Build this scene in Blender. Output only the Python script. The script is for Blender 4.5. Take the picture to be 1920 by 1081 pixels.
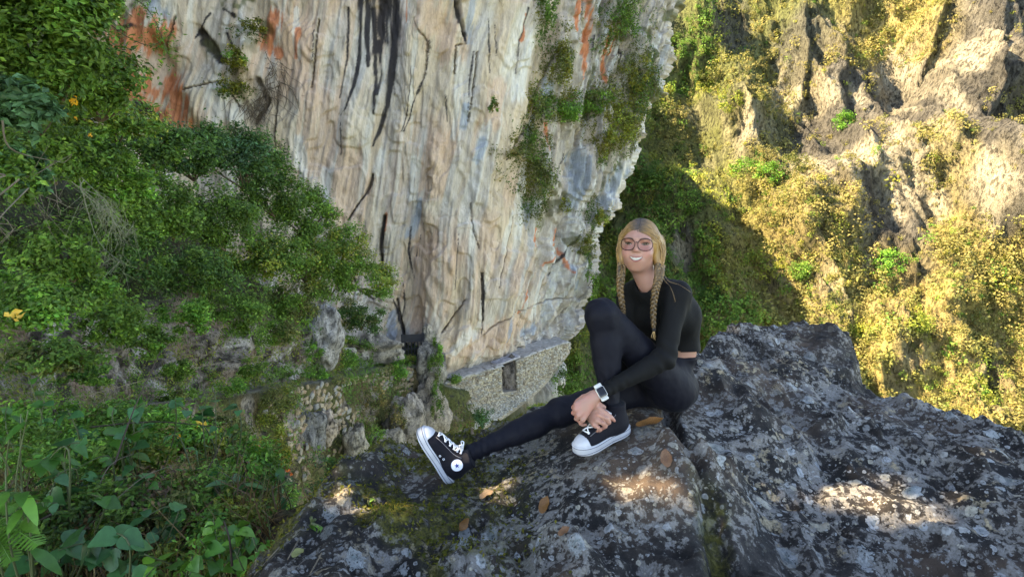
import bpy, math
import numpy as np
from mathutils import Vector, Matrix

for _o in list(bpy.data.objects):
    bpy.data.objects.remove(_o)
scene = bpy.context.scene
COL = scene.collection

# ------------------------------------------------------------------ camera, sky, sun, exposure
PITCH = math.radians(10.0)
FPX = 1100.0                       # focal length in photograph pixels (1920 wide)
cam_d = bpy.data.cameras.new('camera')
cam_d.sensor_width = 36.0
cam_d.lens = 36.0 * FPX / 1920.0
cam_d.clip_start = 0.05
cam_d.clip_end = 6000.0
cam = bpy.data.objects.new('camera', cam_d)
COL.objects.link(cam)
cam.location = (0, 0, 0)
cam.rotation_euler = (math.pi / 2 - PITCH, 0, 0)
scene.camera = cam

SUN = np.array([-0.72, 0.02, 0.64]); SUN = SUN / np.linalg.norm(SUN)
world = bpy.data.worlds.new("World")
scene.world = world
world.use_nodes = True
_nt = world.node_tree
_bg = _nt.nodes['Background']
_sky = _nt.nodes.new('ShaderNodeTexSky')
_sky.sky_type = 'NISHITA'
_sky.sun_disc = False
_sky.sun_elevation = math.asin(SUN[2])
_sky.sun_rotation = math.atan2(SUN[0], SUN[1])
_sky.altitude = 2400
_sky.air_density = 0.8
_sky.dust_density = 1.6
_sky.ozone_density = 0.8
_nt.links.new(_sky.outputs[0], _bg.inputs[0])
_bg.inputs[1].default_value = 0.15
sun_d = bpy.data.lights.new('sun', 'SUN')
sun_d.energy = 4.0
sun_d.angle = math.radians(0.5)
sun_d.color = (1.0, 0.90, 0.74)
sun = bpy.data.objects.new('sun', sun_d)
COL.objects.link(sun)
sun.location = (-30, 10, 40)
sun.rotation_euler = Vector(SUN).to_track_quat('Z', 'Y').to_euler()
scene.view_settings.view_transform = 'Standard'
scene.view_settings.look = 'None'
scene.view_settings.exposure = 2.98
scene.view_settings.use_white_balance = True
scene.view_settings.white_balance_temperature = 8600
scene.view_settings.white_balance_tint = 10
scene.view_settings.gamma = 1.0
scene.view_settings.use_curve_mapping = False
scene.render.engine = 'CYCLES'
scene.cycles.max_bounces = 6
scene.cycles.diffuse_bounces = 4
scene.cycles.transparent_max_bounces = 8

# ------------------------------------------------------------------ helpers
rng = np.random.default_rng(11)
_cp, _sp = math.cos(PITCH), math.sin(PITCH)


def W(px, py, d):
    """a point of the place: seen at (px, py) of the photograph, d metres ahead of the lens"""
    xc = (px - 960.0) / FPX * d
    yc = -(py - 540.5) / FPX * d
    return np.array([xc, d * _cp + yc * _sp, -d * _sp + yc * _cp])


def ss(a, b, x):
    t = np.clip((x - a) / (b - a), 0, 1)
    return t * t * (3 - 2 * t)


def _h(ix, iy, iz, seed):
    n = (ix * 374761393 + iy * 668265263 + iz * 2147483647 + seed * 1274126177) & 0xFFFFFFFF
    n = ((n ^ (n >> 13)) * 1274126177) & 0xFFFFFFFF
    n = ((n ^ (n >> 15)) * 2246822519) & 0xFFFFFFFF
    return ((n ^ (n >> 16)) & 0xFFFFFF).astype(np.float32) / np.float32(0x7FFFFF) - 1.0


def noise3(x, y, z, seed=0):
    x = np.asarray(x, dtype=np.float64); y = np.asarray(y, dtype=np.float64) + 0 * x; z = np.asarray(z, dtype=np.float64) + 0 * x
    fx, fy, fz = np.floor(x), np.floor(y), np.floor(z)
    ix, iy, iz = fx.astype(np.int64), fy.astype(np.int64), fz.astype(np.int64)
    u, v, w = (x - fx).astype(np.float32), (y - fy).astype(np.float32), (z - fz).astype(np.float32)
    u = u * u * u * (u * (u * 6 - 15) + 10); v = v * v * v * (v * (v * 6 - 15) + 10); w = w * w * w * (w * (w * 6 - 15) + 10)
    r = 0
    for dz in (0, 1):
        wz = w if dz else 1 - w
        for dy in (0, 1):
            wy = v if dy else 1 - v
            a = _h(ix, iy + dy, iz + dz, seed); b = _h(ix + 1, iy + dy, iz + dz, seed)
            r = r + wz * wy * (a + (b - a) * u)
    return r


def noise2(x, y, seed=0):
    x = np.asarray(x, dtype=np.float64); y = np.asarray(y, dtype=np.float64) + 0 * x
    fx, fy = np.floor(x), np.floor(y)
    ix, iy = fx.astype(np.int64), fy.astype(np.int64)
    iz = np.zeros_like(ix)
    u, v = (x - fx).astype(np.float32), (y - fy).astype(np.float32)
    u = u * u * u * (u * (u * 6 - 15) + 10); v = v * v * v * (v * (v * 6 - 15) + 10)
    a = _h(ix, iy, iz, seed); b = _h(ix + 1, iy, iz, seed); c = _h(ix, iy + 1, iz, seed); d = _h(ix + 1, iy + 1, iz, seed)
    p = a + (b - a) * u; q = c + (d - c) * u
    return p + (q - p) * v


def fbm2(x, y, o=4, seed=0, g=0.5):
    r, a = 0, 1.0
    for k in range(o):
        r = r + a * noise2(x * 2.03 ** k, y * 2.03 ** k, seed + k * 7); a *= g
    return r


def fbm3(x, y, z, o=4, seed=0, g=0.5):
    r, a = 0, 1.0
    for k in range(o):
        f = 2.03 ** k
        r = r + a * noise3(x * f, y * f, z * f, seed + k * 7); a *= g
    return r


def mesh_np(name, V, F, mat=None, smooth=True, col=None, parent=None, link=True, extra=None):
    """one mesh object from arrays; F is (n,3) or (n,4)"""
    V = np.ascontiguousarray(V, dtype=np.float32); F = np.ascontiguousarray(F, dtype=np.int32)
    me = bpy.data.meshes.new(name)
    me.vertices.add(len(V)); me.vertices.foreach_set('co', V.ravel())
    k = F.shape[1]
    me.loops.add(F.size); me.loops.foreach_set('vertex_index', F.ravel())
    me.polygons.add(len(F)); me.polygons.foreach_set('loop_start', np.arange(len(F), dtype=np.int32) * k)
    me.polygons.foreach_set('use_smooth', np.full(len(F), smooth, dtype=bool))
    if col is not None:
        a = me.attributes.new('Col', 'FLOAT_COLOR', 'POINT')
        c = np.ones((len(V), 4), dtype=np.float32); c[:, :col.shape[1]] = col
        a.data.foreach_set('color', c.ravel())
    for nm, arr in (extra or {}).items():
        a = me.attributes.new(nm, 'FLOAT', 'POINT'); a.data.foreach_set('value', np.ascontiguousarray(arr, dtype=np.float32))
    me.update(calc_edges=True)
    if mat: me.materials.append(mat)
    o = bpy.data.objects.new(name, me)
    if link: COL.objects.link(o)
    if parent is not None: o.parent = parent
    return o


def mesh_py(name, V, F, mat=None, smooth=False, parent=None):
    me = bpy.data.meshes.new(name)
    me.from_pydata([tuple(map(float, v)) for v in V], [], [tuple(int(i) for i in f) for f in F])
    if smooth: me.polygons.foreach_set('use_smooth', np.ones(len(me.polygons), dtype=bool))
    me.update()
    if mat: me.materials.append(mat)
    o = bpy.data.objects.new(name, me); COL.objects.link(o)
    if parent is not None: o.parent = parent
    return o


def empty(name, loc=(0, 0, 0)):
    o = bpy.data.objects.new(name, None); COL.objects.link(o); o.location = tuple(map(float, loc)); o.empty_display_size = 0.1
    return o


def tag(o, label=None, cat=None, group=None, kind=None):
    if label: o['label'] = label
    if cat: o['category'] = cat
    if group: o['group'] = group
    if kind: o['kind'] = kind
    return o


def keep(child, parent):
    """parent without moving (parents here are unrotated empties)"""
    child.parent = parent
    child.matrix_parent_inverse = Matrix.Translation(-Vector(parent.location))
    return child


def grid_faces(nr, nc, off=0):
    i = np.arange(nr - 1)[:, None] * nc + np.arange(nc - 1)[None, :]
    i = i.ravel() + off
    return np.stack([i, i + 1, i + nc + 1, i + nc], axis=1)


def tube(pts, radii, seg=6, cap=True, squash=None):
    """swept tube -> V, F(quads, caps as degenerate-free fans folded into quads)"""
    P = np.asarray(pts, dtype=float); n = len(P)
    R = np.broadcast_to(np.asarray(radii, dtype=float), (n,))
    T = np.gradient(P, axis=0); T /= np.linalg.norm(T, axis=1)[:, None] + 1e-9
    up = np.array([0, 0, 1.0]) if abs(T[0][2]) < 0.9 else np.array([1.0, 0, 0])
    V = []
    a0 = np.cross(T[0], up); a0 /= np.linalg.norm(a0)
    for i in range(n):
        a0 = a0 - T[i] * (a0 @ T[i]); a0 /= np.linalg.norm(a0) + 1e-9
        b0 = np.cross(T[i], a0)
        for k in range(seg):
            t = 2 * math.pi * k / seg
            V.append(P[i] + R[i] * (a0 * math.cos(t) + b0 * math.sin(t)))
    F = []
    for i in range(n - 1):
        for k in range(seg):
            F.append((i * seg + k, i * seg + (k + 1) % seg, (i + 1) * seg + (k + 1) % seg, (i + 1) * seg + k))
    V = np.array(V); F = np.array(F)
    if cap:
        V = np.vstack([V, P[0] - T[0] * R[0] * 0.5, P[-1] + T[-1] * R[-1] * 0.5])
        c0, c1 = len(V) - 2, len(V) - 1
        e = []
        for k in range(0, seg, 2):
            e.append((c0, (k + 2) % seg, (k + 1) % seg, k))
            b = (n - 1) * seg
            e.append((c1, b + k, b + (k + 1) % seg, b + (k + 2) % seg))
        F = np.vstack([F, np.array(e)])
    return V, F


def join(parts):
    Vs, Fs, o = [], [], 0
    for V, F in parts:
        Vs.append(np.asarray(V)); Fs.append(np.asarray(F) + o); o += len(V)
    return np.vstack(Vs), np.vstack(Fs)


def smooth_path(pts, n):
    P = np.asarray(pts, dtype=float); m = len(P)
    t = np.linspace(0, m - 1, n); out = []
    for x in t:
        i = min(int(x), m - 2); f = x - i
        p0, p1, p2, p3 = P[max(i - 1, 0)], P[i], P[i + 1], P[min(i + 2, m - 1)]
        out.append(0.5 * ((2 * p1) + (-p0 + p2) * f + (2 * p0 - 5 * p1 + 4 * p2 - p3) * f * f + (-p0 + 3 * p1 - 3 * p2 + p3) * f ** 3))
    return np.array(out)


# ------------------------------------------------------------------ materials
def new_mat(name):
    m = bpy.data.materials.new(name); m.use_nodes = True
    nt = m.node_tree
    b = nt.nodes['Principled BSDF']
    return m, nt, b


def nd(nt, t, **kw):
    n = nt.nodes.new(t)
    for k, v in kw.items():
        if k.startswith('i_'):
            n.inputs[int(k[2:])].default_value = v
        else:
            setattr(n, k, v)
    return n


def simple(name, color, rough=0.6, metal=0.0, spec=0.4, noise=0.0, nscale=40.0, bump=0.0):
    m, nt, b = new_mat(name)
    b.inputs['Roughness'].default_value = rough
    b.inputs['Metallic'].default_value = metal
    b.inputs['Specular IOR Level'].default_value = spec
    b.inputs['Base Color'].default_value = (*color, 1)
    if noise or bump:
        tc = nd(nt, 'ShaderNodeTexCoord')
        n = nd(nt, 'ShaderNodeTexNoise'); n.inputs['Scale'].default_value = nscale; n.inputs['Detail'].default_value = 5
        nt.links.new(tc.outputs['Object'], n.inputs['Vector'])
        if noise:
            r = nd(nt, 'ShaderNodeMapRange'); r.inputs[1].default_value = 0.3; r.inputs[2].default_value = 0.7
            r.inputs[3].default_value = 1 - noise; r.inputs[4].default_value = 1 + noise
            nt.links.new(n.outputs[0], r.inputs[0])
            mx = nd(nt, 'ShaderNodeVectorMath', operation='SCALE'); mx.inputs[0].default_value = color
            nt.links.new(r.outputs[0], mx.inputs['Scale'])
            nt.links.new(mx.outputs[0], b.inputs['Base Color'])
        if bump:
            bp = nd(nt, 'ShaderNodeBump'); bp.inputs['Strength'].default_value = bump; bp.inputs['Distance'].default_value = 0.01
            nt.links.new(n.outputs[0], bp.inputs['Height']); nt.links.new(bp.outputs[0], b.inputs['Normal'])
    return m


def leaf_mat(name, rough=0.45, transl=0.3):
    """leaf colour comes from the per-leaf attribute Col"""
    m, nt, b = new_mat(name)
    at = nd(nt, 'ShaderNodeAttribute', attribute_name='Col')
    nt.links.new(at.outputs['Color'], b.inputs['Base Color'])
    b.inputs['Roughness'].default_value = rough
    b.inputs['Specular IOR Level'].default_value = 0.25
    tr = nd(nt, 'ShaderNodeBsdfTranslucent')
    sc = nd(nt, 'ShaderNodeVectorMath', operation='MULTIPLY'); sc.inputs[1].default_value = (1.3, 1.45, 0.7)
    nt.links.new(at.outputs['Color'], sc.inputs[0]); nt.links.new(sc.outputs[0], tr.inputs['Color'])
    mx = nd(nt, 'ShaderNodeMixShader'); mx.inputs[0].default_value = transl
    nt.links.new(b.outputs[0], mx.inputs[1]); nt.links.new(tr.outputs[0], mx.inputs[2])
    nt.links.new(mx.outputs[0], nt.nodes['Material Output'].inputs['Surface'])
    return m


def rock_mat(name, scale=(1, 1, 1), bump=0.6, bdist=0.1, var=0.35, detail_scale=3.0, speck=0.3):
    """vertex albedo Col, broken up by stretched noise, with matching relief"""
    m, nt, b = new_mat(name)
    at = nd(nt, 'ShaderNodeAttribute', attribute_name='Col')
    tc = nd(nt, 'ShaderNodeTexCoord')
    mp = nd(nt, 'ShaderNodeMapping'); mp.inputs['Scale'].default_value = scale
    nt.links.new(tc.outputs['Object'], mp.inputs['Vector'])
    n1 = nd(nt, 'ShaderNodeTexNoise'); n1.inputs['Scale'].default_value = detail_scale; n1.inputs['Detail'].default_value = 8; n1.inputs['Roughness'].default_value = 0.65
    n2 = nd(nt, 'ShaderNodeTexNoise'); n2.inputs['Scale'].default_value = detail_scale * 4.3; n2.inputs['Detail'].default_value = 6; n2.inputs['Roughness'].default_value = 0.7
    nt.links.new(mp.outputs[0], n1.inputs['Vector']); nt.links.new(mp.outputs[0], n2.inputs['Vector'])
    ad = nd(nt, 'ShaderNodeMath', operation='ADD'); nt.links.new(n1.outputs[0], ad.inputs[0]); nt.links.new(n2.outputs[0], ad.inputs[1])
    r = nd(nt, 'ShaderNodeMapRange'); r.inputs[1].default_value = 0.65; r.inputs[2].default_value = 1.35
    r.inputs[3].default_value = 1 - var; r.inputs[4].default_value = 1 + var
    nt.links.new(ad.outputs[0], r.inputs[0])
    n3 = nd(nt, 'ShaderNodeTexNoise'); n3.inputs['Scale'].default_value = detail_scale * 2.1; n3.inputs['Detail'].default_value = 9; n3.inputs['Roughness'].default_value = 0.72
    nt.links.new(mp.outputs[0], n3.inputs['Vector'])
    r3 = nd(nt, 'ShaderNodeMapRange', interpolation_type='SMOOTHSTEP'); r3.inputs[1].default_value = 0.38; r3.inputs[2].default_value = 0.50; r3.inputs[3].default_value = 1 - 1.6 * speck; r3.inputs[4].default_value = 1 + 0.25 * speck
    nt.links.new(n3.outputs[0], r3.inputs[0])
    pr = nd(nt, 'ShaderNodeMath', operation='MULTIPLY'); nt.links.new(r.outputs[0], pr.inputs[0]); nt.links.new(r3.outputs[0], pr.inputs[1])
    mx = nd(nt, 'ShaderNodeVectorMath', operation='SCALE')
    nt.links.new(at.outputs['Color'], mx.inputs[0]); nt.links.new(pr.outputs[0], mx.inputs['Scale'])
    nt.links.new(mx.outputs[0], b.inputs['Base Color'])
    b.inputs['Roughness'].default_value = 0.85
    b.inputs['Specular IOR Level'].default_value = 0.25
    bp = nd(nt, 'ShaderNodeBump'); bp.inputs['Strength'].default_value = bump; bp.inputs['Distance'].default_value = bdist
    ad2 = nd(nt, 'ShaderNodeMath', operation='ADD'); nt.links.new(ad.outputs[0], ad2.inputs[0]); nt.links.new(r3.outputs[0], ad2.inputs[1])
    nt.links.new(ad2.outputs[0], bp.inputs['Height']); nt.links.new(bp.outputs[0], b.inputs['Normal'])
    return m


M_LEAF = leaf_mat('leaf', 0.5, 0.28)
M_SCRUB = leaf_mat('scrub_leaf', 0.7, 0.3)
M_BARK = simple('bark', (0.09, 0.065, 0.045), 0.9, noise=0.4, nscale=30, bump=0.4)
M_TWIG = simple('pale_twig', (0.13, 0.105, 0.075), 0.9, noise=0.3, nscale=40)
M_CLIFF = rock_mat('cliff_rock', (1, 1, 0.14), 0.75, 0.08, 0.25, 5.5, .10)
M_SLOPE = rock_mat('slope_rock', (1, 1, 0.8), 0.9, 0.10, 0.5, 5.5, .3)
M_HILL = rock_mat('hill_rock', (0.6, 0.6, 0.35), 0.9, 0.9, 0.45, 1.5, .4)
# ------------------------------------------------------------------ far hillside across the ravine
HN = np.array([-0.30, -0.76, 0.55]); HN = HN / np.linalg.norm(HN)
HQ = W(1700, 400, 85)
HE1 = np.cross(HN, [0, 0, 1.0]); HE1 = -HE1 / np.linalg.norm(HE1)
if HE1[0] < 0: HE1 = -HE1
HE2 = np.cross(HE1, HN); HE2 = HE2 if HE2[2] > 0 else -HE2


def hill_ab(px, py):
    r = W(px, py, 1.0); P = r * (HN @ HQ) / (HN @ r)
    return (P - HQ) @ HE1, (P - HQ) @ HE2


_c = np.array([hill_ab(x, y) for x in (1000, 1500, 2080) for y in (-160, 300, 700, 1000)])
_a0, _a1, _b0, _b1 = _c[:, 0].min(), _c[:, 0].max(), _c[:, 1].min(), _c[:, 1].max()
NA, NB = 340, 310
HA, HB = np.meshgrid(np.linspace(_a0, _a1, NA), np.linspace(_b0, _b1, NB))


def poly_dist(A, B, pts):
    """distance to a polyline (pts: a, b, w) and the interpolated width; also signed side"""
    best = np.full(A.shape, 1e9); wid = np.ones(A.shape); side = np.zeros(A.shape)
    for (x0, y0, w0), (x1, y1, w1) in zip(pts[:-1], pts[1:]):
        dx, dy = x1 - x0, y1 - y0; L2 = dx * dx + dy * dy + 1e-9
        t = np.clip(((A - x0) * dx + (B - y0) * dy) / L2, 0, 1)
        d = np.hypot(A - x0 - t * dx, B - y0 - t * dy)
        m = d < best
        best = np.where(m, d, best); wid = np.where(m, w0 + (w1 - w0) * t, wid)
        side = np.where(m, np.sign((A - x0) * dy - (B - y0) * dx), side)
    return best, wid, side


def hill_disp(A, B):
    wa = A + 3.0 * noise2(A * 0.05, B * 0.04, 3)
    D = 5.0 * noise2(A * 0.035, B * 0.03, 1) + 2.6 * noise2(wa * 0.09, B * 0.06, 2)
    r = noise2(wa * 0.22 + 0.07 * B, B * 0.07, 5)
    q = noise2(wa * 0.16 + .05 * B, B * 0.09, 7) * 3.0 + .5 * noise2(wa * .5, B * .3, 10); q = np.floor(q) + ss(0, .3, q - np.floor(q))
    D = D + 1.7 * (1 - np.abs(r) * 2) + 0.9 * q + 0.9 * noise2(wa * 0.55, B * 0.28, 6) + 0.45 * (1 - 2 * np.abs(noise2(wa * 0.75 + .30 * B, B * 0.10, 8))) + 0.30 * noise2(wa * 1.7 + .6 * B, B * 0.28, 11) + 0.16 * noise2(wa * 2.4, B * 1.4, 9)
    # rock ribs: swell gently on the left, break off sharply on the right, so the sun leaves shade there
    for pts, h in HILL_RIBS:
        P = [(*hill_ab(x, y), w * 0.085) for x, y, w in pts]
        P = P[::-1] if P[0][1] > P[-1][1] else P
        d, w, sd = poly_dist(A, B, P)
        dd = d * sd                                  # >0 on the right of the rib
        dd = dd + 0.8 * noise2(A * 0.3, B * 0.3, 21)
        D = D + h * np.where(dd > 0, 1 - ss(0.0, 0.9, dd), 1 - ss(0.0, 1.0, -dd / w)) * ss(1.0, 0.55, d / (w + 1e-6)) ** 0.5
    return D


HILL_RIBS = [
    ([(1300, -40, 120), (1345, 60, 130), (1400, 150, 120), (1425, 215, 60)], 4.0),
    ([(1500, 10, 60), (1520, 60, 60), (1512, 150, 40)], 2.6),
    ([(1850, -60, 170), (1880, 60, 150), (1915, 160, 120)], 6.5),
    ([(1760, 20, 80), (1745, 95, 60)], 3.0),
    ([(1840, 190, 150), (1825, 290, 140), (1850, 360, 90), (1880, 440, 60)], 6.0),
    ([(1400, 210, 80), (1420, 280, 60), (1445, 300, 40)], 3.2),
    ([(1500, 410, 60), (1540, 500, 60), (1570, 560, 40)], 2.6),
    ([(1540, 570, 50), (1580, 680, 60), (1600, 790, 50)], 2.4),
    ([(1680, 480, 40), (1700, 520, 40)], 2.0),
    ([(1770, 600, 50), (1820, 720, 60), (1870, 800, 50)], 2.8),
    ([(1650, 590, 40), (1690, 690, 50)], 2.0),
    ([(1560, 30, 50), (1590, 110, 50)], 2.0),
]
HD = hill_disp(HA, HB)
# bare rock against grass and scrub
_rockn = noise2(HA * 0.07, HB * 0.05, 31) * 0.55 + noise2(HA * 0.25, HB * 0.18, 32) * 0.35
BARE = np.zeros(HA.shape)
for px, py, rx, ry, s in [(1560, 280, 130, 170, 1.1), (1500, 150, 60, 120, .8), (1690, 120, 60, 90, 1.0), (1780, 200, 90, 80, 1.1), (1750, 330, 40, 60, .5),
                          (1560, 70, 60, 60, .7), (1370, 20, 40, 60, .8), (1860, 60, 110, 140, 1.0), (1850, 320, 50, 120, 1.1), (1900, 380, 60, 90, 1.0),
                          (1620, 420, 60, 60, .6), (1400, 260, 40, 60, .8), (1680, 690, 40, 100, .5), (1560, 640, 24, 90, .5), (1280, 470, 16, 30, 1.2),
                          (1845, 735, 40, 90, .5), (1700, 510, 30, 30, .5), (1455, 540, 25, 40, .5)]:
    a, b = hill_ab(px, py); a2, b2 = hill_ab(px + rx, py); a3, b3 = hill_ab(px, py - ry)
    # local frame of the ellipse
    J = np.array([[a2 - a, a3 - a], [b2 - b, b3 - b]]); Ji = np.linalg.inv(J)
    u = Ji[0, 0] * (HA - a) + Ji[0, 1] * (HB - b); v = Ji[1, 0] * (HA - a) + Ji[1, 1] * (HB - b)
    BARE = np.maximum(BARE, s * ss(1.35, 0.5, np.hypot(u, v) + 0.9 * _rockn))
BARE = np.clip(BARE + 0.35 * ss(0.25, 0.55, _rockn), 0, 1)
_g1 = noise2(HA * 0.12, HB * 0.1, 41); _g2 = noise2(HA * 0.6, HB * 0.4, 42)
grass = np.stack([0.25 + 0.07 * _g1 + 0.03 * _g2, 0.20 + 0.05 * _g1 + 0.03 * _g2, 0.075 + 0.02 * _g1], -1)
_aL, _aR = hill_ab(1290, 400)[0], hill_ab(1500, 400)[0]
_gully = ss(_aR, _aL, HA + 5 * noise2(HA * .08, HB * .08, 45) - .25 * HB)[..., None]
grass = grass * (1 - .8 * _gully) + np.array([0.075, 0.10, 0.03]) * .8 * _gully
_st = noise2(HA * 0.9 + 0.25 * HB, HB * 0.12, 43); _st2 = noise2(HA * 0.15, HB * 0.12, 44)
pale = ss(0.0, 0.5, _st2 + 0.3 * _st)[..., None]
dark_r = np.array([0.10, 0.092, 0.075]); pale_r = np.array([0.29, 0.255, 0.18])
rock = dark_r * (1 - pale) + pale_r * pale
rock = rock * (0.85 + 0.35 * _st[..., None])
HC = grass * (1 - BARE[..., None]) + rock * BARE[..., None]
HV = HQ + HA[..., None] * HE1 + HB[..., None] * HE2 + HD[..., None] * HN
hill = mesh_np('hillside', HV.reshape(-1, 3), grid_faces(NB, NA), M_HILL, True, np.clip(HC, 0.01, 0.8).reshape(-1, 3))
hill['kind'] = 'structure'


def hill_pt(px, py):
    a, b = hill_ab(px, py)
    return HQ + a * HE1 + b * HE2 + float(hill_disp(np.array([a]), np.array([b]))[0]) * HN


# the shoulder of the mountain behind the cliff: its ridge throws the slanting shade over the ravine
RID = []
for px, py in [(1165, -60), (1200, 50), (1215, 110), (1245, 190), (1285, 330), (1355, 400), (1435, 480), (1495, 570), (1540, 660), (1565, 770), (1590, 900)]:
    P = hill_pt(px, py); RID.append(P + SUN * (P[0] - 3.0) / -SUN[0])
RID = np.array(RID)
_tt = np.linspace(0, 1, 160)
RR = np.stack([np.interp(_tt, np.linspace(0, 1, len(RID)), RID[:, k]) for k in range(3)], 1)
RR[:, 2] += 0.9 * noise2(_tt * 30, 0 * _tt, 51) + 0.5 * noise2(_tt * 80, 0 * _tt, 52)
rows = []
for off, dz in [(0.0, -75), (-0.1, -30), (-0.2, -8), (0.0, 0.0), (-3, 1.0), (-10, 2.0), (-28, 6.0), (-60, -4), (-90, -60)]:
    R_ = RR.copy(); R_[:, 0] += off; R_[:, 2] += dz
    if dz < -20: R_[:, 2] = np.minimum(R_[:, 2], -55) if off > -50 else R_[:, 2] * 0 - 60
    R_ += 0.5 * noise3(R_[:, 0] * .3, R_[:, 1] * .3, R_[:, 2] * .3, 53)[:, None] * (dz != 0)
    rows.append(R_)
RV = np.array(rows).reshape(-1, 3)
_rc = np.tile(np.array([0.13, 0.12, 0.05]), (len(RV), 1)) * (1 + 0.4 * rng.standard_normal((len(RV), 1)) * 0.5)
shoulder = mesh_np('mountain_shoulder', RV, grid_faces(len(rows), 160), M_HILL, True, np.clip(_rc, .02, .5))
shoulder['kind'] = 'structure'

valley = mesh_py('valley_floor', [(-2500, -2500, -75), (2500, -2500, -75), (2500, 2500, -75), (-2500, 2500, -75)], [(0, 1, 2, 3)],
                 simple('valley_green', (0.07, 0.09, 0.03), 0.9, noise=0.4, nscale=0.05))
valley['kind'] = 'structure'

# ------------------------------------------------------------------ scattering of leaves
PAL = {
    'dark': [(0.045, 0.095, 0.015), (0.065, 0.12, 0.018), (0.09, 0.15, 0.022)],
    'deep': [(0.03, 0.07, 0.016), (0.042, 0.09, 0.018), (0.058, 0.115, 0.022)],
    'mid': [(0.06, 0.13, 0.02), (0.085, 0.165, 0.025), (0.115, 0.19, 0.03)],
    'bright': [(0.08, 0.19, 0.025), (0.12, 0.23, 0.03), (0.06, 0.16, 0.025)],
    'yellow': [(0.16, 0.19, 0.03), (0.22, 0.22, 0.035), (0.11, 0.16, 0.025)],
    'blue': [(0.045, 0.10, 0.042), (0.06, 0.13, 0.055), (0.04, 0.09, 0.032)],
    'olive': [(0.10, 0.11, 0.03), (0.14, 0.14, 0.04), (0.07, 0.09, 0.025)],
    'dry': [(0.24, 0.17, 0.06), (0.17, 0.13, 0.05), (0.11, 0.11, 0.035)],
    'moss': [(0.13, 0.13, 0.015), (0.18, 0.16, 0.02), (0.09, 0.10, 0.012)],
    'dead': [(0.12, 0.07, 0.035), (0.17, 0.11, 0.05), (0.08, 0.05, 0.03)],
}


def leaves(C, Nrm, size, pal, tilt=0.6, width=0.5, fold=0.1, lum=None):
    """kite-shaped leaves (one folded quad each)"""
    n = len(C)
    N = Nrm + tilt * rng.standard_normal((n, 3)); N /= np.linalg.norm(N, axis=1)[:, None] + 1e-9
    A = rng.standard_normal((n, 3)); A -= N * np.sum(A * N, 1)[:, None]; A /= np.linalg.norm(A, axis=1)[:, None] + 1e-9
    B = np.cross(N, A)
    s = (size * rng.uniform(0.6, 1.3, n))[:, None]
    V = np.stack([C - A * s * .5, C + B * s * width * .5 + N * s * fold - A * s * .08, C + A * s * .5, C - B * s * width * .5 + N * s * fold - A * s * .08], 1).reshape(-1, 3)
    F = np.arange(n * 4).reshape(-1, 4)
    P = np.array(PAL[pal])
    c = P[rng.integers(0, len(P), n)] * rng.uniform(0.75, 1.3, n)[:, None]
    if lum is not None: c = c * lum[:, None]
    return V, F, np.repeat(c, 4, axis=0)


def sph(n):
    d = rng.standard_normal((n, 3)); return d / np.linalg.norm(d, axis=1)[:, None]


def crown(center, rad, n, size, pal, clumps=26, face=None, width=0.5, hollow=0.45, pal2=None, mix=0.2, tightness=0.30, tilt=.6):
    """leaf clumps through an uneven ellipsoid"""
    rad = np.asarray(rad, dtype=float)
    d = sph(clumps)
    if face is not None:
        f = d @ face; d = np.where((f < -0.15)[:, None], d - 2 * f[:, None] * face, d)
    r = rng.uniform(hollow, 1.0, clumps) ** 0.6 * rng.uniform(0.75, 1.08, clumps)
    cc = d * r[:, None]
    cl = rng.integers(0, clumps, n)
    cs = rng.uniform(0.6, 1.35, clumps) * tightness
    off = rng.standard_normal((n, 3)) * 0.55
    q = cc[cl] + off * cs[cl][:, None]
    C = np.asarray(center) + q * rad
    Nn = q / (np.linalg.norm(q, axis=1)[:, None] + 1e-6) * 0.6 + np.array([0, -0.15, 0.75])
    lum = rng.uniform(0.65, 1.4, clumps)[cl] * np.where(rng.random(n) < .16, 1.7, 1.0)
    k = rng.random(clumps)[cl] < mix if pal2 else np.zeros(n, bool)
    V, F, c = leaves(C, Nn, np.full(n, size), pal, tilt, width, lum=lum)
    if pal2 and k.any():
        P = np.array(PAL[pal2]); kk = np.repeat(k, 4)
        c2 = np.repeat(P[rng.integers(0, len(P), n)] * (rng.uniform(0.75, 1.25, n) * lum)[:, None], 4, axis=0)
        c = np.where(kk[:, None], c2, c)
    return V, F, c, np.asarray(center) + cc * rad


def stems(root, tips, r0, seg=5, wob=0.12):
    out = []
    for t in tips:
        L = np.linalg.norm(t - root)
        mid = root + (t - root) * .5 + rng.standard_normal(3) * L * wob + np.array([0, 0, L * .1])
        P = smooth_path([root, mid, t], 6)
        out.append(tube(P, np.linspace(r0, r0 * .25, 6), 4, cap=False))
    return join(out)


def bush(name, label, px, py, d, rx, ry, n, size, pal, group=None, cat='shrub', depth=None, root=None, nst=5, **kw):
    c = W(px, py, d)
    k = d / FPX
    dep = depth if depth else 0.75 * max(rx, ry) * k
    V, F, col, cl = crown(c, (rx * k, dep, ry * k), n, size, pal, **kw)
    rt = np.asarray(root) if root is not None else c + np.array([0, dep * .5, -ry * k * .9])
    e = empty(name, rt)
    f = mesh_np('foliage', V - rt, F, M_LEAF, False, col, e)
    if nst:
        sv, sf = stems(rt, cl[:nst], max(0.012, 0.03 * rx * k), wob=.1)
        mesh_np('branch', sv - rt, sf, M_BARK, True, None, e)
    tag(e, label, cat, group)
    return e


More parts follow.
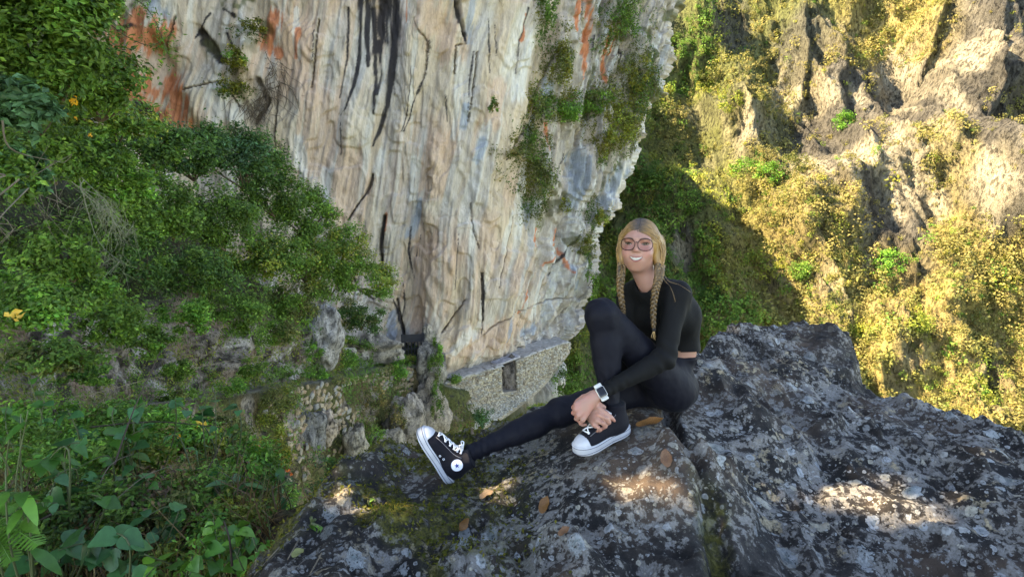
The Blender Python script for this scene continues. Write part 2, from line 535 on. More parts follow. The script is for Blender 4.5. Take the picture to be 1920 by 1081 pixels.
# scrub on the far hillside: far too much to count
def scrub():
    M = 11000
    px = rng.uniform(1080, 1960, M * 2); py = rng.uniform(-60, 900, M * 2)
    ab = np.array([hill_ab(x, y) for x, y in zip(px, py)])
    a, b = ab[:, 0], ab[:, 1]
    ia = np.clip(((a - _a0) / (_a1 - _a0) * (NA - 1)).astype(int), 0, NA - 1); ib = np.clip(((b - _b0) / (_b1 - _b0) * (NB - 1)).astype(int), 0, NB - 1)
    dens = noise2(a * 0.11, b * 0.09, 61) * 0.5 + 0.5 + 0.2 * noise2(a * .4, b * .3, 62)
    p = np.clip(0.10 + 0.9 * dens, 0, 1) * (1 - 0.93 * BARE[ib, ia])
    ok = rng.random(M * 2) < p
    a, b, ia, ib = a[ok][:M], b[ok][:M], ia[ok][:M], ib[ok][:M]
    px, py = px[ok][:M], py[ok][:M]
    n = len(a)
    base = HV[ib, ia]
    green = noise2(a * 0.06, b * 0.05, 63) + 0.5 * noise2(a * 0.3, b * 0.3, 64)
    # left of the ravine and along its foot it is greener, high up it is drier
    green = green + np.clip((1480 - px) / 300, -0.4, 1.0) + np.clip((py - 500) / 1500, -.3, .3)
    R = rng.uniform(0.25, 0.75, n) * (1 + rng.uniform(.7, 1.5, n) * (rng.random(n) < 0.16)) * np.where(green > .3, 1.25, 1.0)
    kind = np.where(green > 0.75, 0, np.where(green > 0.35, 1, np.where(green > -0.05, 2, 3)))
    jitter = rng.random(n)
    kind = np.where(jitter < 0.2, rng.integers(0, 4, n), kind)
    pals = [np.array(PAL['mid']), np.array(PAL['yellow']), np.array([(.17, .165, .045), (.21, .19, .055), (.12, .13, .04)]), np.array([(.22, .185, .06), (.18, .155, .05), (.14, .135, .04)])]
    K = 60
    q = sph(n * K).reshape(n, K, 3) * (rng.random((n, K, 1)) ** 0.4)
    lob = 1 + 0.35 * np.sin(q[..., :1] * 5 + rng.uniform(0, 6, (n, 1, 1)))
    C = base[:, None, :] + HN * (R * 0.35)[:, None, None] + q * lob * (R[:, None, None] * np.array([1.05, 1.05, 0.85]))
    s = (R * 0.17 + .05)[:, None] * rng.uniform(0.7, 1.4, (n, K))
    N = q * 0.7 + np.array([-0.1, -0.3, 0.5]) + 0.45 * rng.standard_normal((n, K, 3)); N /= np.linalg.norm(N, axis=-1, keepdims=True)
    A = rng.standard_normal((n, K, 3)); A -= N * (A * N).sum(-1, keepdims=True); A /= np.linalg.norm(A, axis=-1, keepdims=True)
    B = np.cross(N, A)
    V = np.stack([C + A * s[..., None] * .6, C - A * s[..., None] * .35 + B * s[..., None] * .5, C - A * s[..., None] * .35 - B * s[..., None] * .5], 2).reshape(-1, 3)
    F = np.arange(len(V)).reshape(-1, 3)
    col = np.zeros((n, K, 3))
    for k in range(4):
        m = kind == k
        base_c = pals[k][rng.integers(0, 3, m.sum())] * rng.uniform(0.75, 1.35, m.sum())[:, None]
        col[m] = base_c[:, None, :] * rng.uniform(0.8, 1.25, (m.sum(), K, 1))
    o = mesh_np('hillside_scrub', V, F, M_SCRUB, False, np.repeat(col.reshape(-1, 3), 3, axis=0))
    tag(o, kind='stuff')
    o['label'] = 'dry yellow and green scrub covering the far hillside'; o['category'] = 'scrub'


scrub()
# the larger single bushes one can pick out on that hillside
for px, py, r, pal, lab in [
    (1300, 395, 34, 'mid', 'round green bush beside the shade line on the far hillside, above the woman\'s shoulder'),
    (1440, 360, 30, 'bright', 'bright green sunlit bush on the far hillside, just below the small dark ledge'),
    (1480, 345, 34, 'olive', 'grey-green broad bush on the far hillside beside a brighter green one'),
    (1395, 330, 30, 'bright', 'bright yellow-green bush right at the edge of the hillside shade'),
    (1660, 515, 36, 'bright', 'wide green bush standing alone low on the sunlit hillside'),
    (1200, 35, 34, 'yellow', 'sunlit yellow-green bush at the top right corner of the pale cliff'),
    (1225, 110, 26, 'mid', 'green bush just under the sunlit one at the cliff\'s top right corner'),
    (1330, 110, 26, 'olive', 'olive bush high up on the sunlit strip beside the shaded rock ledge'),
    (1370, 215, 28, 'yellow', 'yellow-green bush on the sunlit strip, halfway up the frame\'s upper half'),
    (1500, 530, 28, 'mid', 'green bush at the shadow edge above the rock peak'),
    (1585, 215, 22, 'bright', 'small green bush clinging to the grey striated rock face'),
    (1690, 640, 30, 'yellow', 'yellow bush above the right shoulder of the rock peak'),
    (1230, 330, 26, 'deep', 'dark green bush in the shade close to the cliff\'s right edge'),
    (1340, 560, 30, 'deep', 'dark bush in the hillside shade to the right of the woman'),
]:
    P = hill_pt(px, py); d = P[1] * _cp - P[2] * _sp
    k = d / FPX
    V, F, c, cl = crown(P + HN * r * k * .5, (r * k, r * k * .8, r * k * .75), 1500, 0.30, pal, clumps=26)
    e = empty('hillside_bush', P)
    mesh_np('foliage', V - P, F, M_SCRUB, False, c, e)
    sv, sf = stems(P - HN * .5, cl[:4], .08); mesh_np('branch', sv - P, sf, M_BARK, True, None, e)
    tag(e, lab, 'bush', 'larger bushes on the far hillside')

# ------------------------------------------------------------------ the pale cliff
CL_PX = np.array([-400, -200, 200, 400, 600, 775, 838, 950, 1065, 1150, 1300])
CL_D = np.array([33, 35, 38, 40, 41.5, 42.6, 42.0, 43.6, 47.2, 49, 52.5])
CLP = np.array([W(px, 660, d)[:2] for px, d in zip(CL_PX, CL_D)])
_f = smooth_path(np.c_[CLP, 0 * CL_D], 300)[:, :2]
_seg = np.r_[0, np.cumsum(np.hypot(*np.diff(_f, axis=0).T))]
CS, CR = _seg, _f[:, 0] / _f[:, 1]


def cliff_sz(px, py):
    r = W(px, py, 1.0); s = np.interp(r[0] / r[1], CR, CS); y = np.interp(s, CS, _f[:, 1])
    return float(s), float(r[2] / r[1] * y)


def cliff_base(S):
    x = np.interp(S, CS, _f[:, 0]); y = np.interp(S, CS, _f[:, 1])
    tx = np.interp(S + .5, CS, _f[:, 0]) - np.interp(S - .5, CS, _f[:, 0]); ty = np.interp(S + .5, CS, _f[:, 1]) - np.interp(S - .5, CS, _f[:, 1])
    L = np.hypot(tx, ty); return x, y, tx / L, ty / L


EDGE = [(1290, -120), (1245, 40), (1243, 110), (1238, 150), (1212, 215), (1205, 300), (1180, 350), (1150, 385), (1132, 430), (1112, 500), (1108, 545), (1085, 600), (1068, 635), (1062, 700), (1050, 900)]
_e = np.array([cliff_sz(*p) for p in EDGE]); _e = _e[np.argsort(_e[:, 1])]
zs = np.r_[np.linspace(-24, -15.5, 14), np.linspace(-15.4, 15.5, 440), np.linspace(15.8, 34, 30)]
NC = 570
sL = cliff_sz(110, 300)[0]
cgrid = np.r_[-np.linspace(1, 0.02, 24) * 0.7, np.linspace(0, 1, NC)]
se = np.interp(zs, _e[:, 1], _e[:, 0])
se = se + 0.35 * noise2(zs * 0.5, 0 * zs, 71) + 0.22 * noise2(zs * 1.7, 0 * zs, 72) + 0.16 * noise2(zs * 4.1, 0 * zs, 73) + 0.08 * noise2(zs * 9, 0 * zs, 74)
CSg = sL + (se[:, None] - sL) * cgrid[None, :]
CZg = np.repeat(zs[:, None], len(cgrid), 1)
LEAN = 0.16
_pz = np.interp(CZg, [-15, -4, 4, 14], [0.28, 0.10, 0.17, 0.12])


def cl_fields(S, Z):
    c = S - LEAN * Z - 0.012 * (Z - 4) ** 2 * np.sign(Z - 4) * 0.4 + 0.9 * noise2(S * 0.13, Z * 0.09, 81) + 0.25 * noise2(S * 0.5, Z * 0.25, 82)
    return c


CC = cl_fields(CSg, CZg)
_sr = ss(cliff_sz(960, 300)[0], cliff_sz(1090, 300)[0], CSg - 0.10 * CZg)       # rougher, broken right part
_lo = ss(-8.5, -11.5, CZg + 1.2 * noise2(CSg * .2, CZg * .2, 83))             # undercut band above the wall
f1 = noise2(CC * 0.55, CZg * 0.035, 84); f2 = noise2(CC * 1.3, CZg * 0.07, 85); f3 = noise2(CC * 3.1, CZg * 0.16, 86); f4 = noise2(CC * 7.5, CZg * 0.45, 87)
rid = 1 - np.abs(f2) * 2.2; rid3 = 1 - np.abs(f3) * 2.0
CD = 1.3 * noise2(CSg * 0.09, CZg * 0.06, 88) + 0.32 * f1 + 0.11 * rid + (0.065 + 0.14 * _sr) * rid3 + 0.055 * f4 + 0.03 * noise2(CC * 17, CZg * 1.6, 89)
# slabs: stepped noise gives ledges with hard lower and side edges
sl = noise2(CC * 0.32, CZg * 0.10, 90) + 0.45 * noise2(CSg * 0.9, CZg * 0.55, 91)
st = sl * 3.2; st = np.floor(st) + ss(0.0, 0.16, st - np.floor(st))
CD = CD + 0.22 * st * (0.8 + 0.9 * _sr)
sl2 = noise2(CC * 0.9 + 3, CZg * 0.22, 92) + 0.5 * noise2(CSg * 1.9 + .8 * CZg, CZg * 0.9, 93)
st2 = sl2 * 3.0; st2 = np.floor(st2) + ss(0.0, 0.2, st2 - np.floor(st2))
CD = CD + 0.10 * st2 * (0.7 + 0.9 * _sr)
# diagonal joints low down
dg = CSg * 0.62 - CZg * 0.78
dj = noise2(dg * 1.1, (CSg * .78 + CZg * .62) * 0.18, 94); dj = dj * 3; dj = np.floor(dj) + ss(0, .2, dj - np.floor(dj))
CD = CD + 0.24 * _lo * dj - 0.5 * _lo * ss(-12.2, -13.2, CZg) * 0.4
CD = CD + 0.5 * ss(8, 15, CZg)


def stroke(mask, pts, amp=1.0, rag=0.5, seed=0, ragz=0.5, wk=1.0):
    """draws a ragged streak of width w photograph pixels on the (s, z) face"""
    P = [(*cliff_sz(x, y), w * wk * 42.0 / FPX) for x, y, w in pts]
    A = np.array(P); wmax = A[:, 2].max() * 1.8 + 0.2
    m = (CSg > A[:, 0].min() - wmax) & (CSg < A[:, 0].max() + wmax) & (CZg > A[:, 1].min() - wmax) & (CZg < A[:, 1].max() + wmax)
    if not m.any(): return
    s_, z_ = CSg[m], CZg[m]
    d, w, _ = poly_dist(s_, z_, P)
    nz = noise2(CC[m] * 4.5, z_ * 0.5 * ragz, 100 + seed) * 0.6 + noise2(CC[m] * 11, z_ * 1.1 * ragz, 130 + seed) * 0.4
    v = ss(1.0, 0.45, d / np.maximum(w, 0.02) * 0.9 + rag * nz)
    mask[m] = np.maximum(mask[m], amp * v)


BLK = np.zeros(CSg.shape); ORA = np.zeros(CSg.shape); WHI = np.zeros(CSg.shape); CRK = np.zeros(CSg.shape); PEA = np.zeros(CSg.shape); BLU = np.zeros(CSg.shape); MOS = np.zeros(CSg.shape)
for k, s in enumerate([
    [(742, -40, 12), (744, 40, 13), (740, 90, 11), (734, 150, 8), (727, 200, 6), (712, 245, 5), (700, 275, 3)],
    [(722, -40, 24), (722, 30, 22), (722, 78, 13)],
    [(680, -30, 8), (676, 60, 7), (673, 120, 5), (664, 165, 4), (650, 205, 3), (640, 218, 2)],
    [(655, 20, 3), (652, 110, 3), (645, 150, 3), (638, 185, 2)],
    [(700, 20, 7), (702, 90, 6), (706, 150, 5), (702, 215, 3)], [(690, -20, 6), (688, 60, 6), (692, 125, 4)],
    [(712, 80, 7), (716, 140, 5), (708, 180, 4)], [(735, 130, 3), (742, 180, 2)],
    [(848, -20, 6), (856, 30, 7), (866, 65, 6), (872, 84, 3)],
    [(810, 80, 2), (802, 150, 2.5), (788, 190, 2.5), (760, 248, 1.5)], [(785, 130, 2), (776, 190, 2), (756, 248, 1.5)],
    [(884, 100, 2), (878, 150, 2), (873, 220, 1.5)], [(910, 40, 3), (911, 90, 3), (912, 140, 2)], [(922, 50, 2), (924, 110, 1.5)],
    [(835, 180, 1.5), (838, 230, 1.5)], 
    [(722, 405, 3), (717, 440, 5), (714, 468, 4.5), (718, 500, 2)], [(772, 425, 3), (766, 470, 3), (778, 520, 2)], [(790, 440, 2), (782, 480, 2)],
    [(858, 430, 1.6), (852, 540, 1.6)], [(968, 405, 3), (958, 450, 2), (938, 540, 1.5)], [(902, 508, 3), (904, 560, 2.5), (900, 625, 1.5)],
    [(730, 540, 3), (745, 580, 4), (756, 620, 4), (764, 655, 4)], [(757, 530, 2), (760, 570, 3), (752, 600, 3)],
    [(372, 55, 12), (392, 85, 20), (410, 112, 12)], [(425, 62, 4), (440, 95, 4)], [(412, 10, 4), (440, 30, 5)], [(390, 20, 3), (360, 70, 3)],
    [(225, 55, 14), (250, 50, 8)], [(205, 150, 16), (235, 185, 12)], [(255, 200, 16), (290, 215, 8)], [(980, 20, 4), (965, 80, 3), (960, 140, 3)],
    [(1060, 90, 3), (1062, 160, 3)], [(1105, 70, 3), (1100, 130, 2)], [(1070, 280, 2), (1045, 380, 2)], [(1090, 440, 4), (1070, 480, 4), (1050, 520, 3)],
    [(985, 240, 3), (960, 290, 3), (945, 300, 2)], [(1168, 90, 3), (1160, 150, 2)], [(640, 230, 1.5), (642, 290, 1.5)], [(590, 60, 1.5), (588, 120, 1.2)]]):
    stroke(BLK, s, 1.0, 0.75, k, 0.8, .62 if k > 6 else .8)
for k, s in enumerate([
    [(225, 72, 34), (260, 66, 28), (305, 66, 24)], [(222, 110, 14), (236, 165, 22), (262, 190, 18)], [(258, 145, 16), (282, 170, 12)], [(312, 150, 18), (328, 200, 24), (336, 245, 18)],
    [(290, 205, 14), (305, 220, 12)], [(265, 30, 12), (250, 25, 10)], [(512, 35, 14), (500, 80, 12), (520, 100, 8)], [(1092, -20, 8), (1094, 70, 7), (1090, 150, 4)],
    [(1065, -10, 6), (1068, 60, 5)], [(1132, 70, 6), (1136, 110, 6), (1140, 150, 6)], [(1150, 60, 4), (1148, 100, 4)], [(975, 30, 2), (968, 80, 2)], [(770, 0, 3), (767, 45, 3)],
    [(1035, 310, 5), (1032, 340, 3)], [(1060, 430, 5), (1050, 470, 4), (1028, 500, 3)], [(1065, 470, 5), (1075, 510, 4)], [(724, 400, 3), (722, 430, 3)], [(1015, 430, 4), (1005, 460, 3)], [(855, 768, 12), (870, 772, 7)],
    [(1030, 230, 4), (1035, 280, 4)], [(560, 60, 4), (556, 110, 4)], [(1000, 545, 2), (980, 590, 2)]]):
    stroke(ORA, s, 1.0, 0.9, 40 + k, 1.2)
for k, s in enumerate([
    [(420, 175, 26), (425, 215, 24)], [(455, 45, 10), (462, 75, 10)], [(555, 20, 5), (560, 110, 5)], [(560, 260, 8), (570, 330, 9)], [(860, 120, 10), (850, 260, 10)], [(905, 240, 12), (895, 300, 10)], [(985, 80, 12), (965, 180, 14)],
    [(1120, 330, 14), (1090, 420, 14), (1060, 520, 14)], [(965, 400, 8), (945, 470, 8)], [(1000, 330, 8), (985, 420, 10)], [(885, 420, 6), (880, 540, 7)], [(720, 290, 10), (700, 330, 8)], [(1190, 300, 14), (1150, 370, 12)], [(1025, 560, 8), (1010, 600, 8)],
    [(780, 300, 10), (765, 370, 8)], [(610, 320, 8), (612, 380, 8)], [(880, 620, 12), (850, 650, 10)], [(660, 555, 25), (700, 590, 20)]]):
    stroke(WHI, s, 0.8, 0.9, 70 + k)
for k, s in enumerate([[(810, 470, 40), (800, 560, 45), (790, 600, 30)], [(830, 280, 30), (810, 340, 30)], [(590, 200, 50), (600, 300, 40)], [(660, 300, 30), (650, 400, 30)], [(820, 40, 30), (840, 90, 30)],
                       [(540, 120, 40), (560, 60, 40)], [(280, 130, 60), (320, 90, 40)], [(930, 170, 20), (920, 230, 20)], [(870, 650, 30), (1000, 600, 30)], [(640, 520, 20), (650, 560, 20)]]):
    stroke(PEA, s, 0.9, 0.8, 95 + k)
for k, s in enumerate([[(880, -20, 8), (878, 50, 8), (876, 82, 5)], [(733, 590, 10), (738, 640, 9)], [(1000, 390, 14), (998, 420, 10)], [(1095, 300, 20), (1085, 380, 16)], [(1170, 330, 20), (1140, 380, 14)], [(1020, 620, 12), (1000, 630, 9)],
                       [(790, 380, 8), (770, 440, 8)], [(1030, 160, 12), (1000, 250, 10)], [(955, 600, 5), (950, 640, 4)], [(900, 270, 9), (885, 300, 9)], [(300, 15, 14), (310, 30, 10)], [(870, 200, 6), (865, 240, 6)], [(1075, 500, 9), (1090, 540, 8)]]):
    stroke(BLU, s, 0.9, 0.9, 110 + k)
for k, s in enumerate([
    [(848, -20, 6), (858, 30, 7), (868, 70, 5)], [(700, 328, 3), (697, 345, 5), (688, 362, 3.5), (676, 378, 2.5), (654, 412, 2)], [(722, 405, 5), (716, 450, 6), (716, 495, 4)], [(745, 560, 3), (764, 650, 3)], [(640, 440, 2), (670, 540, 3), (700, 560, 3)],
    [(372, 55, 10), (395, 88, 18), (410, 110, 8)], [(862, 85, 2), (853, 88, 1.5), (850, 140, 1.5)], [(890, 100, 1.5), (886, 150, 1.5), (874, 230, 1.5)], [(790, 40, 1.5), (806, 80, 1.5), (801, 150, 1.5)], [(880, 380, 1.5), (884, 430, 1.5), (895, 465, 1.5)],
    [(1010, 640, 2), (920, 690, 2), (850, 712, 2)], [(870, 560, 1.5), (830, 620, 2)], [(1080, 560, 2), (960, 590, 1.5), (900, 630, 1.5)], [(900, 510, 2.5), (902, 600, 2)], [(330, 30, 2), (312, 95, 3)], [(345, 170, 2), (420, 150, 2), (448, 200, 2)],
    [(485, 150, 8), (500, 190, 8), (478, 230, 6)], [(520, 160, 2), (516, 290, 2)], [(600, 40, 1.5), (590, 130, 1.5), (586, 170, 1.2)], [(1040, 90, 5), (1000, 200, 6), (960, 280, 4)], [(1120, 420, 3), (1100, 470, 4)]]):
    stroke(CRK, s, 1.0, 0.4, 140 + k, .5, .6)
CD = CD - 0.5 * CRK
stx, stz = cliff_sz(400, 190)
CD = CD + 1.3 * ss(1.9, 0.6, np.hypot((CSg - stx) / 1.35, (CZg - stz) / 1.5) + .25 * noise2(CSg * .8, CZg * .8, 97))
for px, py, r, h in [(330, 40, 1.6, 1.2), (440, 70, 1.5, .9), (520, 20, 1.4, .7), (470, 130, 1.2, .8), (280, 150, 2.2, .4)]:
    a, b = cliff_sz(px, py); CD = CD + h * ss(1.3, 0.3, np.hypot(CSg - a, (CZg - b) * .6) / r + .3 * noise2(CSg, CZg * .4, 98))
# colour
n_a = noise2(CC * 0.8, CZg * 0.05, 161); n_b = noise2(CC * 2.6, CZg * 0.12, 162); n_c = noise2(CC * 6.0, CZg * 0.3, 163); n_d = noise2(CSg * 0.35, CZg * 0.3, 164); n_e = noise2(CC * 13.0, CZg * 0.9, 165)
def mixc(c, col, m): return c * (1 - m[..., None]) + np.array(col) * m[..., None]
C = np.zeros(CSg.shape + (3,)) + np.array([0.48, 0.375, 0.265])
C = mixc(C, (0.54, 0.445, 0.335), ss(-.1, .6, n_a)); C = mixc(C, (0.46, 0.35, 0.25), 0.42 * ss(.05, .7, -n_a + .4 * n_d)); C = mixc(C, (0.50, 0.34, 0.25), 0.55 * ss(.15, .7, n_d + .4 * n_b))
C = mixc(C, (0.52, 0.48, 0.41), 0.7 * ss(.25, .7, n_b)); C = mixc(C, (0.34, 0.28, 0.22), 0.5 * ss(.35, .8, -n_b + .25 * n_c)); C = mixc(C, (0.40, 0.39, 0.37), 0.4 * ss(.2, .7, noise2(CC * 1.1, CZg * .12, 166)))
C = mixc(C, (0.38, 0.36, 0.335), 0.5 * _sr); C = mixc(C, (0.17, 0.155, 0.15), _sr * 0.75 * ss(.1, .6, n_c + .5 * n_b)); C = mixc(C, (0.50, 0.49, 0.46), _sr * 0.7 * ss(.15, .6, n_b - .4 * n_c))
C = C * (1.02 + 0.10 * n_c + 0.11 * n_e)[..., None]
C = mixc(C, (0.53, 0.345, 0.235), 0.7 * PEA); C = mixc(C, (0.60, 0.57, 0.51), 0.8 * WHI); C = mixc(C, (0.25, 0.30, 0.36), 0.75 * BLU); C = mixc(C, (0.52, 0.15, 0.05), 0.84 * ORA)
fine = ss(.42, .75, noise2(CC * 4.2, CZg * 0.14, 167) + .3 * n_e) * ss(-.1, .4, noise2(CSg * .3, CZg * .15, 168))
C = mixc(C, (0.14, 0.12, 0.11), 0.45 * fine)
C = mixc(C, (0.018, 0.016, 0.02), 0.96 * BLK); C = mixc(C, (0.07, 0.055, 0.045), 0.7 * CRK)
_mo = ss(.35, .7, noise2(CSg * 1.1, CZg * .7, 169) + .4 * noise2(CSg * 3.5, CZg * 3, 170)) * np.clip(_sr * ss(-9, -3, CZg) + ss(6, 11, CZg) * ss(cliff_sz(560, 60)[0], cliff_sz(480, 60)[0], CSg), 0, 1)
C = mixc(C, (0.075, 0.08, 0.022), 0.8 * _mo)
_wb = ss(-16, -18, CZg); C = mixc(C, (0.10, 0.11, 0.05), _wb)
bx, by, tx, ty = cliff_base(CSg)
nx, ny = ty, -tx
CV = np.stack([bx + nx * CD, by + ny * CD, CZg], -1)
# turn the right edge back into the mountain
ex = []; last = CV[:, -1]; tl = np.stack([tx[:, -1], ty[:, -1], 0 * zs], -1)
for k, (f, bk) in enumerate([(0.25, 0.15), (0.40, 0.5), (0.42, 1.2), (0.3, 2.2), (0.0, 3.2), (-0.8, 4.0), (-2.0, 5.0), (-6, 6.0)]):
    q = last + tl * f; q[:, 1] += bk; q[:, 0] += 0.12 * bk; q[:, 0] += 0.25 * noise2(zs * 1.1, 0 * zs + k, 173) * (bk < 10)
    ex.append(q)
CV = np.concatenate([CV, np.stack(ex, 1)], 1)
Cc = np.concatenate([C, np.repeat(C[:, -1:], 8, 1)], 1)
# cap the top back into the mountain so it has a body
NZ, NCOL = CV.shape[:2]
topr = []
for bk, up in [(1.5, .5), (3, .7), (5, .4)]:
    q = CV[-1].copy(); q[:, 1] += bk; q[:, 2] += up; topr.append(q)
CV = np.concatenate([CV, np.array(topr)], 0); Cc = np.concatenate([Cc, np.repeat(Cc[-1:], 3, 0)], 0)
cliff = mesh_np('cliff', CV.reshape(-1, 3), grid_faces(NZ + 3, NCOL), M_CLIFF, True, np.clip(Cc, .008, .8).reshape(-1, 3))
cliff['kind'] = 'structure'


def cliff_pt(px, py):
    s, z = cliff_sz(px, py)
    i = np.argmin(np.abs(zs - z)); j = np.argmin(np.abs(CSg[i] - s))
    return CV[i, j]


# plants rooted in the cliff
for px, py, rx, ry, n, pal, p2, lab in [
    (1012, 28, 18, 34, 900, 'dark', 'mid', 'dark green bush in a cleft at the top of the cliff, right of its middle'),
    (1040, 120, 18, 50, 1300, 'moss', 'olive', 'tall mossy yellow-green clump hanging high on the cliff face'),
    (1020, 200, 22, 40, 1200, 'olive', 'dark', 'olive clump below the tall mossy clump on the cliff'),
    (1000, 265, 26, 30, 1000, 'dark', 'olive', 'dark clump on the cliff just left of centre, under the bright green grass ledge'),
    (1015, 340, 24, 50, 1500, 'olive', 'dark', 'long straggling olive clump trailing down the cliff'),
    (960, 290, 18, 12, 350, 'dry', 'olive', 'small rusty dry tuft at the left end of the cliff\'s planted ledge'),
    (1070, 203, 40, 24, 1700, 'bright', 'mid', 'bright green grassy tuft on the cliff ledge'),
    (1115, 185, 34, 24, 1300, 'mid', 'olive', 'mid green arching grass clump beside the bright tuft on the cliff ledge'),
    (1165, 215, 40, 62, 2600, 'yellow', 'moss', 'large yellow-green patch of plants on the cliff\'s right shoulder'),
    (1185, 140, 26, 34, 1100, 'moss', 'olive', 'mossy patch above the large yellow-green one on the cliff\'s right shoulder'),
    (1132, 270, 16, 28, 600, 'moss', 'yellow', 'narrow mossy strip hanging below the cliff\'s yellow-green patch'),
    (1103, 462, 16, 16, 420, 'olive', 'moss', 'small olive tuft low on the cliff\'s right edge, left of the woman\'s head'),
    (1124, 408, 13, 16, 380, 'moss', 'yellow', 'small yellow-green tuft on the overhanging right edge of the cliff'),
    (912, 205, 11, 14, 320, 'dark', 'dry', 'single small plant alone on the bare middle of the cliff'),
    (1152, 40, 34, 44, 1600, 'dark', 'mid', 'dark bushy plants crowning the cliff\'s upper right corner'),
    (1205, 165, 22, 50, 1300, 'olive', 'dark', 'straggly olive plants down the cliff\'s upper right edge'),
    (455, 118, 22, 18, 600, 'moss', 'mid', 'moss cushion beside the dark hole high on the cliff'),
    (445, 168, 26, 12, 500, 'moss', 'bright', 'moss strip along the top of the pale boulder in the cliff'),
    (470, 55, 26, 12, 420, 'moss', 'olive', 'long moss streak slanting up from the cliff\'s dark hole'),
    (1072, 385, 10, 14, 260, 'olive', 'moss', 'tiny tuft in a crack of the cliff below the yellow-green patch'),
    (1130, 540, 16, 40, 700, 'dark', 'mid', 'dark bush at the foot of the cliff\'s right edge, behind the woman\'s knee'),
]:
    P = cliff_pt(px, py); d = P[1] * _cp - P[2] * _sp; k = d / FPX
    V, F, c, cl = crown(P + np.array([0.2, -0.75, 0]), (rx * k * 1.25, 0.8, ry * k * 1.2), n, 0.19, pal, clumps=max(10, int(rx * ry / 50)), face=np.array([0.2, -1, 0]), pal2=p2, mix=.4, hollow=.15, tightness=.26)
    e = empty('cliff_plant', P)
    mesh_np('foliage', V - P, F, M_LEAF, False, c, e)
    sv, sf = stems(P + np.array([0, .3, 0]), cl[:5], .03); mesh_np('branch', sv - P, sf, M_BARK, True, None, e)
    tag(e, lab, 'cliff plant', 'plants rooted in the cliff face')


def cliff_moss():
    m = np.zeros(CSg.shape)
    for px, py, rx, ry in [(1010, 40, 20, 50), (1040, 120, 26, 60), (1015, 200, 34, 50), (1000, 290, 46, 60), (1015, 350, 34, 60), (1070, 195, 50, 34), (1120, 190, 50, 40), (1170, 210, 56, 80), (1190, 130, 40, 50), (1135, 275, 26, 40), (1105, 460, 24, 26), (1125, 405, 22, 30), (1160, 40, 60, 60), (470, 60, 40, 16), (450, 120, 34, 22), (440, 170, 40, 16), (960, 290, 30, 16)]:
        a, b = cliff_sz(px, py); a2, b2 = cliff_sz(px + rx, py); a3, b3 = cliff_sz(px, py - ry)
        m = np.maximum(m, ss(1.25, .35, np.hypot((CSg - a) / (a2 - a), (CZg - b) / (b3 - b)) + .45 * noise2(CSg * 1.2, CZg * .9, 181) + .4 * noise2(CSg * 3.5, CZg * 2.6, 182)))
    m = m.ravel(); n = 19000; k = rng.choice(m.size, n, p=m / m.sum())
    P = CV[:len(zs), :CSg.shape[1]].reshape(-1, 3)[k]
    P = P + rng.standard_normal((n, 3)) * .10 + np.array([.05, -.15, 0])
    V, F, c = leaves(P, np.tile([.15, -.7, .6], (n, 1)), np.full(n, .17), 'olive', .6, .5)
    g = noise2(P[:, 0] * .7, P[:, 2] * .7, 183); kk = np.repeat(g, 4)[:, None]; q = rng.integers(0, 3, n)
    c2 = np.repeat(np.array(PAL['moss'])[q], 4, axis=0); c3 = np.repeat(np.array(PAL['dark'])[q], 4, axis=0)
    c = np.where(kk > .15, c2, np.where(kk < -.2, c3, c))
    o = mesh_np('cliff_moss', V, F, M_LEAF, False, c); tag(o, 'mossy growth spread over the ledges and seams of the cliff', 'moss', kind='stuff')


cliff_moss()


def strands(n, spread, length, drop, base, r=0.02, jag=.1):
    out = []
    for k in range(n):
        p = base(k); L = length * rng.uniform(.5, 1.2)
        q = [p]
        dirv = np.array([rng.normal(0, spread), -abs(rng.normal(0, .25)), -drop])
        for j in range(4):
            q.append(q[-1] + dirv * L / 4 + rng.standard_normal(3) * jag * L / 4)
        out.append(tube(smooth_path(q, 7), np.linspace(r, r * .4, 7), 4, cap=False))
    return join(out)


_rp = [cliff_pt(*p) for p in ((500, 120), (520, 140), (505, 160), (498, 180), (485, 190), (470, 195), (462, 205), (492, 210))]
v, f = strands(150, .5, 1.6, .9, lambda k: _rp[k % 8] + rng.standard_normal(3) * np.array([.35, .1, .35]) + np.array([0, -.2, 0]), .022, .5)
o = mesh_np('hanging_roots', v, f, simple('dead_root', (0.12, 0.085, 0.055), .9, noise=.3, nscale=8), True)
tag(o, 'tangle of dead brown roots hanging beside the pale boulder in the cliff', 'roots')
# ------------------------------------------------------------------ the left slope with the path along it
PATH = [W(-700, 800, 5.5), W(-300, 800, 7.0), W(0, 775, 9.0), W(200, 765, 13.0), W(400, 742, 19.5), W(540, 722, 26.5), W(640, 706, 33.0), W(740, 684, 39.0), W(800, 690, 40.0), W(838, 722, 40.3), W(862, 728, 41.8)]
PP = smooth_path(PATH, 500)
TOPX = np.array([-700, -300, 100, 150, 220, 300, 400, 500, 560, 600, 640, 690, 720, 745, 838, 900])
TOPY = np.array([-900, -400, 60, 230, 320, 345, 360, 400, 470, 530, 585, 628, 655, 682, 700, 720])
_pd = PP[:, 1] * _cp - PP[:, 2] * _sp
_ppx = 960 + FPX * PP[:, 0] / _pd
_top = np.interp(_ppx, TOPX, TOPY)
HT = np.array([W(x, t, d + 1.0)[2] for x, t, d in zip(_ppx, _top, _pd)]) - PP[:, 2]
HT = np.clip(HT, 0.25, 14)
T2 = np.gradient(PP[:, :2], axis=0); T2 /= np.linalg.norm(T2, axis=1)[:, None]
for _ in range(30): T2 = (np.roll(T2, 1, 0) + T2 + np.roll(T2, -1, 0)) / 3 if False else np.vstack([T2[:1], (T2[:-2] + T2[1:-1] + T2[2:]) / 3, T2[-1:]])
T2 /= np.linalg.norm(T2, axis=1)[:, None]
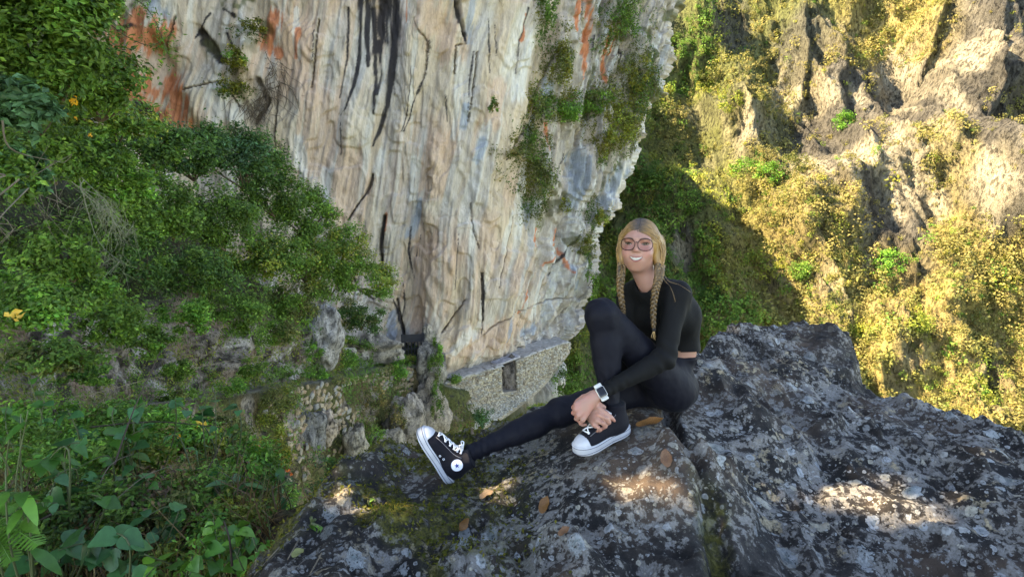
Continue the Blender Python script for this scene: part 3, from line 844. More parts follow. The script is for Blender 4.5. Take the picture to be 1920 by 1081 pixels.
ON = np.c_[T2[:, 1], -T2[:, 0]]
sec = np.r_[np.linspace(-1, 0, 90), np.linspace(0.02, 0.2, 8), np.linspace(0.22, 0.5, 34), np.linspace(0.52, 1.0, 70), np.linspace(1.05, 1.6, 16)]
LS = np.zeros((len(PP), len(sec), 3)); LB = np.zeros((len(PP), len(sec)))
for j, q in enumerate(sec):
    if q <= 0:
        v = (-q) ** 1.35 * 22; off = 0.55 + 0.10 * v + 0.02 * v ** 1.5; h = -v * np.ones(len(PP))
    elif q <= 0.2:
        off = 0.55 - (q / 0.2) * 1.25; h = 0.03 * np.ones(len(PP))
    elif q <= 0.5:
        t = (q - 0.2) / 0.3; hb = np.minimum(2.3, HT * 0.8); off = -0.70 - 0.45 * t * hb / 2.3; h = t * hb
    elif q <= 1.0:
        t = (q - 0.5) / 0.5; hb = np.minimum(2.3, HT * 0.8); h = hb + (HT - hb) * t; off = -1.15 * hb / 2.3 - 0.42 * (h - hb) - .0
    else:
        t = (q - 1.0) / 0.6; hb = np.minimum(2.3, HT * 0.8); h = HT + 3.0 * t; off = -1.15 - 0.42 * (HT - hb) - t * 9.0
    LS[:, j, 0] = PP[:, 0] + ON[:, 0] * off; LS[:, j, 1] = PP[:, 1] + ON[:, 1] * off; LS[:, j, 2] = PP[:, 2] + h
SEC = np.repeat(sec[None, :], len(PP), 0)
amp = 0.26 + 0.40 * ss(0.2, 0.35, SEC) + 0.55 * ss(-0.02, -0.35, SEC)
x_, y_, z_ = LS[..., 0], LS[..., 1], LS[..., 2]
dd = 0.8 * noise3(x_ * .35, y_ * .35, z_ * .45, 201) + 0.5 * noise3(x_ * .9, y_ * .9, z_ * .9, 202) + 0.25 * noise3(x_ * 2.1, y_ * 2.1, z_ * 2.1, 203) + 0.12 * noise3(x_ * 4.6, y_ * 4.6, z_ * 4.0, 204)
q_ = noise3(x_ * .8 + 5, y_ * .8, z_ * 1.3, 205) * 3; q_ = np.floor(q_) + ss(0, .25, q_ - np.floor(q_)); dd = dd + 0.16 * q_
dd = dd * amp * np.clip(_pd / 18.0, 0.45, 1.0)[:, None]
LS[..., 0] += ON[:, None, 0] * dd; LS[..., 1] += ON[:, None, 1] * dd; LS[..., 2] += 0.15 * dd
n1 = noise3(x_ * .7, y_ * .7, z_ * .7, 211); n2 = noise3(x_ * 2.5, y_ * 2.5, z_ * 2.5, 212); n3 = noise3(x_ * 6, y_ * 6, z_ * 6, 213)
LC = np.zeros(LS.shape) + np.array([0.045, 0.042, 0.02])
LC = mixc(LC, (0.028, 0.036, 0.012), ss(-.2, .4, n1))
band = ss(0.19, 0.22, SEC) * ss(0.66, 0.50, SEC + .08 * n1)
bandc = np.array([0.25, 0.215, 0.185]) * np.ones(LS.shape)
bandc = mixc(bandc, (0.42, 0.39, 0.36), ss(.1, .5, n2 + .4 * n1)); bandc = mixc(bandc, (0.05, 0.042, 0.035), ss(.05, .35, n3 * .7 - n2 * .5 + .25 * n1)); bandc = mixc(bandc, (0.20, 0.12, 0.075), .6 * ss(.1, .5, -n1))
LC = LC * (1 - band[..., None]) + bandc * band[..., None]
low = ss(0.0, -0.05, SEC)
lowc = np.array([0.15, 0.115, 0.055]) * np.ones(LS.shape)
lowc = mixc(lowc, (0.08, 0.085, 0.025), ss(-.15, .35, n1 + .3 * n2)); lowc = mixc(lowc, (0.28, 0.235, 0.19), ss(.2, .5, n2 * .6 - n1 * .8 + .2 * n3)); lowc = mixc(lowc, (0.04, 0.034, 0.03), ss(.3, .6, n3 * .6 + n2 * .5))
LC = LC * (1 - low[..., None]) + lowc * low[..., None]
pth = ss(-0.02, 0.02, SEC) * ss(0.22, 0.19, SEC)
LC = LC * (1 - pth[..., None]) + np.array([0.17, 0.16, 0.12]) * (1 + .4 * n3[..., None]) * pth[..., None]
slope = mesh_np('slope', LS.reshape(-1, 3), grid_faces(len(PP), len(sec)), M_SLOPE, True, np.clip(LC, .01, .7).reshape(-1, 3))
slope['kind'] = 'structure'
_nj = len(sec)


def slope_at(px, q):
    i = int(np.argmin(np.abs(_ppx - px))); j = int(np.argmin(np.abs(sec - q)))
    return LS[i, j], np.array([ON[i, 0], ON[i, 1], 0.15]), i


# ground cover that fills the slope (nobody could count it)
def ground_cover():
    Vs, Fs, Cs, o = [], [], [], 0
    for lo, hi, n, size, pal, p2 in [(0.52, 1.15, 34000, 0.11, 'dark', 'mid'), (-0.62, -0.01, 48000, 0.11, 'olive', 'mid'), (0.10, 0.28, 13000, 0.09, 'mid', 'yellow'), (-0.04, 0.04, 9000, 0.08, 'olive', 'mid'), (0.22, 0.55, 24000, 0.09, 'mid', 'yellow')]:
        # denser where the slope is near
        w = 1.0 / np.clip(_pd, 6, 60) ** 0.4; i = rng.choice(len(PP), n, p=w / w.sum())
        js = np.where((sec >= lo) & (sec <= hi))[0]; j = rng.choice(js, n)
        P = LS[i, j]
        m = noise3(P[:, 0] * .5, P[:, 1] * .5, P[:, 2] * .5, 221) + .5 * noise3(P[:, 0] * 1.7, P[:, 1] * 1.7, P[:, 2] * 1.7, 222)
        thr = -0.35 if hi > 1 else (-0.28 if lo > .05 else -0.1)
        if lo < 0: thr = np.where((_ppx[i] > 500) & (sec[j] > -0.32), 0.04, -0.15)
        k = m > thr
        P, i = P[k], i[k]
        Nn = np.c_[ON[i], np.full(len(i), .7)]
        P = P + Nn * rng.uniform(0.0, 0.35, len(P))[:, None] + 0.12 * rng.standard_normal(P.shape)
        V, F, c = leaves(P, Nn, np.full(len(P), size) * np.clip(_pd[i] / 18, .5, 1.5), pal, .5, .5, lum=0.8 + 0.4 * rng.random(len(P)))
        kk = np.repeat(noise3(P[:, 0] * .9, P[:, 1] * .9, P[:, 2] * .9, 223) > 0.1, 4)
        PL = np.array(PAL[p2]); c2 = np.repeat(PL[rng.integers(0, 3, len(P))], 4, axis=0); c = np.where(kk[:, None], c2, c)
        Vs.append(V); Fs.append(F + o); Cs.append(c); o += len(V)
    ob = mesh_np('ground_cover', np.vstack(Vs), np.vstack(Fs), M_LEAF, False, np.vstack(Cs))
    tag(ob, 'low leafy ground cover over the slope above and below the path', 'ground cover', kind='stuff')


ground_cover()

# ------------------------------------------------------------------ stone walls of the path
M_STONE = [simple('stone_' + n, c, .9, noise=.35, nscale=9, bump=.5) for n, c in (('warm', (0.235, 0.175, 0.105)), ('grey', (0.24, 0.22, 0.18)), ('pale', (0.30, 0.24, 0.16)), ('rust', (0.26, 0.175, 0.11)))]
M_MORTAR = simple('wall_core', (0.24, 0.205, 0.16), .95, noise=.4, nscale=5)


def stone_verts():
    """a rough block: rounded face, 12 corners"""
    b = np.array([[-.5, 0, -.5], [.5, 0, -.5], [.5, 0, .5], [-.5, 0, .5]])
    m = np.array([[-.48, .7, -.46], [.48, .7, -.46], [.48, .7, .46], [-.48, .7, .46]])
    t = np.array([[-.3, 1, -.28], [.3, 1, -.28], [.3, 1, .28], [-.3, 1, .28]])
    v = np.vstack([b, m, t]) + rng.uniform(-.09, .09, (12, 3)) * np.array([1, .6, 1])
    f = []
    for r in (0, 4):
        for k in range(4):
            f.append((r + k, r + (k + 1) % 4, r + 4 + (k + 1) % 4, r + 4 + k))
    f.append((8, 9, 10, 11)); f.append((3, 2, 1, 0))
    return v, np.array(f)


WT = [(834, 718, 40.3), (880, 703, 41.2), (938, 686, 42.4), (972, 673, 43.0), (1020, 655, 44.6), (1068, 640, 46.3)]
WB = [(846, 812, 40.3), (892, 806, 41.2), (945, 778, 42.4), (985, 754, 43.0), (1026, 712, 44.6), (1070, 650, 46.3)]
wt = smooth_path([W(*p) for p in WT], 120); wb = smooth_path([W(*p) for p in WB], 120)
_wx = 960 + FPX * wt[:, 0] / (wt[:, 1] * _cp - wt[:, 2] * _sp)
wtan = np.gradient(wt[:, :2], axis=0); wtan /= np.linalg.norm(wtan, axis=1)[:, None]
wn = np.c_[wtan[:, 1], -wtan[:, 0]]
wall = empty('stone_wall', wt[40] + np.array([0, 0, -3]))
tag(wall, 'pale dry stone retaining wall under the cliff with a gap bridged by logs', 'wall')
GA, GB = 940, 968
iA, iB = int(np.argmin(np.abs(_wx - GA))), int(np.argmin(np.abs(_wx - GB)))
gapz = W(955, 736, 42.7)[2]
def wall_pt(i, z):
    h = wt[i, 2] - z
    return np.array([wt[i, 0] + wn[i, 0] * .06 * h, wt[i, 1] + wn[i, 1] * .06 * h, z])
cv, cf = [], []
for a, b, cap in ((0, iA, None), (iB, 119, None), (iA, iB, gapz)):
    g = []
    for i in range(a, b + 1):
        zt = wt[i, 2] - .03 if cap is None else cap; zb = min(wb[i, 2], zt - .1) - 0.5
        ft, fb = wall_pt(i, zt), wall_pt(i, zb); n3_ = np.array([wn[i, 0], wn[i, 1], 0]) * .9
        g += [fb - n3_, ft - n3_, ft, fb]
    o = sum(len(x) for x in cv); cv.append(np.array(g)); cf.append(grid_faces(b - a + 1, 4, o))
    e0 = o; e1 = o + (b - a) * 4
    cf.append(np.array([[e0, e0 + 1, e0 + 2, e0 + 3], [e1 + 3, e1 + 2, e1 + 1, e1]]))
keep(mesh_np('core', np.vstack(cv), np.vstack(cf), M_MORTAR, False), wall)
sv, sf, so, sc = [], [], 0, []
wl = np.r_[0, np.cumsum(np.linalg.norm(np.diff(wt[:, :2], axis=0), axis=1))]
z = wt[:, 2].max() + .1; row = 0
big = []
while z > wb[:, 2].min() - .3:
    hgt = rng.uniform(.10, .17); s = rng.uniform(0, .2)
    while s < wl[-1]:
        L = rng.uniform(.13, .32); i = int(np.clip(np.searchsorted(wl, s + L / 2), 0, 119)); zc = z - hgt / 2
        s += L
        if zc > wt[i, 2] - hgt * .35 or zc < wb[i, 2] - .25: continue
        if iA <= i <= iB and zc > gapz - .05: continue
        v, f = stone_verts()
        v = v * np.array([L * .96, rng.uniform(.07, .14), hgt * .94])
        P = wall_pt(i, zc)
        T = np.array([wtan[i, 0], wtan[i, 1], 0]); N = np.array([wn[i, 0], wn[i, 1], 0])
        sv.append(P + v[:, :1] * T + (v[:, 1:2] - .03) * N + v[:, 2:3] * np.array([0, 0, 1])); sf.append(f + so); so += 12
        base = [(0.40, 0.34, 0.25), (0.36, 0.33, 0.28), (0.48, 0.43, 0.35), (0.31, 0.25, 0.18), (0.44, 0.37, 0.26)][rng.integers(0, 5)]
        lowk = ss(2.0, 3.6, wt[i, 2] - zc); base = np.array(base) * (1 - lowk * .6) + np.array([.36, .38, .41]) * lowk * .6
        sc.append(np.tile(base * rng.uniform(.9, 1.12), (12, 1)))
    z -= hgt
so_ = mesh_np('stones', np.vstack(sv), np.vstack(sf), M_SLOPE, False, np.vstack(sc)); so_['kind'] = 'stuff'
keep(so_, wall)
# coping flags along the wall top, and the walkway behind
cop = []
s = 0.0
M_FLAG = simple('flagstone', (0.30, 0.28, 0.255), .9, noise=.3, nscale=4, bump=.4)
while s < wl[-1] - .3:
    L = rng.uniform(.5, .9); i = int(np.clip(np.searchsorted(wl, s + L / 2), 0, 119)); s += L + .02
    if iA - 2 <= i <= iB + 2: continue
    v, f = stone_verts()
    v = v[:, [0, 2, 1]] * np.array([L, .75, .12])
    T = np.array([wtan[i, 0], wtan[i, 1], (wt[min(i + 1, 119), 2] - wt[max(i - 1, 0), 2]) / max(1e-3, wl[min(i + 1, 119)] - wl[max(i - 1, 0)])]); N = np.array([wn[i, 0], wn[i, 1], 0])
    P = wt[i] - N * .25 - np.array([0, 0, .02])
    q = mesh_np('coping_stone', P + v[:, :1] * T + v[:, 1:2] * N + v[:, 2:3] * np.array([0, 0, 1]), f[:, ::-1], M_FLAG, False)
    keep(q, wall)
wk = np.stack([wt + np.c_[-wn * (k * .5 + .2), 0 * wn[:, 0] - .06 + .05 * k] for k in range(4)], 1)
_m = np.ones(120, bool)
for a, b in ((0, iA), (iB, 119)):
    g = wk[a:b + 1]; q = mesh_np('path', g.reshape(-1, 3), grid_faces(len(g), 4), M_FLAG, True); q['kind'] = 'structure'
br = empty('log_bridge', wt[(iA + iB) // 2]); tag(br, 'short bridge of grey logs laid across the gap in the pale stone wall', 'bridge')
M_LOG = simple('grey_log', (0.26, 0.24, 0.24), .85, noise=.3, nscale=6)
for k in range(4):
    a = wt[iA - 5] - np.r_[wn[iA] * (.12 + .24 * k), -.1]; b = wt[iB + 5] - np.r_[wn[iB] * (.12 + .24 * k), -.1]
    v, f = tube(np.linspace(a, b, 5) + .015 * rng.standard_normal((5, 3)), .1, 8); keep(mesh_np('log', v, f, M_LOG, True), br)

# overgrown rough retaining wall on the left, below the path: its stones can be told apart
rw = empty('retaining_wall', slope_at(640, -0.2)[0]); tag(rw, 'overgrown rough retaining wall of tan stones below the path, left of the gate', 'wall')
templ = []
for k in range(8):
    v, f = stone_verts(); me = bpy.data.meshes.new('stone'); me.from_pydata([tuple(a) for a in v], [], [tuple(int(x) for x in a) for a in f]); me.materials.append(M_STONE[[0, 0, 1, 2, 3, 0, 2, 1][k]]); me.update(); templ.append(me)
cnt = 0
for r_ in range(16):
    for px in np.arange(470, 770, 9.0):
        p2 = px + rng.uniform(-3, 3) + (r_ % 2) * 4.5
        i = int(np.argmin(np.abs(_ppx - p2)))
        zz = PP[i, 2] - .15 - r_ * .24 - .25 * max(0, (600 - p2) / 130) * rng.random()
        j = int(np.argmin(np.abs(LS[i, :90, 2] - zz)))
        if noise2(np.array([p2 * .03]), np.array([r_ * .35]), 231)[0] + .25 * noise2(np.array([p2 * .1]), np.array([r_ * .9]), 232)[0] < -0.02: continue
        if r_ > 6 and p2 > 690: continue
        if cnt >= 285: break
        P = LS[i, j]
        o = bpy.data.objects.new('stone', templ[rng.integers(0, 8)]); COL.objects.link(o)
        ang = math.atan2(ON[i, 1], ON[i, 0]) - math.pi / 2
        o.rotation_euler = (rng.normal(0, .2), rng.normal(0, .3), ang + rng.normal(0, .25))
        o.scale = (rng.uniform(.20, .42), rng.uniform(.08, .18), rng.uniform(.14, .26))
        o.parent = rw; o.location = tuple(P - np.array(rw.location) - np.r_[ON[i], 0] * .03)
        cnt += 1

# black wooden gate that bars the path at the cliff
M_BLACKW = simple('black_wood', (0.012, 0.012, 0.016), .7, noise=.3, nscale=6)
gp = W(775, 668, 40.6); gate = empty('gate', gp); tag(gate, 'small black wooden barred gate across the path at the cliff foot', 'gate')
gt = np.array([0.97, 0.22, 0]); gt /= np.linalg.norm(gt); gn = np.array([gt[1], -gt[0], 0])


def gbox(name, x0, x1, z0, z1, t, dep=0.0, par=gate):
    v = []
    for a in (x0, x1):
        for b in (-t / 2, t / 2):
            for c in (z0, z1):
                v.append(gp + gt * a + gn * (b + dep) + np.array([0, 0, c]))
    f = [(0, 1, 3, 2), (4, 6, 7, 5), (0, 4, 5, 1), (2, 3, 7, 6), (0, 2, 6, 4), (1, 5, 7, 3)]
    return keep(mesh_py(name, v, f, M_BLACKW), par)


gbox('post', -.80, -.66, -.2, 1.62, .14); gbox('post', .66, .80, -.2, 1.62, .14)
gbox('panel', -.655, .655, 1.05, 1.58, .06, -.01)
gbox('rail', -.655, .655, .0, .12, .08); gbox('rail', -.655, .655, .52, .62, .08)
for k in range(6):
    x = -.55 + k * .22
    gbox('bar', x - .035, x + .035, -.05, 1.045, .05, .068)
# dark hollow stone beside the gate and the pale standing slab on its right
def boulder(name, center, rad, seed, mat, colr, parent=None, n=32, rough=.22):
    u, v = np.meshgrid(np.linspace(0, 2 * np.pi, n * 2), np.linspace(0.02, np.pi - .02, n))
    d = np.stack([np.cos(u) * np.sin(v), np.sin(u) * np.sin(v), np.cos(v)], -1)
    q3 = noise3(d[..., 0] * 2.3 + seed, d[..., 1] * 2.3, d[..., 2] * 2.3, 243) * 3; q3 = np.floor(q3) + ss(0, .3, q3 - np.floor(q3))
    r = 1 + rough * fbm3(d[..., 0] * 1.5 + seed, d[..., 1] * 1.5, d[..., 2] * 1.5, 5, 241, .55) + .07 * q3
    V = np.asarray(center) + d * r[..., None] * np.asarray(rad)
    c = np.ones(V.shape) * np.array(colr); nn = noise3(V[..., 0] * 3, V[..., 1] * 3, V[..., 2] * 2, 242) * .6 + .5 * noise3(V[..., 0] * 9, V[..., 1] * 9, V[..., 2] * 7, 244)
    c = mixc(c, np.array(colr) * .3, ss(.2, .4, nn)); c = mixc(c, np.minimum(1, np.array(colr) * 1.35), ss(.15, .4, -nn))
    return mesh_np(name, V.reshape(-1, 3), grid_faces(n, n * 2)[:, ::-1], mat, True, c.reshape(-1, 3), parent)


for px, py, d, rx, ry, rz, colr, lab in [
    (955, 708, 43.45, .75, .35, 1.5, (.15, .125, .11), 'brown slanting bedrock showing in the gap of the pale wall'),
    (802, 640, 40.9, .45, .4, 1.1, (.36, .31, .24), 'upright pale slab leaning against the cliff right of the black gate'),
    (808, 690, 39.6, .95, .7, 1.7, (.25, .225, .19), 'grey knobbly outcrop at the bend of the path, right of the gate'),
    (812, 780, 39.2, 1.1, .8, 2.4, (.30, .25, .20), 'tall tan rock buttress under the bend, left of the pale wall'),
    (700, 652, 38.0, 1.9, .9, .95, (.30, .265, .22), 'mottled grey boulder under the round bush, left of the gate'),
    (606, 630, 31.5, 1.0, 1.0, 1.9, (.32, .30, .28), 'tall mottled pale rock face beside the path, left of the round bush'),
    (572, 815, 26.5, .85, .6, 1.3, (.20, .19, .18), 'dark mottled rock below the overgrown wall'),
    (612, 800, 27.5, .42, .4, .75, (.36, .29, .23), 'pinkish pointed stone with a rusty hole below the overgrown wall'),
    (668, 840, 29.0, .55, .5, 1.2, (.31, .27, .21), 'pale narrow rock between green plants below the overgrown wall'),
    (760, 800, 36.0, 1.2, .7, 1.8, (.28, .24, .20), 'brownish ribbed rock left of the tan buttress'),
    (730, 850, 34.0, 1.1, .7, 1.4, (.27, .23, .18), 'tan rock low in the ravine, above the raised shoe\'s toe'),
]:
    o = boulder('boulder', W(px, py, d), (rx, ry, rz), px * .37, M_SLOPE, colr)
    tag(o, lab, 'rock', 'rocks along the path')
# thin handrail cable along the path
pts = np.array([W(60, 752, 10.5), W(170, 738, 12.4), W(300, 705, 15.5), W(430, 676, 20.0), W(530, 660, 25.5)])
v, f = tube(smooth_path(pts, 40), .008, 5); o = mesh_np('handrail_cable', v, f, simple('pale_cable', (.20, .165, .11), .7)); tag(o, 'thin pale cable strung along the rock band beside the path', 'cable')

# ------------------------------------------------------------------ shrubs of the left slope
L = [  # px, py, d, rx, ry, n, size, pal, pal2, mix, label, kind
    (60, 70, 6.2, 140, 130, 9000, .085, 'dark', 'mid', .35, 'tall leafy shrub filling the photo\'s top left corner', 'shrub'),
    (165, 15, 7.0, 70, 50, 2400, .08, 'mid', 'yellow', .3, 'mid green shrub at the top edge, between the corner shrub and the cliff', 'shrub'),
    (150, 150, 7.4, 110, 80, 4200, .08, 'dark', 'mid', .3, 'dark shrub under the top left corner, with small leaves', 'shrub'),
    (40, 200, 5.2, 70, 60, 700, .10, 'blue', None, 0, 'blue-green shrub with rounded leaves at the left edge', 'shrub'),
    (190, 225, 9.0, 100, 50, 3000, .08, 'mid', 'yellow', .3, 'shrub sprinkled with orange flowers under the orange-stained rock', 'shrub'),
    (260, 270, 11.0, 90, 50, 3400, .085, 'deep', 'mid', .3, 'feathery dark shrub in front of the orange-stained rock', 'shrub'),
    (345, 285, 14.0, 80, 60, 4200, .095, 'deep', 'blue', .4, 'dark blue-green shrub whose top touches the pale boulder', 'shrub'),
    (440, 300, 16.0, 78, 60, 4600, .10, 'deep', 'blue', .3, 'dark dense shrub rising in front of the cliff, below the hanging roots', 'shrub'),
    (500, 345, 18.0, 70, 70, 4800, .10, 'dark', 'deep', .4, 'dense round shrub against the pale cliff', 'shrub'),
    (560, 400, 20.0, 70, 55, 4200, .11, 'dark', 'mid', .4, 'dense shrub with a stepped outline against the cliff', 'shrub'),
    (630, 455, 23.0, 62, 50, 3200, .11, 'mid', 'yellow', .4, 'lighter green shrub reaching out in front of the cliff', 'shrub'),
    (700, 525, 27.0, 66, 30, 2400, .12, 'mid', 'yellow', .55, 'yellowish branch tip shrub reaching farthest right in front of the cliff', 'shrub'),
    (610, 520, 24.0, 60, 45, 3000, .11, 'dark', 'mid', .4, 'mid green shrub under the yellowish reaching branch', 'shrub'),
    (400, 410, 15.0, 90, 70, 5600, .09, 'dark', 'mid', .35, 'large dark shrub in the middle of the slope', 'shrub'),
    (300, 390, 12.0, 90, 70, 4600, .085, 'mid', 'dark', .4, 'mid green shrub left of the large dark one', 'shrub'),
    (210, 340, 9.5, 80, 60, 3400, .08, 'mid', 'bright', .3, 'yellow-green shrub in front of the dark hollow', 'shrub'),
    (480, 470, 17.0, 90, 60, 5400, .09, 'dark', 'yellow', .25, 'dark shrub with lighter yellow-green sprigs', 'shrub'),
    (545, 560, 21.0, 60, 60, 3600, .10, 'mid', 'olive', .4, 'mixed green shrub just left of the tall mottled rock', 'shrub'),
    (360, 510, 13.5, 80, 55, 3800, .085, 'deep', 'dark', .5, 'very dark shrub low on the slope', 'shrub'),
    (350, 590, 13.0, 50, 32, 2200, .07, 'bright', 'mid', .3, 'bright green fine-leaved bush just above the rock band', 'shrub'),
    (440, 585, 16.0, 70, 45, 3200, .085, 'dark', 'mid', .4, 'dark leafy shrub overhanging the rock band', 'shrub'),
    (510, 620, 20.0, 50, 30, 1700, .09, 'mid', 'olive', .4, 'low green shrub at the right end of the rock band', 'shrub'),
    (250, 480, 10.5, 70, 60, 2600, .075, 'deep', 'dark', .4, 'shadowy shrub behind the pale dead branches', 'shrub'),
    (70, 290, 7.6, 100, 60, 3200, .075, 'dark', 'mid', .4, 'dense shrub closing the top of the dark hollow at the left', 'shrub'),
    (150, 290, 8.6, 80, 50, 2600, .075, 'deep', 'mid', .4, 'shadowy shrub between the orange flowers and the dark hollow', 'shrub'),
    (230, 420, 10.5, 80, 60, 3000, .08, 'dark', 'mid', .4, 'dark shrub just right of the pale dead branches', 'shrub'),
    (560, 480, 20.0, 70, 60, 3600, .10, 'dark', 'yellow', .3, 'dark shrub in the right half of the slope, under the stepped shrub', 'shrub'),
    (650, 490, 24.5, 60, 50, 2800, .11, 'mid', 'yellow', .4, 'light green shrub overlapping the cliff\'s dark crack', 'shrub'),
    (130, 540, 8.2, 90, 50, 2800, .07, 'mid', 'bright', .35, 'green shrub between the dead branches and the rock band', 'shrub'),
    (110, 480, 7.5, 80, 60, 2800, .075, 'mid', 'dark', .5, 'shrub at the lower edge of the dark hollow', 'shrub'),
    (40, 330, 5.6, 50, 60, 900, .08, 'blue', 'mid', .4, 'hanging blue-green sprays at the left edge', 'shrub'),
    (50, 570, 6.5, 90, 60, 2800, .07, 'mid', 'bright', .4, 'mid green shrub at the left edge, halfway down', 'shrub'),
    (200, 590, 9.5, 80, 50, 2800, .075, 'dark', 'mid', .45, 'glossy dark shrub low on the slope, near the left', 'shrub'),
    (90, 660, 7.5, 100, 40, 2400, .065, 'mid', 'olive', .4, 'low shrub at the left edge just above the path', 'shrub'),
    (270, 640, 11.5, 60, 30, 1800, .075, 'dark', 'bright', .25, 'small dark bush on the top of the rock band', 'shrub'),
    (672, 592, 35.5, 52, 36, 4200, .13, 'olive', 'deep', .55, 'round olive bush on top of the mottled boulder left of the gate', 'shrub'),
    (430, 722, 19.4, 40, 16, 900, .075, 'mid', 'bright', .5, 'grass clump at the foot of the rock band, below the cable\'s middle', 'grass clump'),
    (330, 738, 16.0, 40, 18, 900, .07, 'mid', 'olive', .5, 'grass clump on the ledge left of the middle of the rock band', 'grass clump'),
    (560, 706, 27.5, 34, 12, 700, .09, 'bright', 'olive', .5, 'bright grass strip on the ledge at the tall mottled rock\'s foot', 'grass clump'),
    (470, 690, 20.5, 34, 22, 1000, .08, 'dark', 'mid', .5, 'small bush growing out of the right half of the rock band', 'shrub'),
    (330, 690, 15.0, 40, 22, 1000, .075, 'mid', 'dark', .5, 'small bush growing out of the middle of the rock band', 'shrub'),
    (160, 700, 11.3, 60, 24, 1300, .07, 'mid', 'bright', .5, 'leafy bush hanging over the left half of the rock band', 'shrub'),
    (590, 660, 29.5, 24, 18, 700, .09, 'bright', 'mid', .5, 'grass tuft on the shelf of the tall mottled rock', 'grass clump'),
    (652, 672, 34.0, 24, 20, 900, .12, 'bright', 'mid', .5, 'bright grass clump on the path beside the mottled boulder', 'grass clump'),
    (745, 690, 38.0, 30, 22, 1100, .14, 'mid', 'bright', .5, 'leafy green clump on the path edge just below the gate', 'plant'),
    (818, 665, 39.2, 16, 40, 1200, .13, 'dark', 'bright', .5, 'green plants growing up the outcrop right of the gate', 'plant'),
    (822, 745, 39.0, 14, 60, 1300, .13, 'olive', 'dark', .5, 'strip of green growth running down beside the pale wall\'s left end', 'plant'),
    (905, 780, 40.6, 24, 26, 900, .13, 'deep', 'blue', .5, 'dark grey-green bush against the foot of the pale wall', 'shrub'),
    (700, 740, 34.0, 26, 30, 700, .12, 'olive', 'dry', .5, 'tuft of dry grass and leaves on the overgrown wall', 'plant'),
    (600, 700, 30.0, 20, 12, 400, .11, 'mid', 'bright', .5, 'small green clump on the path edge above the overgrown wall', 'plant'),
    (520, 760, 22.0, 46, 40, 1700, .09, 'olive', 'yellow', .5, 'olive bush hanging over the left end of the overgrown wall', 'shrub'),
    (505, 845, 18.0, 46, 56, 2600, .08, 'yellow', 'moss', .5, 'yellow-green bush below the overgrown wall, with small orange flowers', 'shrub'),
    (625, 890, 22.0, 56, 42, 3200, .09, 'deep', 'blue', .4, 'dark soft bush just beyond the mossy rock edge', 'shrub'),
    (690, 815, 30.0, 30, 40, 1100, .11, 'mid', 'olive', .5, 'green plants between the pale rocks of the ravine', 'plant'),
    (745, 775, 35.0, 20, 34, 700, .12, 'dry', 'olive', .4, 'dry brownish tuft hanging on the rocks below the path bend', 'plant'),
    (520, 930, 12.0, 46, 40, 1700, .06, 'blue', 'mid', .5, 'pale blue-green bush beside the mossy rock edge, behind the bright plant', 'shrub'),
    (1062, 715, 46.0, 34, 34, 1200, .17, 'dark', 'mid', .4, 'dark green bush behind the knee, at the right end of the pale wall', 'shrub'),
    (1010, 765, 43.0, 30, 16, 800, .15, 'mid', 'yellow', .4, 'green bush at the pale wall\'s foot, just above the outstretched leg', 'shrub'),
]
for px, py, d, rx, ry, n, size, pal, p2, mix, lab, cat in L:
    i = int(np.argmin(np.abs(_ppx - px))); rt = None
    c = W(px, py, d)
    bush('shrub' if cat == 'shrub' else cat.replace(' ', '_'), lab, px, py, d, rx, ry, int(n * 1.35), size * (1.02 if d > 7 else 1.0), pal, 'plants of the left slope', cat,
         face=np.array([.5, -.8, .2]) / 0.964, pal2=p2, mix=mix, clumps=int(np.clip(rx * ry / 110, 16, 70)), nst=6, tightness=.24, hollow=.3)

# the left mountain behind the shrubs, out of the picture: it keeps this side of the ravine in the shade
_mt = np.linspace(0, 1, 60)
mp_ = smooth_path([(-19, 0, 15.0), (-19.3, 8, 15.3), (-19.6, 16, 16.5), (-20.3, 25, 20), (-25.5, 32.5, 27), (-33, 40, 30)], 60)
mrows = []
for off, z in [(2.6, -.5), (2.2, 3.5), (1.8, 8.0), (1.2, .72), (.5, .9), (0, 1.0), (-4, 1.08), (-14, 1.1), (-40, -.3)]:
    r_ = mp_.copy(); r_[:, 0] += off
    r_[:, 2] = mp_[:, 2] * z if abs(z) < 3 else np.minimum(z, mp_[:, 2])
    r_ += .5 * noise3(r_[:, 0] * .4, r_[:, 1] * .4, r_[:, 2] * .4 + off, 261)[:, None]
    mrows.append(r_)
mv = np.array(mrows).reshape(-1, 3)
mo = mesh_np('mountain_ridge', mv, grid_faces(len(mrows), 60), M_SLOPE, True, np.tile(np.array([.06, .07, .025]), (len(mv), 1))); mo['kind'] = 'structure'

# leafy sprig hanging in front of the cliff, top left
def sprig(name, lab, pts, r, nl, size, pal, cat='branch'):
    P = smooth_path([W(*p) for p in pts], 24)
    e = empty(name, P[0]); v, f = tube(P, np.linspace(r, r * .3, 24), 5); mesh_np('stem', v - P[0], f, M_BARK, True, None, e)
    t = rng.integers(3, 24, nl); C = P[t] + rng.standard_normal((nl, 3)) * size * 1.2
    V, F, c = leaves(C, np.tile([0.2, -.3, .7], (nl, 1)), np.full(nl, size), pal, .7, .34)
    mesh_np('foliage', V - P[0], F, M_LEAF, False, c, e)
    tag(e, lab, cat)


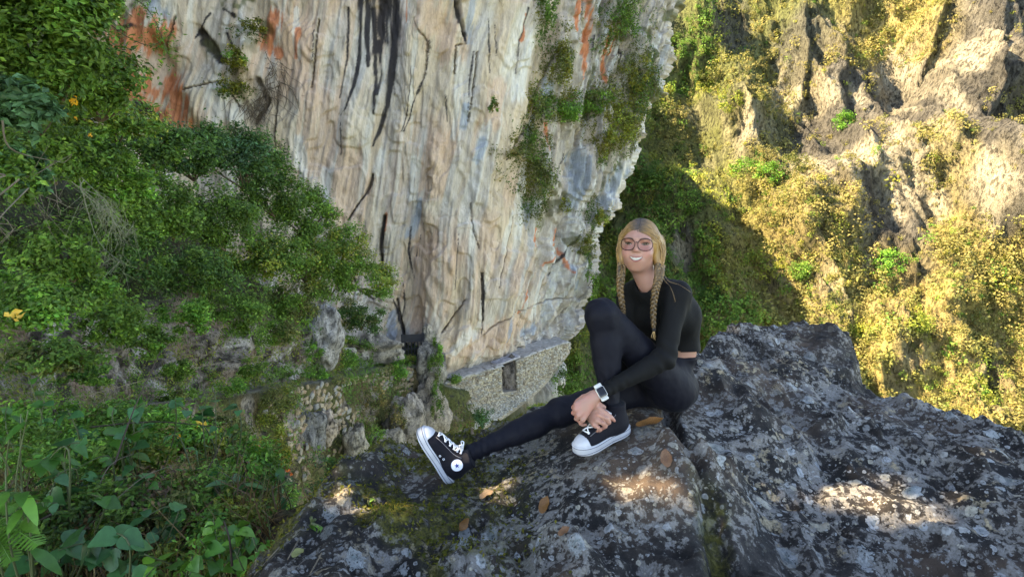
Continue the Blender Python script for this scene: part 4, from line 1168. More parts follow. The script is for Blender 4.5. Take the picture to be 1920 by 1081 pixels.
sprig('hanging_branch', 'leafy twig hanging down in front of the orange-stained cliff', [(215, -20, 6.4), (270, 10, 6.2), (300, 60, 6.1), (318, 115, 6.1)], .008, 260, .05, 'mid')
sprig('hanging_branch', 'leafy twig slanting right along the photo\'s top edge, left of the cliff', [(200, 40, 6.6), (240, 70, 6.4), (285, 85, 6.3), (325, 60, 6.2)], .007, 150, .05, 'dark')
sprig('hanging_branch', 'thin leafy twig drooping left of the orange stains', [(170, 20, 6.6), (210, 90, 6.4), (235, 130, 6.3)], .007, 170, .05, 'dark')
# pale dead branches with lichen, and bare vines at the left edge
def twigs(name, lab, base, tips, r, cat, mat=M_TWIG, sub=4, beard=0):
    out = []; b = W(*base)
    for t in tips:
        q = W(*t); P = smooth_path([b + rng.standard_normal(3) * .05, (b + q) / 2 + rng.standard_normal(3) * .18, q], 10)
        out.append(tube(P, np.linspace(r, r * .3, 10), 4, cap=False))
        for k in range(sub):
            s = P[rng.integers(4, 10)]; out.append(tube(smooth_path([s, s + rng.standard_normal(3) * .1 + [0, 0, -.08], s + rng.standard_normal(3) * .2 + [0, 0, -.22]], 5), np.linspace(r * .4, r * .2, 5), 3 + 1, cap=False))
        for k in range(beard):
            s = P[rng.integers(5, 10)] + rng.standard_normal(3) * .07
            out.append(tube([s, s + rng.standard_normal(3) * .04 - [0, 0, .1], s + rng.standard_normal(3) * .06 - [0, 0, .2]], r * .16, 4, cap=False))
    V, F = join(out); o = mesh_np(name, V, F, mat, True); tag(o, lab, cat)


M_BEARD = simple('pale_lichen_twig', (0.17, 0.17, 0.11), .95, noise=.3, nscale=20)
twigs('dead_branch', 'pale dead branches hung with greyish lichen in front of the dark shrubs', (150, 340, 7.6), [(215, 420, 7.4), (235, 440, 7.5), (225, 490, 7.4), (255, 430, 7.8), (200, 380, 7.2)], .008, 'branch', M_BEARD, 8, 30)
twigs('bare_vine', 'bare pale vines hanging down at the left edge', (14, 335, 4.8), [(8, 420, 4.8), (18, 450, 4.9), (22, 440, 4.7), (5, 400, 4.7)], .008, 'vine', M_TWIG, 1)
twigs('bare_twig', 'long bare twig slanting across the left shrubs', (20, 240, 5.0), [(120, 305, 5.6)], .009, 'twig', M_TWIG, 2)
twigs('bare_twig', 'thin bare twigs criss-crossing in the dark hollow at the left', (60, 330, 6.8), [(110, 400, 6.8), (95, 430, 6.9), (40, 350, 6.6)], .008, 'twig', M_TWIG, 3)
twigs('bare_twig', 'short pale broken twig under the orange-stained rock', (120, 150, 6.7), [(152, 125, 6.6)], .012, 'twig', M_TWIG, 0)


def flowers(name, lab, spots, size, color, cat='flower'):
    m = simple(name + '_petal', color, .6)
    out = []
    for px, py, d in spots:
        C = W(px, py, d) + rng.standard_normal((5, 3)) * size * .3
        V, F, _ = leaves(C, np.tile([0, -1, .3], (5, 1)), np.full(5, size), 'mid', .8, .7); out.append((V, F))
    V, F = join(out); o = mesh_np(name, V, F, m, False); tag(o, lab, cat)


flowers('flower_cluster', 'bright orange-yellow flower cluster below the orange-stained rock', [(140, 188, 7.0), (137, 192, 7.0)], .07, (.75, .38, .02))
flowers('flower_cluster', 'small orange flower left below the big orange-yellow flower cluster', [(125, 215, 7.6)], .05, (.7, .34, .02))
flowers('flower_cluster', 'small orange flower right below the big orange-yellow flower cluster', [(143, 222, 7.6)], .05, (.7, .34, .02))
flowers('flower_cluster', 'lowest orange flower on the shrub under the orange-stained rock', [(170, 255, 8.2)], .055, (.7, .34, .02))
flowers('flower_cluster', 'tiny red-orange flowers on the yellow-green bush below the overgrown wall', [(545, 890, 17.2), (540, 880, 17.2)], .1, (.6, .12, .02))
flowers('flower_cluster', 'single small pink flower left of the yellow-green bush', [(492, 836, 17.0)], .12, (.7, .12, .2))
flowers('yellow_leaf', 'large yellow leaf at the left edge, halfway down', [(26, 590, 5.7), (32, 594, 5.7)], .085, (.62, .38, .05), 'leaf')
flowers('yellow_leaf', 'yellow leaves caught in the shrubs at the bottom left', [(80, 868, 2.7), (88, 864, 2.7)], .05, (.75, .45, .03), 'leaf')
flowers('yellow_leaf', 'small yellow leaf among the dark plants, below the path\'s rock band', [(371, 792, 3.6)], .05, (.75, .45, .04), 'leaf')
flowers('yellow_leaf', 'small orange leaf below the other yellow leaf, among the dark plants', [(328, 822, 3.5)], .04, (.75, .36, .03), 'leaf')

# unseen tree added so its crown shades the rock; gaps cut for sun patches
def shade_tree():
    c0 = np.array([0.9, 2.5, -1.1]) + SUN * 9.0
    e1 = np.cross([0, 0, 1.0], SUN); e1 /= np.linalg.norm(e1); e2 = np.cross(SUN, e1)
    n = 34000
    u = rng.uniform(-1, 1, n); v = rng.uniform(-1, 1, n); r = np.hypot(u, v)
    k = r < 1.12 + .12 * noise2(np.arctan2(v, u) * 2, 0 * u, 251); u, v = u[k], v[k]; n = len(u)
    C = c0 + e1 * (u * 4.2)[:, None] + e2 * (v * 3.3)[:, None] + SUN * (rng.normal(0, .5, n) - 1.2 * (u * u + v * v))[:, None]
    keepm = np.ones(n, bool)
    for px, py, d, rr in [(1655, 965, 2.25, .095), (1600, 940, 2.3, .04), (1720, 985, 2.2, .05), (1185, 920, 2.08, .055), (742, 985, 2.18, .06), (925, 925, 2.35, .035), (1330, 985, 2.0, .03)]:
        Q = W(px, py, d); w = C - Q; w = w - (w @ SUN)[:, None] * SUN
        keepm &= np.linalg.norm(w, axis=1) > rr + .045 * (1 + .7 * noise2(C[:, 0] * 6, C[:, 1] * 6, 252))
    C = C[keepm]; n = len(C)
    V, F, c = leaves(C, np.tile(SUN, (n, 1)), np.full(n, .18), 'deep', .30, .68, .05)
    root = slope_at(-100, .75)[0]
    e = empty('added_shade_tree', root)
    mesh_np('crown', V - root, F, M_LEAF, False, c, e)
    tips = [c0 + e1 * a + e2 * b - SUN * .4 for a, b in ((0, 0), (2.4, -.4), (-2.4, .3), (.8, 1.6), (-1, -1.6), (1.8, 1.4))]
    P = smooth_path([root - [0, 0, .3], root + [0.2, 0, 2.2], c0 - SUN * 1.2 - [0, 0, .6]], 12)
    parts = [tube(P, np.linspace(.22, .12, 12), 9)]
    for t in tips: parts.append(tube(smooth_path([P[8], (P[8] + t) / 2 + [0, 0, .3], t], 8), np.linspace(.10, .03, 8), 6))
    V, F = join(parts); mesh_np('trunk', V - root, F, M_BARK, True, None, e)
    tag(e, 'unseen leafy tree added over the left slope to shade the rock', 'tree')


shade_tree()
# ------------------------------------------------------------------ the rock she sits on
def tps_fit(P, z, lam=1e-3):
    d = np.linalg.norm(P[:, None] - P[None], axis=-1); K = np.where(d > 0, d * d * np.log(d + 1e-12), 0)
    n = len(P); A = np.zeros((n + 3, n + 3)); A[:n, :n] = K + lam * np.eye(n); A[:n, n] = 1; A[:n, n + 1:] = P; A[n:, :n] = A[:n, n:].T
    return np.linalg.solve(A, np.r_[z, 0, 0, 0])


def tps_eval(P, w, x, y):
    r = w[len(P)] + w[len(P) + 1] * x + w[len(P) + 2] * y
    for k in range(len(P)):
        d2 = (x - P[k, 0]) ** 2 + (y - P[k, 1]) ** 2
        r = r + w[k] * 0.5 * d2 * np.log(d2 + 1e-12)
    return r


RC = np.array([W(*q) for q in [(500, 1081, 1.75), (960, 1081, 1.85), (1400, 1081, 1.8), (1900, 1081, 1.85), (1250, 785, 2.6), (1120, 868, 2.3), (846, 915, 2.42), (700, 960, 2.3), (620, 1000, 2.1),
     (1000, 790, 2.85), (870, 820, 2.8), (760, 850, 2.7), (690, 890, 2.55), (600, 960, 2.3), (500, 1050, 1.95), (985, 862, 2.55), (1310, 672, 3.3), (1345, 650, 3.6), (1400, 614, 4.0), (1500, 625, 4.1), (1590, 645, 4.0),
     (1600, 724, 3.6), (1700, 757, 3.6), (1790, 768, 3.4), (1860, 805, 3.15), (1925, 835, 2.95), (1450, 720, 3.2), (1600, 800, 2.9), (1750, 850, 2.7), (1650, 960, 2.25), (1400, 850, 2.5), (1850, 980, 2.1), (1300, 950, 2.1)]])
RW = tps_fit(RC[:, :2], RC[:, 2], 2e-3)


def on_plane(px, py, z=-1.12):
    r = W(px, py, 1.0); return (r * z / r[2])[:2]


RIM = [(-1.0, 0.6), (-0.90, 1.7), (-0.86, 2.0), (-0.72, 2.35), (-0.55, 2.53), (-0.27, 2.72), (0.1, 2.80), (0.4, 2.82), (0.75, 2.92), (1.0, 3.2), (1.22, 3.55), (1.58, 4.0), (2.0, 4.12), (2.33, 3.98), (2.30, 3.66), (2.45, 3.5), (2.60, 3.25), (2.66, 2.98), (2.85, 2.6), (3.3, 2.0), (3.6, 0.6)]
NX, NY = 470, 345
RX, RY = np.meshgrid(np.linspace(-1.9, 3.7, NX), np.linspace(0.7, 4.9, NY))


def inside(px, py, poly):
    r = np.zeros(px.shape, bool); n = len(poly)
    for k in range(n):
        (x0, y0), (x1, y1) = poly[k], poly[(k + 1) % n]
        c = ((y0 > py) != (y1 > py)) & (px < (x1 - x0) * (py - y0) / (y1 - y0 + 1e-12) + x0); r ^= c
    return r


CRACK = [on_plane(*p) for p in ((1235, 745), (1248, 800), (1262, 868), (1290, 915), (1325, 965), (1345, 1010), (1362, 1081), (1380, 1150))]
CRACK2 = [on_plane(*p) for p in ((900, 930), (960, 985), (1000, 1040), (1010, 1100))]


def rock_z(x, y, full=False):
    z = tps_eval(RC[:, :2], RW, x, y)
    din, _, _ = poly_dist(x, y, [(a, b, 1) for a, b in RIM + RIM[:1]])
    ins = inside(x, y, RIM)
    sd = np.where(ins, -din, din) + 0.05 * noise2(x * 3.2, y * 3.2, 301) + 0.02 * noise2(x * 9, y * 9, 302)
    z = np.clip(z, -1.5, -.8)
    dc, _, side = poly_dist(x, y, [(a, b, 1) for a, b in CRACK])
    dcw = dc + .012 * noise2(x * 12, y * 12, 303)
    near = ss(3.3, 2.6, y)
    z = z + near * (0.035 * np.where(side > 0, ss(-.02, .09, dcw * side), 0) * ss(.6, .1, dc) - .075 * ss(.055, .0, dcw) * ss(-.9, -.3, noise2(x * 2, y * 2, 307)))
    dc2, _, _ = poly_dist(x, y, [(a, b, 1) for a, b in CRACK2]); z = z - .03 * ss(.04, 0, dc2 + .012 * noise2(x * 14, y * 14, 304))
    lump = 0.055 * noise2(x * 1.9, y * 1.9, 310) + 0.035 * noise2(x * 4.3, y * 4.3, 311) + 0.020 * (1 - 2 * np.abs(noise2(x * 7.5, y * 7.5, 312))) + 0.012 * noise2(x * 15, y * 15, 313) + 0.007 * noise2(x * 31, y * 31, 314)
    bl = np.maximum(noise2(x * 1.3 + 4, y * 1.3, 316) * 2.2, -9); bl = np.floor(bl) + ss(0, .12, bl - np.floor(bl))
    flat = 1 - 0.75 * np.maximum.reduce([ss(.42, .2, np.hypot(x - a, (y - b))) for a, b in ((.68, 2.45), (.30, 2.2), (-.22, 2.3), (.1, 2.45))])
    ct = noise2(x * 3.0, y * 3.0, 315) * 2.5; ct = np.floor(ct) + ss(0, .22, ct - np.floor(ct))
    z = z + (1.35 * lump + 0.024 * ct + .03 * bl) * flat
    pk = inside(x + .03 * noise2(x * 6, y * 6, 317), y + .05 * noise2(x * 5, y * 5, 318), [(1.48, 3.85), (1.6, 3.55), (1.9, 3.42), (2.14, 3.5), (2.4, 3.8), (2.4, 4.4), (1.4, 4.3)])
    dpk, _, _ = poly_dist(x, y, [(1.48, 3.85, 1), (1.6, 3.55, 1), (1.9, 3.42, 1), (2.14, 3.5, 1), (2.4, 3.8, 1)])
    z = z + .075 * np.where(pk, ss(0, .05, dpk), 0) - .05 * ss(3.2, 3.5, y)
    z = z - 0.04 * ss(-.14, 0, sd) ** 2 - np.where(sd > 0, 5.0 * sd - 2.5 * sd * np.exp(-sd / .03), 0)
    z = np.maximum(z, -9.0 - x * .2)
    return (z, sd, dc, side) if full else z


RZ, RSD, RDC, RSI = rock_z(RX, RY, True)
_nm = noise2(RX * 2.6, RY * 2.6, 321) + .5 * noise2(RX * 8, RY * 8, 322)
def spot(px, py, r, z=-1.2):
    a, b = on_plane(px, py, z); return ss(r, r * .35, np.hypot(RX - a, RY - b) + .35 * r * _nm)
MOSS = np.clip(ss(-.20, .02, RSD + .07 * _nm) * ss(.35, -.2, RX) + .9 * ss(.075, .015, RDC + .02 * _nm) * ss(1.9, 2.1, RY) * 0 + .8 * ss(.07, .02, RDC + .03 * _nm) * ss(2.0, 1.75, RY)
               + .9 * ss(.05, .4, _nm) * ss(.25, -.40, RX) , 0, 1)
YEL = np.clip(spot(742, 985, .10) + .9 * spot(765, 960, .07) + .6 * spot(725, 890, .12) * 0, 0, 1)
ROCK = mesh_np('rock_outcrop', np.stack([RX, RY, RZ], -1).reshape(-1, 3), grid_faces(NY, NX), None, True, None, extra={'moss': MOSS.ravel(), 'yellow': YEL.ravel()})
ROCK['kind'] = 'structure'


def lichen_rock():
    m, nt, b = new_mat('lichen_rock'); L = nt.links.new
    tc = nd(nt, 'ShaderNodeTexCoord')

    def noise(scale, detail=6, rough=.6, vec=None, w=0.0):
        n = nd(nt, 'ShaderNodeTexNoise', noise_dimensions='4D'); n.inputs['W'].default_value = w
        n.inputs['Scale'].default_value = scale; n.inputs['Detail'].default_value = detail; n.inputs['Roughness'].default_value = rough
        L(vec if vec else tc.outputs['Object'], n.inputs['Vector']); return n

    def ramp(v, a, c, lo=0.0, hi=1.0):
        r = nd(nt, 'ShaderNodeMapRange', interpolation_type='SMOOTHSTEP'); r.inputs[1].default_value = a; r.inputs[2].default_value = c; r.inputs[3].default_value = lo; r.inputs[4].default_value = hi
        L(v, r.inputs[0]); return r.outputs[0]

    def math_(op, x, y):
        n = nd(nt, 'ShaderNodeMath', operation=op)
        for k, q in enumerate((x, y)):
            if isinstance(q, (int, float)): n.inputs[k].default_value = q
            else: L(q, n.inputs[k])
        return n.outputs[0]

    def mix(f, a, c):
        n = nd(nt, 'ShaderNodeMix', data_type='RGBA')
        if isinstance(f, (int, float)): n.inputs[0].default_value = f
        else: L(f, n.inputs[0])
        for k, q in ((6, a), (7, c)):
            if isinstance(q, tuple): n.inputs[k].default_value = (*q, 1)
            else: L(q, n.inputs[k])
        return n.outputs[2]

    warp = noise(9, 4, .6)
    wv = nd(nt, 'ShaderNodeVectorMath', operation='MULTIPLY_ADD'); wv.inputs[1].default_value = (.055, .055, .055)
    L(warp.outputs['Color'], wv.inputs[0]); L(tc.outputs['Object'], wv.inputs[2])
    big = noise(1.6, 4, .55, w=1.0).outputs[0]; med = noise(6.5, 6, .62, w=2.0).outputs[0]; fin = noise(34, 7, .68, w=3.0).outputs[0]; vf = noise(130, 5, .7, w=4.0).outputs[0]
    c = mix(ramp(math_('ADD', math_('MULTIPLY', med, .6), math_('MULTIPLY', fin, .4)), .42, .62), (0.009, 0.008, 0.0075), (0.060, 0.049, 0.042))
    c = mix(ramp(big, .52, .68, 0, .6), c, (0.115, 0.078, 0.055))
    # grey crust
    cr = math_('ADD', math_('MULTIPLY', fin, .75), math_('MULTIPLY', med, .5))
    dens = ramp(noise(1.3, 4, .6, w=31.).outputs[0], .40, .60, .15, 1.0)
    crm = math_('MULTIPLY', ramp(math_('ADD', cr, math_('MULTIPLY', math_('SUBTRACT', dens, .6), .07)), .635, .675), 1.0)
    c = mix(math_('MULTIPLY', crm, .85), c, mix(ramp(vf, .35, .65), (0.15, 0.14, 0.125), (0.26, 0.245, 0.225)))
    warm = ramp(noise(2.3, 3, .5, w=7.0).outputs[0], .5, .62)
    crm2 = math_('MULTIPLY', ramp(math_('ADD', math_('MULTIPLY', fin, .6), math_('MULTIPLY', noise(11, 5, .6, w=5.0).outputs[0], .6)), .65, .69), math_('MULTIPLY', warm, .9))
    c = mix(crm2, c, mix(ramp(vf, .35, .65), (0.22, 0.17, 0.10), (0.42, 0.34, 0.22)))
    hgt = math_('ADD', math_('MULTIPLY', crm, .5), crm2)
    # round lichens in three sizes
    for sc, rad, keepv, col1, col2, w in ((7.0, .33, .52, (0.34, 0.36, 0.355), (0.20, 0.24, 0.24), 11.), (14.0, .36, .50, (0.40, 0.415, 0.42), (0.25, 0.28, 0.29), 12.), (31.0, .36, .55, (0.36, 0.36, 0.345), (0.25, 0.255, 0.255), 13.), (62.0, .36, .6, (0.31, 0.315, 0.31), (0.22, 0.225, 0.23), 14.)):
        v = nd(nt, 'ShaderNodeTexVoronoi', feature='F1', voronoi_dimensions='4D'); v.inputs['W'].default_value = 0; v.inputs['Scale'].default_value = sc
        v.voronoi_dimensions = '3D'
        L(wv.outputs[0], v.inputs['Vector'])
        sp = nd(nt, 'ShaderNodeSeparateColor'); L(v.outputs['Color'], sp.inputs[0])
        r = math_('MULTIPLY', math_('ADD', .35, math_('MULTIPLY', sp.outputs[1], .65)), rad)
        edge = math_('SUBTRACT', r, math_('ADD', v.outputs['Distance'], math_('MULTIPLY', math_('SUBTRACT', fin, .5), .55)))
        disc = math_('MULTIPLY', ramp(edge, 0, .018), ramp(sp.outputs[0], keepv, keepv + .02))
        disc = math_('MULTIPLY', disc, ramp(math_('ADD', math_('MULTIPLY', vf, .6), math_('MULTIPLY', fin, .4)), .40, .47))
        centre = ramp(edge, .10, .22)
        col = mix(centre, col1, col2); col = mix(math_('MULTIPLY', ramp(sp.outputs[2], .6, .9), .6), col, (0.42, 0.36, 0.24))
        disc = math_('MULTIPLY', disc, dens); c = mix(math_('MULTIPLY', disc, .9), c, col)
        hgt = math_('ADD', hgt, math_('MULTIPLY', disc, .6))
    am = nd(nt, 'ShaderNodeAttribute', attribute_name='moss'); ay = nd(nt, 'ShaderNodeAttribute', attribute_name='yellow')
    mm = math_('MULTIPLY', am.outputs['Fac'], ramp(noise(16, 5, .65, w=21.).outputs[0], .40, .56))
    c = mix(mm, c, mix(ramp(fin, .4, .65), (0.035, 0.036, 0.006), (0.16, 0.14, 0.015)))
    yy = math_('MULTIPLY', ay.outputs['Fac'], ramp(fin, .34, .5)); c = mix(yy, c, mix(ramp(vf, .4, .6), (0.30, 0.19, 0.02), (0.55, 0.38, 0.03)))
    L(c, b.inputs['Base Color']); b.inputs['Roughness'].default_value = .82; b.inputs['Specular IOR Level'].default_value = .3
    hh = math_('ADD', math_('MULTIPLY', hgt, .35), math_('ADD', math_('MULTIPLY', fin, 1.0), math_('ADD', math_('MULTIPLY', vf, .45), math_('MULTIPLY', mm, .8))))
    bp = nd(nt, 'ShaderNodeBump'); bp.inputs['Strength'].default_value = .85; bp.inputs['Distance'].default_value = .018
    L(hh, bp.inputs['Height']); L(bp.outputs[0], b.inputs['Normal'])
    return m


ROCK.data.materials.append(lichen_rock())


def rz(x, y): return float(rock_z(np.array([[x]]), np.array([[y]]))[0, 0])


def on_rock(px, py):
    """where the sight line to (px, py) meets the rock"""
    r = W(px, py, 1.0); t = np.linspace(1.2, 5.0, 900); X, Y, Z = r[0] * t, r[1] * t, r[2] * t
    g = rock_z(X[None], Y[None])[0]; k = int(np.argmax(Z < g)); return np.array([X[k], Y[k], g[k]])


# ------------------------------------------------------------------ near bank at the lower left
BX, BY = np.meshgrid(np.linspace(-6.0, -0.55, 170), np.linspace(0.3, 4.6, 140))
BZ = -1.80 + 0.10 * noise2(BX * 1.5, BY * 1.5, 331) + .05 * noise2(BX * 5, BY * 5, 332) + .02 * noise2(BX * 14, BY * 14, 333) - .06 * (BX + 1.5) - 1.3 * np.maximum(0, BY - 3.1 + .25 * noise2(BX * 1.2, 0 * BX, 334)) ** 1.3 - .4 * np.maximum(0, BX + 1.2) ** 2 * 2
BC = np.array([0.075, 0.045, 0.022]) * (1 + .5 * noise2(BX * 9, BY * 9, 335)[..., None]); BC = mixc(BC, (.035, .04, .012), ss(-.1, .4, noise2(BX * 2, BY * 2, 336)))
bank = mesh_np('bank', np.stack([BX, BY, BZ], -1).reshape(-1, 3), grid_faces(140, 170), M_SLOPE, True, np.clip(BC, .008, .5).reshape(-1, 3)); bank['kind'] = 'structure'


def bz(x, y):
    return float(BZ[int(np.clip((y - .3) / 4.3 * 139, 0, 139)), int(np.clip((x + 6) / 5.45 * 169, 0, 169))])


# dead grass
def grass_stuff():
    out = []; cols = []
    n = 2600
    for k in range(n):
        px, py = rng.uniform(-40, 520), rng.uniform(830, 1120)
        d = rng.uniform(2.1, 3.6); p = W(px, py, d); b = np.array([p[0], p[1], bz(p[0], p[1])])
        L_ = rng.uniform(.12, .38); dr = rng.standard_normal(3) * .5 + np.array([0, 0, .9]); dr /= np.linalg.norm(dr)
        s = np.cross(dr, rng.standard_normal(3)); s /= np.linalg.norm(s); w = rng.uniform(.002, .005)
        m1 = b + dr * L_ * .6; m2 = m1 + (dr + rng.standard_normal(3) * .5 - [0, 0, .35]) * L_ * .45
        out.append((np.array([b - s * w, b + s * w, m1 + s * w * .8, m1 - s * w * .8, m2, m2 + s * w * .1]), np.array([[0, 1, 2, 3], [3, 2, 5, 4]])))
        pal = PAL['dead' if rng.random() < .65 else 'olive']; cols.append(np.tile(np.array(pal[rng.integers(0, 3)]) * rng.uniform(.7, 1.3), (6, 1)))
    V, F = join(out); o = mesh_np('dead_grass', V, F, M_LEAF, False, np.vstack(cols)); tag(o, 'tangle of dead brown grass on the near bank', 'grass', kind='stuff')


grass_stuff()

# ------------------------------------------------------------------ near leafy plants, leaf by leaf
def leaf_mesh(name, prof, mat, droop=.25, fold=.16, wave=.05):
    u = np.array([0, .05, .12, .2, .3, .42, .55, .68, .8, .91, 1.0]); w = np.interp(u, [0, .12, .3, .55, .8, 1.0], prof); w[1] = prof[0] + (prof[1] - prof[0]) * .7; w[3:5] *= 1.03; w[-2] *= 1.15
    V = []
    for a, b in zip(u, w):
        for s in (-1, 0, 1):
            V.append((a, s * b, -droop * a * a + fold * abs(s) * b + wave * math.sin(a * 9 + s * 2) * b))
    me = bpy.data.meshes.new(name); F = [(i * 3 + k, i * 3 + k + 1, i * 3 + k + 4, i * 3 + k + 3) for i in range(10) for k in range(2)]
    me.from_pydata(V, [], F); me.polygons.foreach_set('use_smooth', np.ones(len(F), bool)); me.materials.append(mat); me.update(); return me


def plain_leaf(name, c, tr=.3):
    m, nt, b = new_mat(name); b.inputs['Roughness'].default_value = .4; b.inputs['Specular IOR Level'].default_value = .4
    tc = nd(nt, 'ShaderNodeTexCoord'); n = nd(nt, 'ShaderNodeTexNoise'); n.inputs['Scale'].default_value = 5; nt.links.new(tc.outputs['Object'], n.inputs['Vector'])
    oi = nd(nt, 'ShaderNodeObjectInfo'); ad = nd(nt, 'ShaderNodeMath', operation='ADD'); nt.links.new(oi.outputs['Random'], ad.inputs[0]); nt.links.new(n.outputs[0], ad.inputs[1])
    mr = nd(nt, 'ShaderNodeMapRange'); mr.inputs[1].default_value = .3; mr.inputs[2].default_value = 1.7; mr.inputs[3].default_value = .55; mr.inputs[4].default_value = 1.5; nt.links.new(ad.outputs[0], mr.inputs[0])
    sc = nd(nt, 'ShaderNodeVectorMath', operation='SCALE'); sc.inputs[0].default_value = c; nt.links.new(mr.outputs[0], sc.inputs['Scale']); nt.links.new(sc.outputs[0], b.inputs['Base Color'])
    t = nd(nt, 'ShaderNodeBsdfTranslucent'); nt.links.new(sc.outputs[0], t.inputs['Color'])
    mx = nd(nt, 'ShaderNodeMixShader'); mx.inputs[0].default_value = tr; nt.links.new(b.outputs[0], mx.inputs[1]); nt.links.new(t.outputs[0], mx.inputs[2]); nt.links.new(mx.outputs[0], nt.nodes['Material Output'].inputs['Surface'])
    return m


HEART = [.16, .40, .46, .36, .17, 0.0]; LANCE = [.03, .10, .155, .15, .09, 0.0]; OVAL = [.05, .2, .3, .31, .2, 0.0]
G_TEAL = plain_leaf('teal_leaf', (.042, .135, .042)); G_DARK = plain_leaf('dark_leaf', (.026, .095, .026)); G_MID = plain_leaf('green_leaf', (.05, .15, .022)); G_BRI = plain_leaf('bright_leaf', (.10, .24, .03)); G_YEL = plain_leaf('yellow_leaf', (.30, .27, .04))
LM = {('heart', k): leaf_mesh('leaf', HEART, g) for k, g in (('teal', G_TEAL), ('dark', G_DARK), ('mid', G_MID), ('bright', G_BRI))}
LM.update({('lance', k): leaf_mesh('leaf', LANCE, g, .35) for k, g in (('teal', G_TEAL), ('dark', G_DARK), ('mid', G_MID), ('bright', G_BRI))})
LM.update({('oval', k): leaf_mesh('leaf', OVAL, g, .3) for k, g in (('teal', G_TEAL), ('dark', G_DARK), ('mid', G_MID), ('bright', G_BRI))})


def leafy(name, lab, px, py, d, spread, n, size, shape, pal, group='leafy plants at the lower left', pals=None, root=None, stems_n=4, ylim=.7):
    c = W(px, py, d); rt = np.array([c[0] + rng.normal(0, .05), c[1] + .05, bz(c[0], c[1])]) if root is None else np.asarray(root)
    e = empty(name, rt); parts = []; tips = []
    k = d / FPX * spread
    for s in range(stems_n):
        t = c + np.array([rng.uniform(-1, 1), rng.uniform(-.6, .6), rng.uniform(-ylim, ylim)]) * k
        P = smooth_path([rt + rng.standard_normal(3) * .02, (rt * .45 + t * .55) + rng.standard_normal(3) * min(.08, k * .4) + [0, 0, min(.08, k * .4)], t], 12)
        parts.append(tube(P, np.linspace(.006, .002, 12), 5)); tips.append(P)
    V, F = join(parts); mesh_np('stem', V - rt, F, M_STEM, True, None, e)
    for i in range(n):
        P = tips[i % stems_n]; q = P[int(np.clip(11 - rng.exponential(3.2), 3, 11))]
        key = (shape, (pals[rng.integers(0, len(pals))] if pals else pal))
        o = bpy.data.objects.new('leaf', LM[key]); COL.objects.link(o); o.parent = e
        az = rng.uniform(0, 2 * math.pi); s = size * rng.uniform(.65, 1.3)
        o.location = tuple(q - rt); o.rotation_euler = (rng.normal(0, .5), rng.normal(.15, .45), az); o.scale = (s, s, s)
    tag(e, lab, 'plant', group)


M_STEM = simple('green_stem', (.06, .075, .025), .6)
LP = [
    (135, 775, 3.2, 120, 16, .085, 'heart', ['teal', 'dark'], 'heart-leaved plant standing up in front of the rock band, near the left edge'),
    (260, 800, 3.3, 90, 12, .075, 'heart', ['teal', 'mid'], 'heart-leaved plant with wide teal leaves, left of the long bare stem'),
    (345, 760, 3.4, 90, 14, .07, 'heart', ['teal', 'teal', 'dark'], 'tall thin plant with drooping teal leaves in front of the rock band'),
    (60, 850, 2.7, 80, 12, .085, 'heart', ['teal', 'dark'], 'heart-leaved plant at the left edge under the rock band'),
    (15, 900, 2.1, 60, 12, .12, 'lance', ['bright', 'mid'], 'bright pointed-leaved plant cut by the left edge, lower down'),
    (10, 800, 2.4, 50, 8, .10, 'lance', ['mid', 'teal'], 'long-leaved plant at the left edge, level with the path'),
    (290, 880, 3.0, 80, 12, .065, 'oval', ['bright', 'mid'], 'oval-leaved bright plant in the middle of the lower left thicket'),
    (250, 980, 2.6, 80, 12, .07, 'heart', ['teal', 'dark'], 'dark teal plant above the dead brown grass'),
    (70, 1010, 2.3, 80, 12, .085, 'heart', ['dark', 'teal'], 'dark plant in the bottom left corner'),
    (455, 985, 2.35, 70, 26, .055, 'heart', ['bright', 'mid'], 'bright green plant beside the mossy rock edge at the bottom'),
    (400, 1040, 2.2, 80, 24, .055, 'heart', ['mid', 'bright'], 'broad green leaves at the bottom edge, left of the rock'),
    (420, 910, 3.0, 60, 12, .12, 'lance', ['mid', 'dark'], 'plant with long drooping blades above the bright bottom plant'),
    (190, 900, 3.0, 80, 14, .05, 'oval', ['dark', 'mid'], 'small-leaved dark plant in the deep shade of the thicket'),
    (430, 800, 4.2, 60, 14, .07, 'oval', ['mid', 'bright'], 'leafy plant right of the thicket, in front of the olive bush'),
    (350, 860, 3.2, 60, 12, .05, 'lance', ['mid', 'dark'], 'narrow-leaved plant in the middle of the lower left thicket'),
    (490, 900, 3.4, 40, 12, .06, 'oval', ['teal', 'mid'], 'blue-green plant at the right end of the thicket'),
    (200, 830, 3.0, 110, 18, .08, 'heart', ['teal', 'teal', 'mid'], 'bushy teal plant in the middle of the thicket, left of the long bare stem'),
    (100, 930, 2.5, 90, 14, .075, 'heart', ['mid', 'teal'], 'mid green heart-leaved plant left of the dead grass'),
    (310, 940, 2.7, 80, 12, .065, 'heart', ['teal', 'mid'], 'teal plant right of the dead grass, above the broad bottom leaves'),
    (180, 1040, 2.2, 90, 12, .08, 'heart', ['teal', 'dark'], 'dark heart-leaved plant at the bottom edge, among the dead grass'),
    (330, 1060, 2.1, 60, 16, .055, 'heart', ['mid', 'bright'], 'green plant cut by the bottom edge, right of the dead grass'),
    (480, 1040, 2.1, 40, 16, .05, 'heart', ['bright', 'bright', 'mid'], 'lowest bright green leaves against the mossy rock edge'),
    (400, 770, 4.4, 90, 18, .075, 'oval', ['mid', 'teal'], 'leafy sprays in front of the right half of the rock band'),
    (60, 740, 3.6, 90, 14, .08, 'heart', ['teal', 'mid'], 'tall heart-leaved plant reaching up at the left edge'),
]
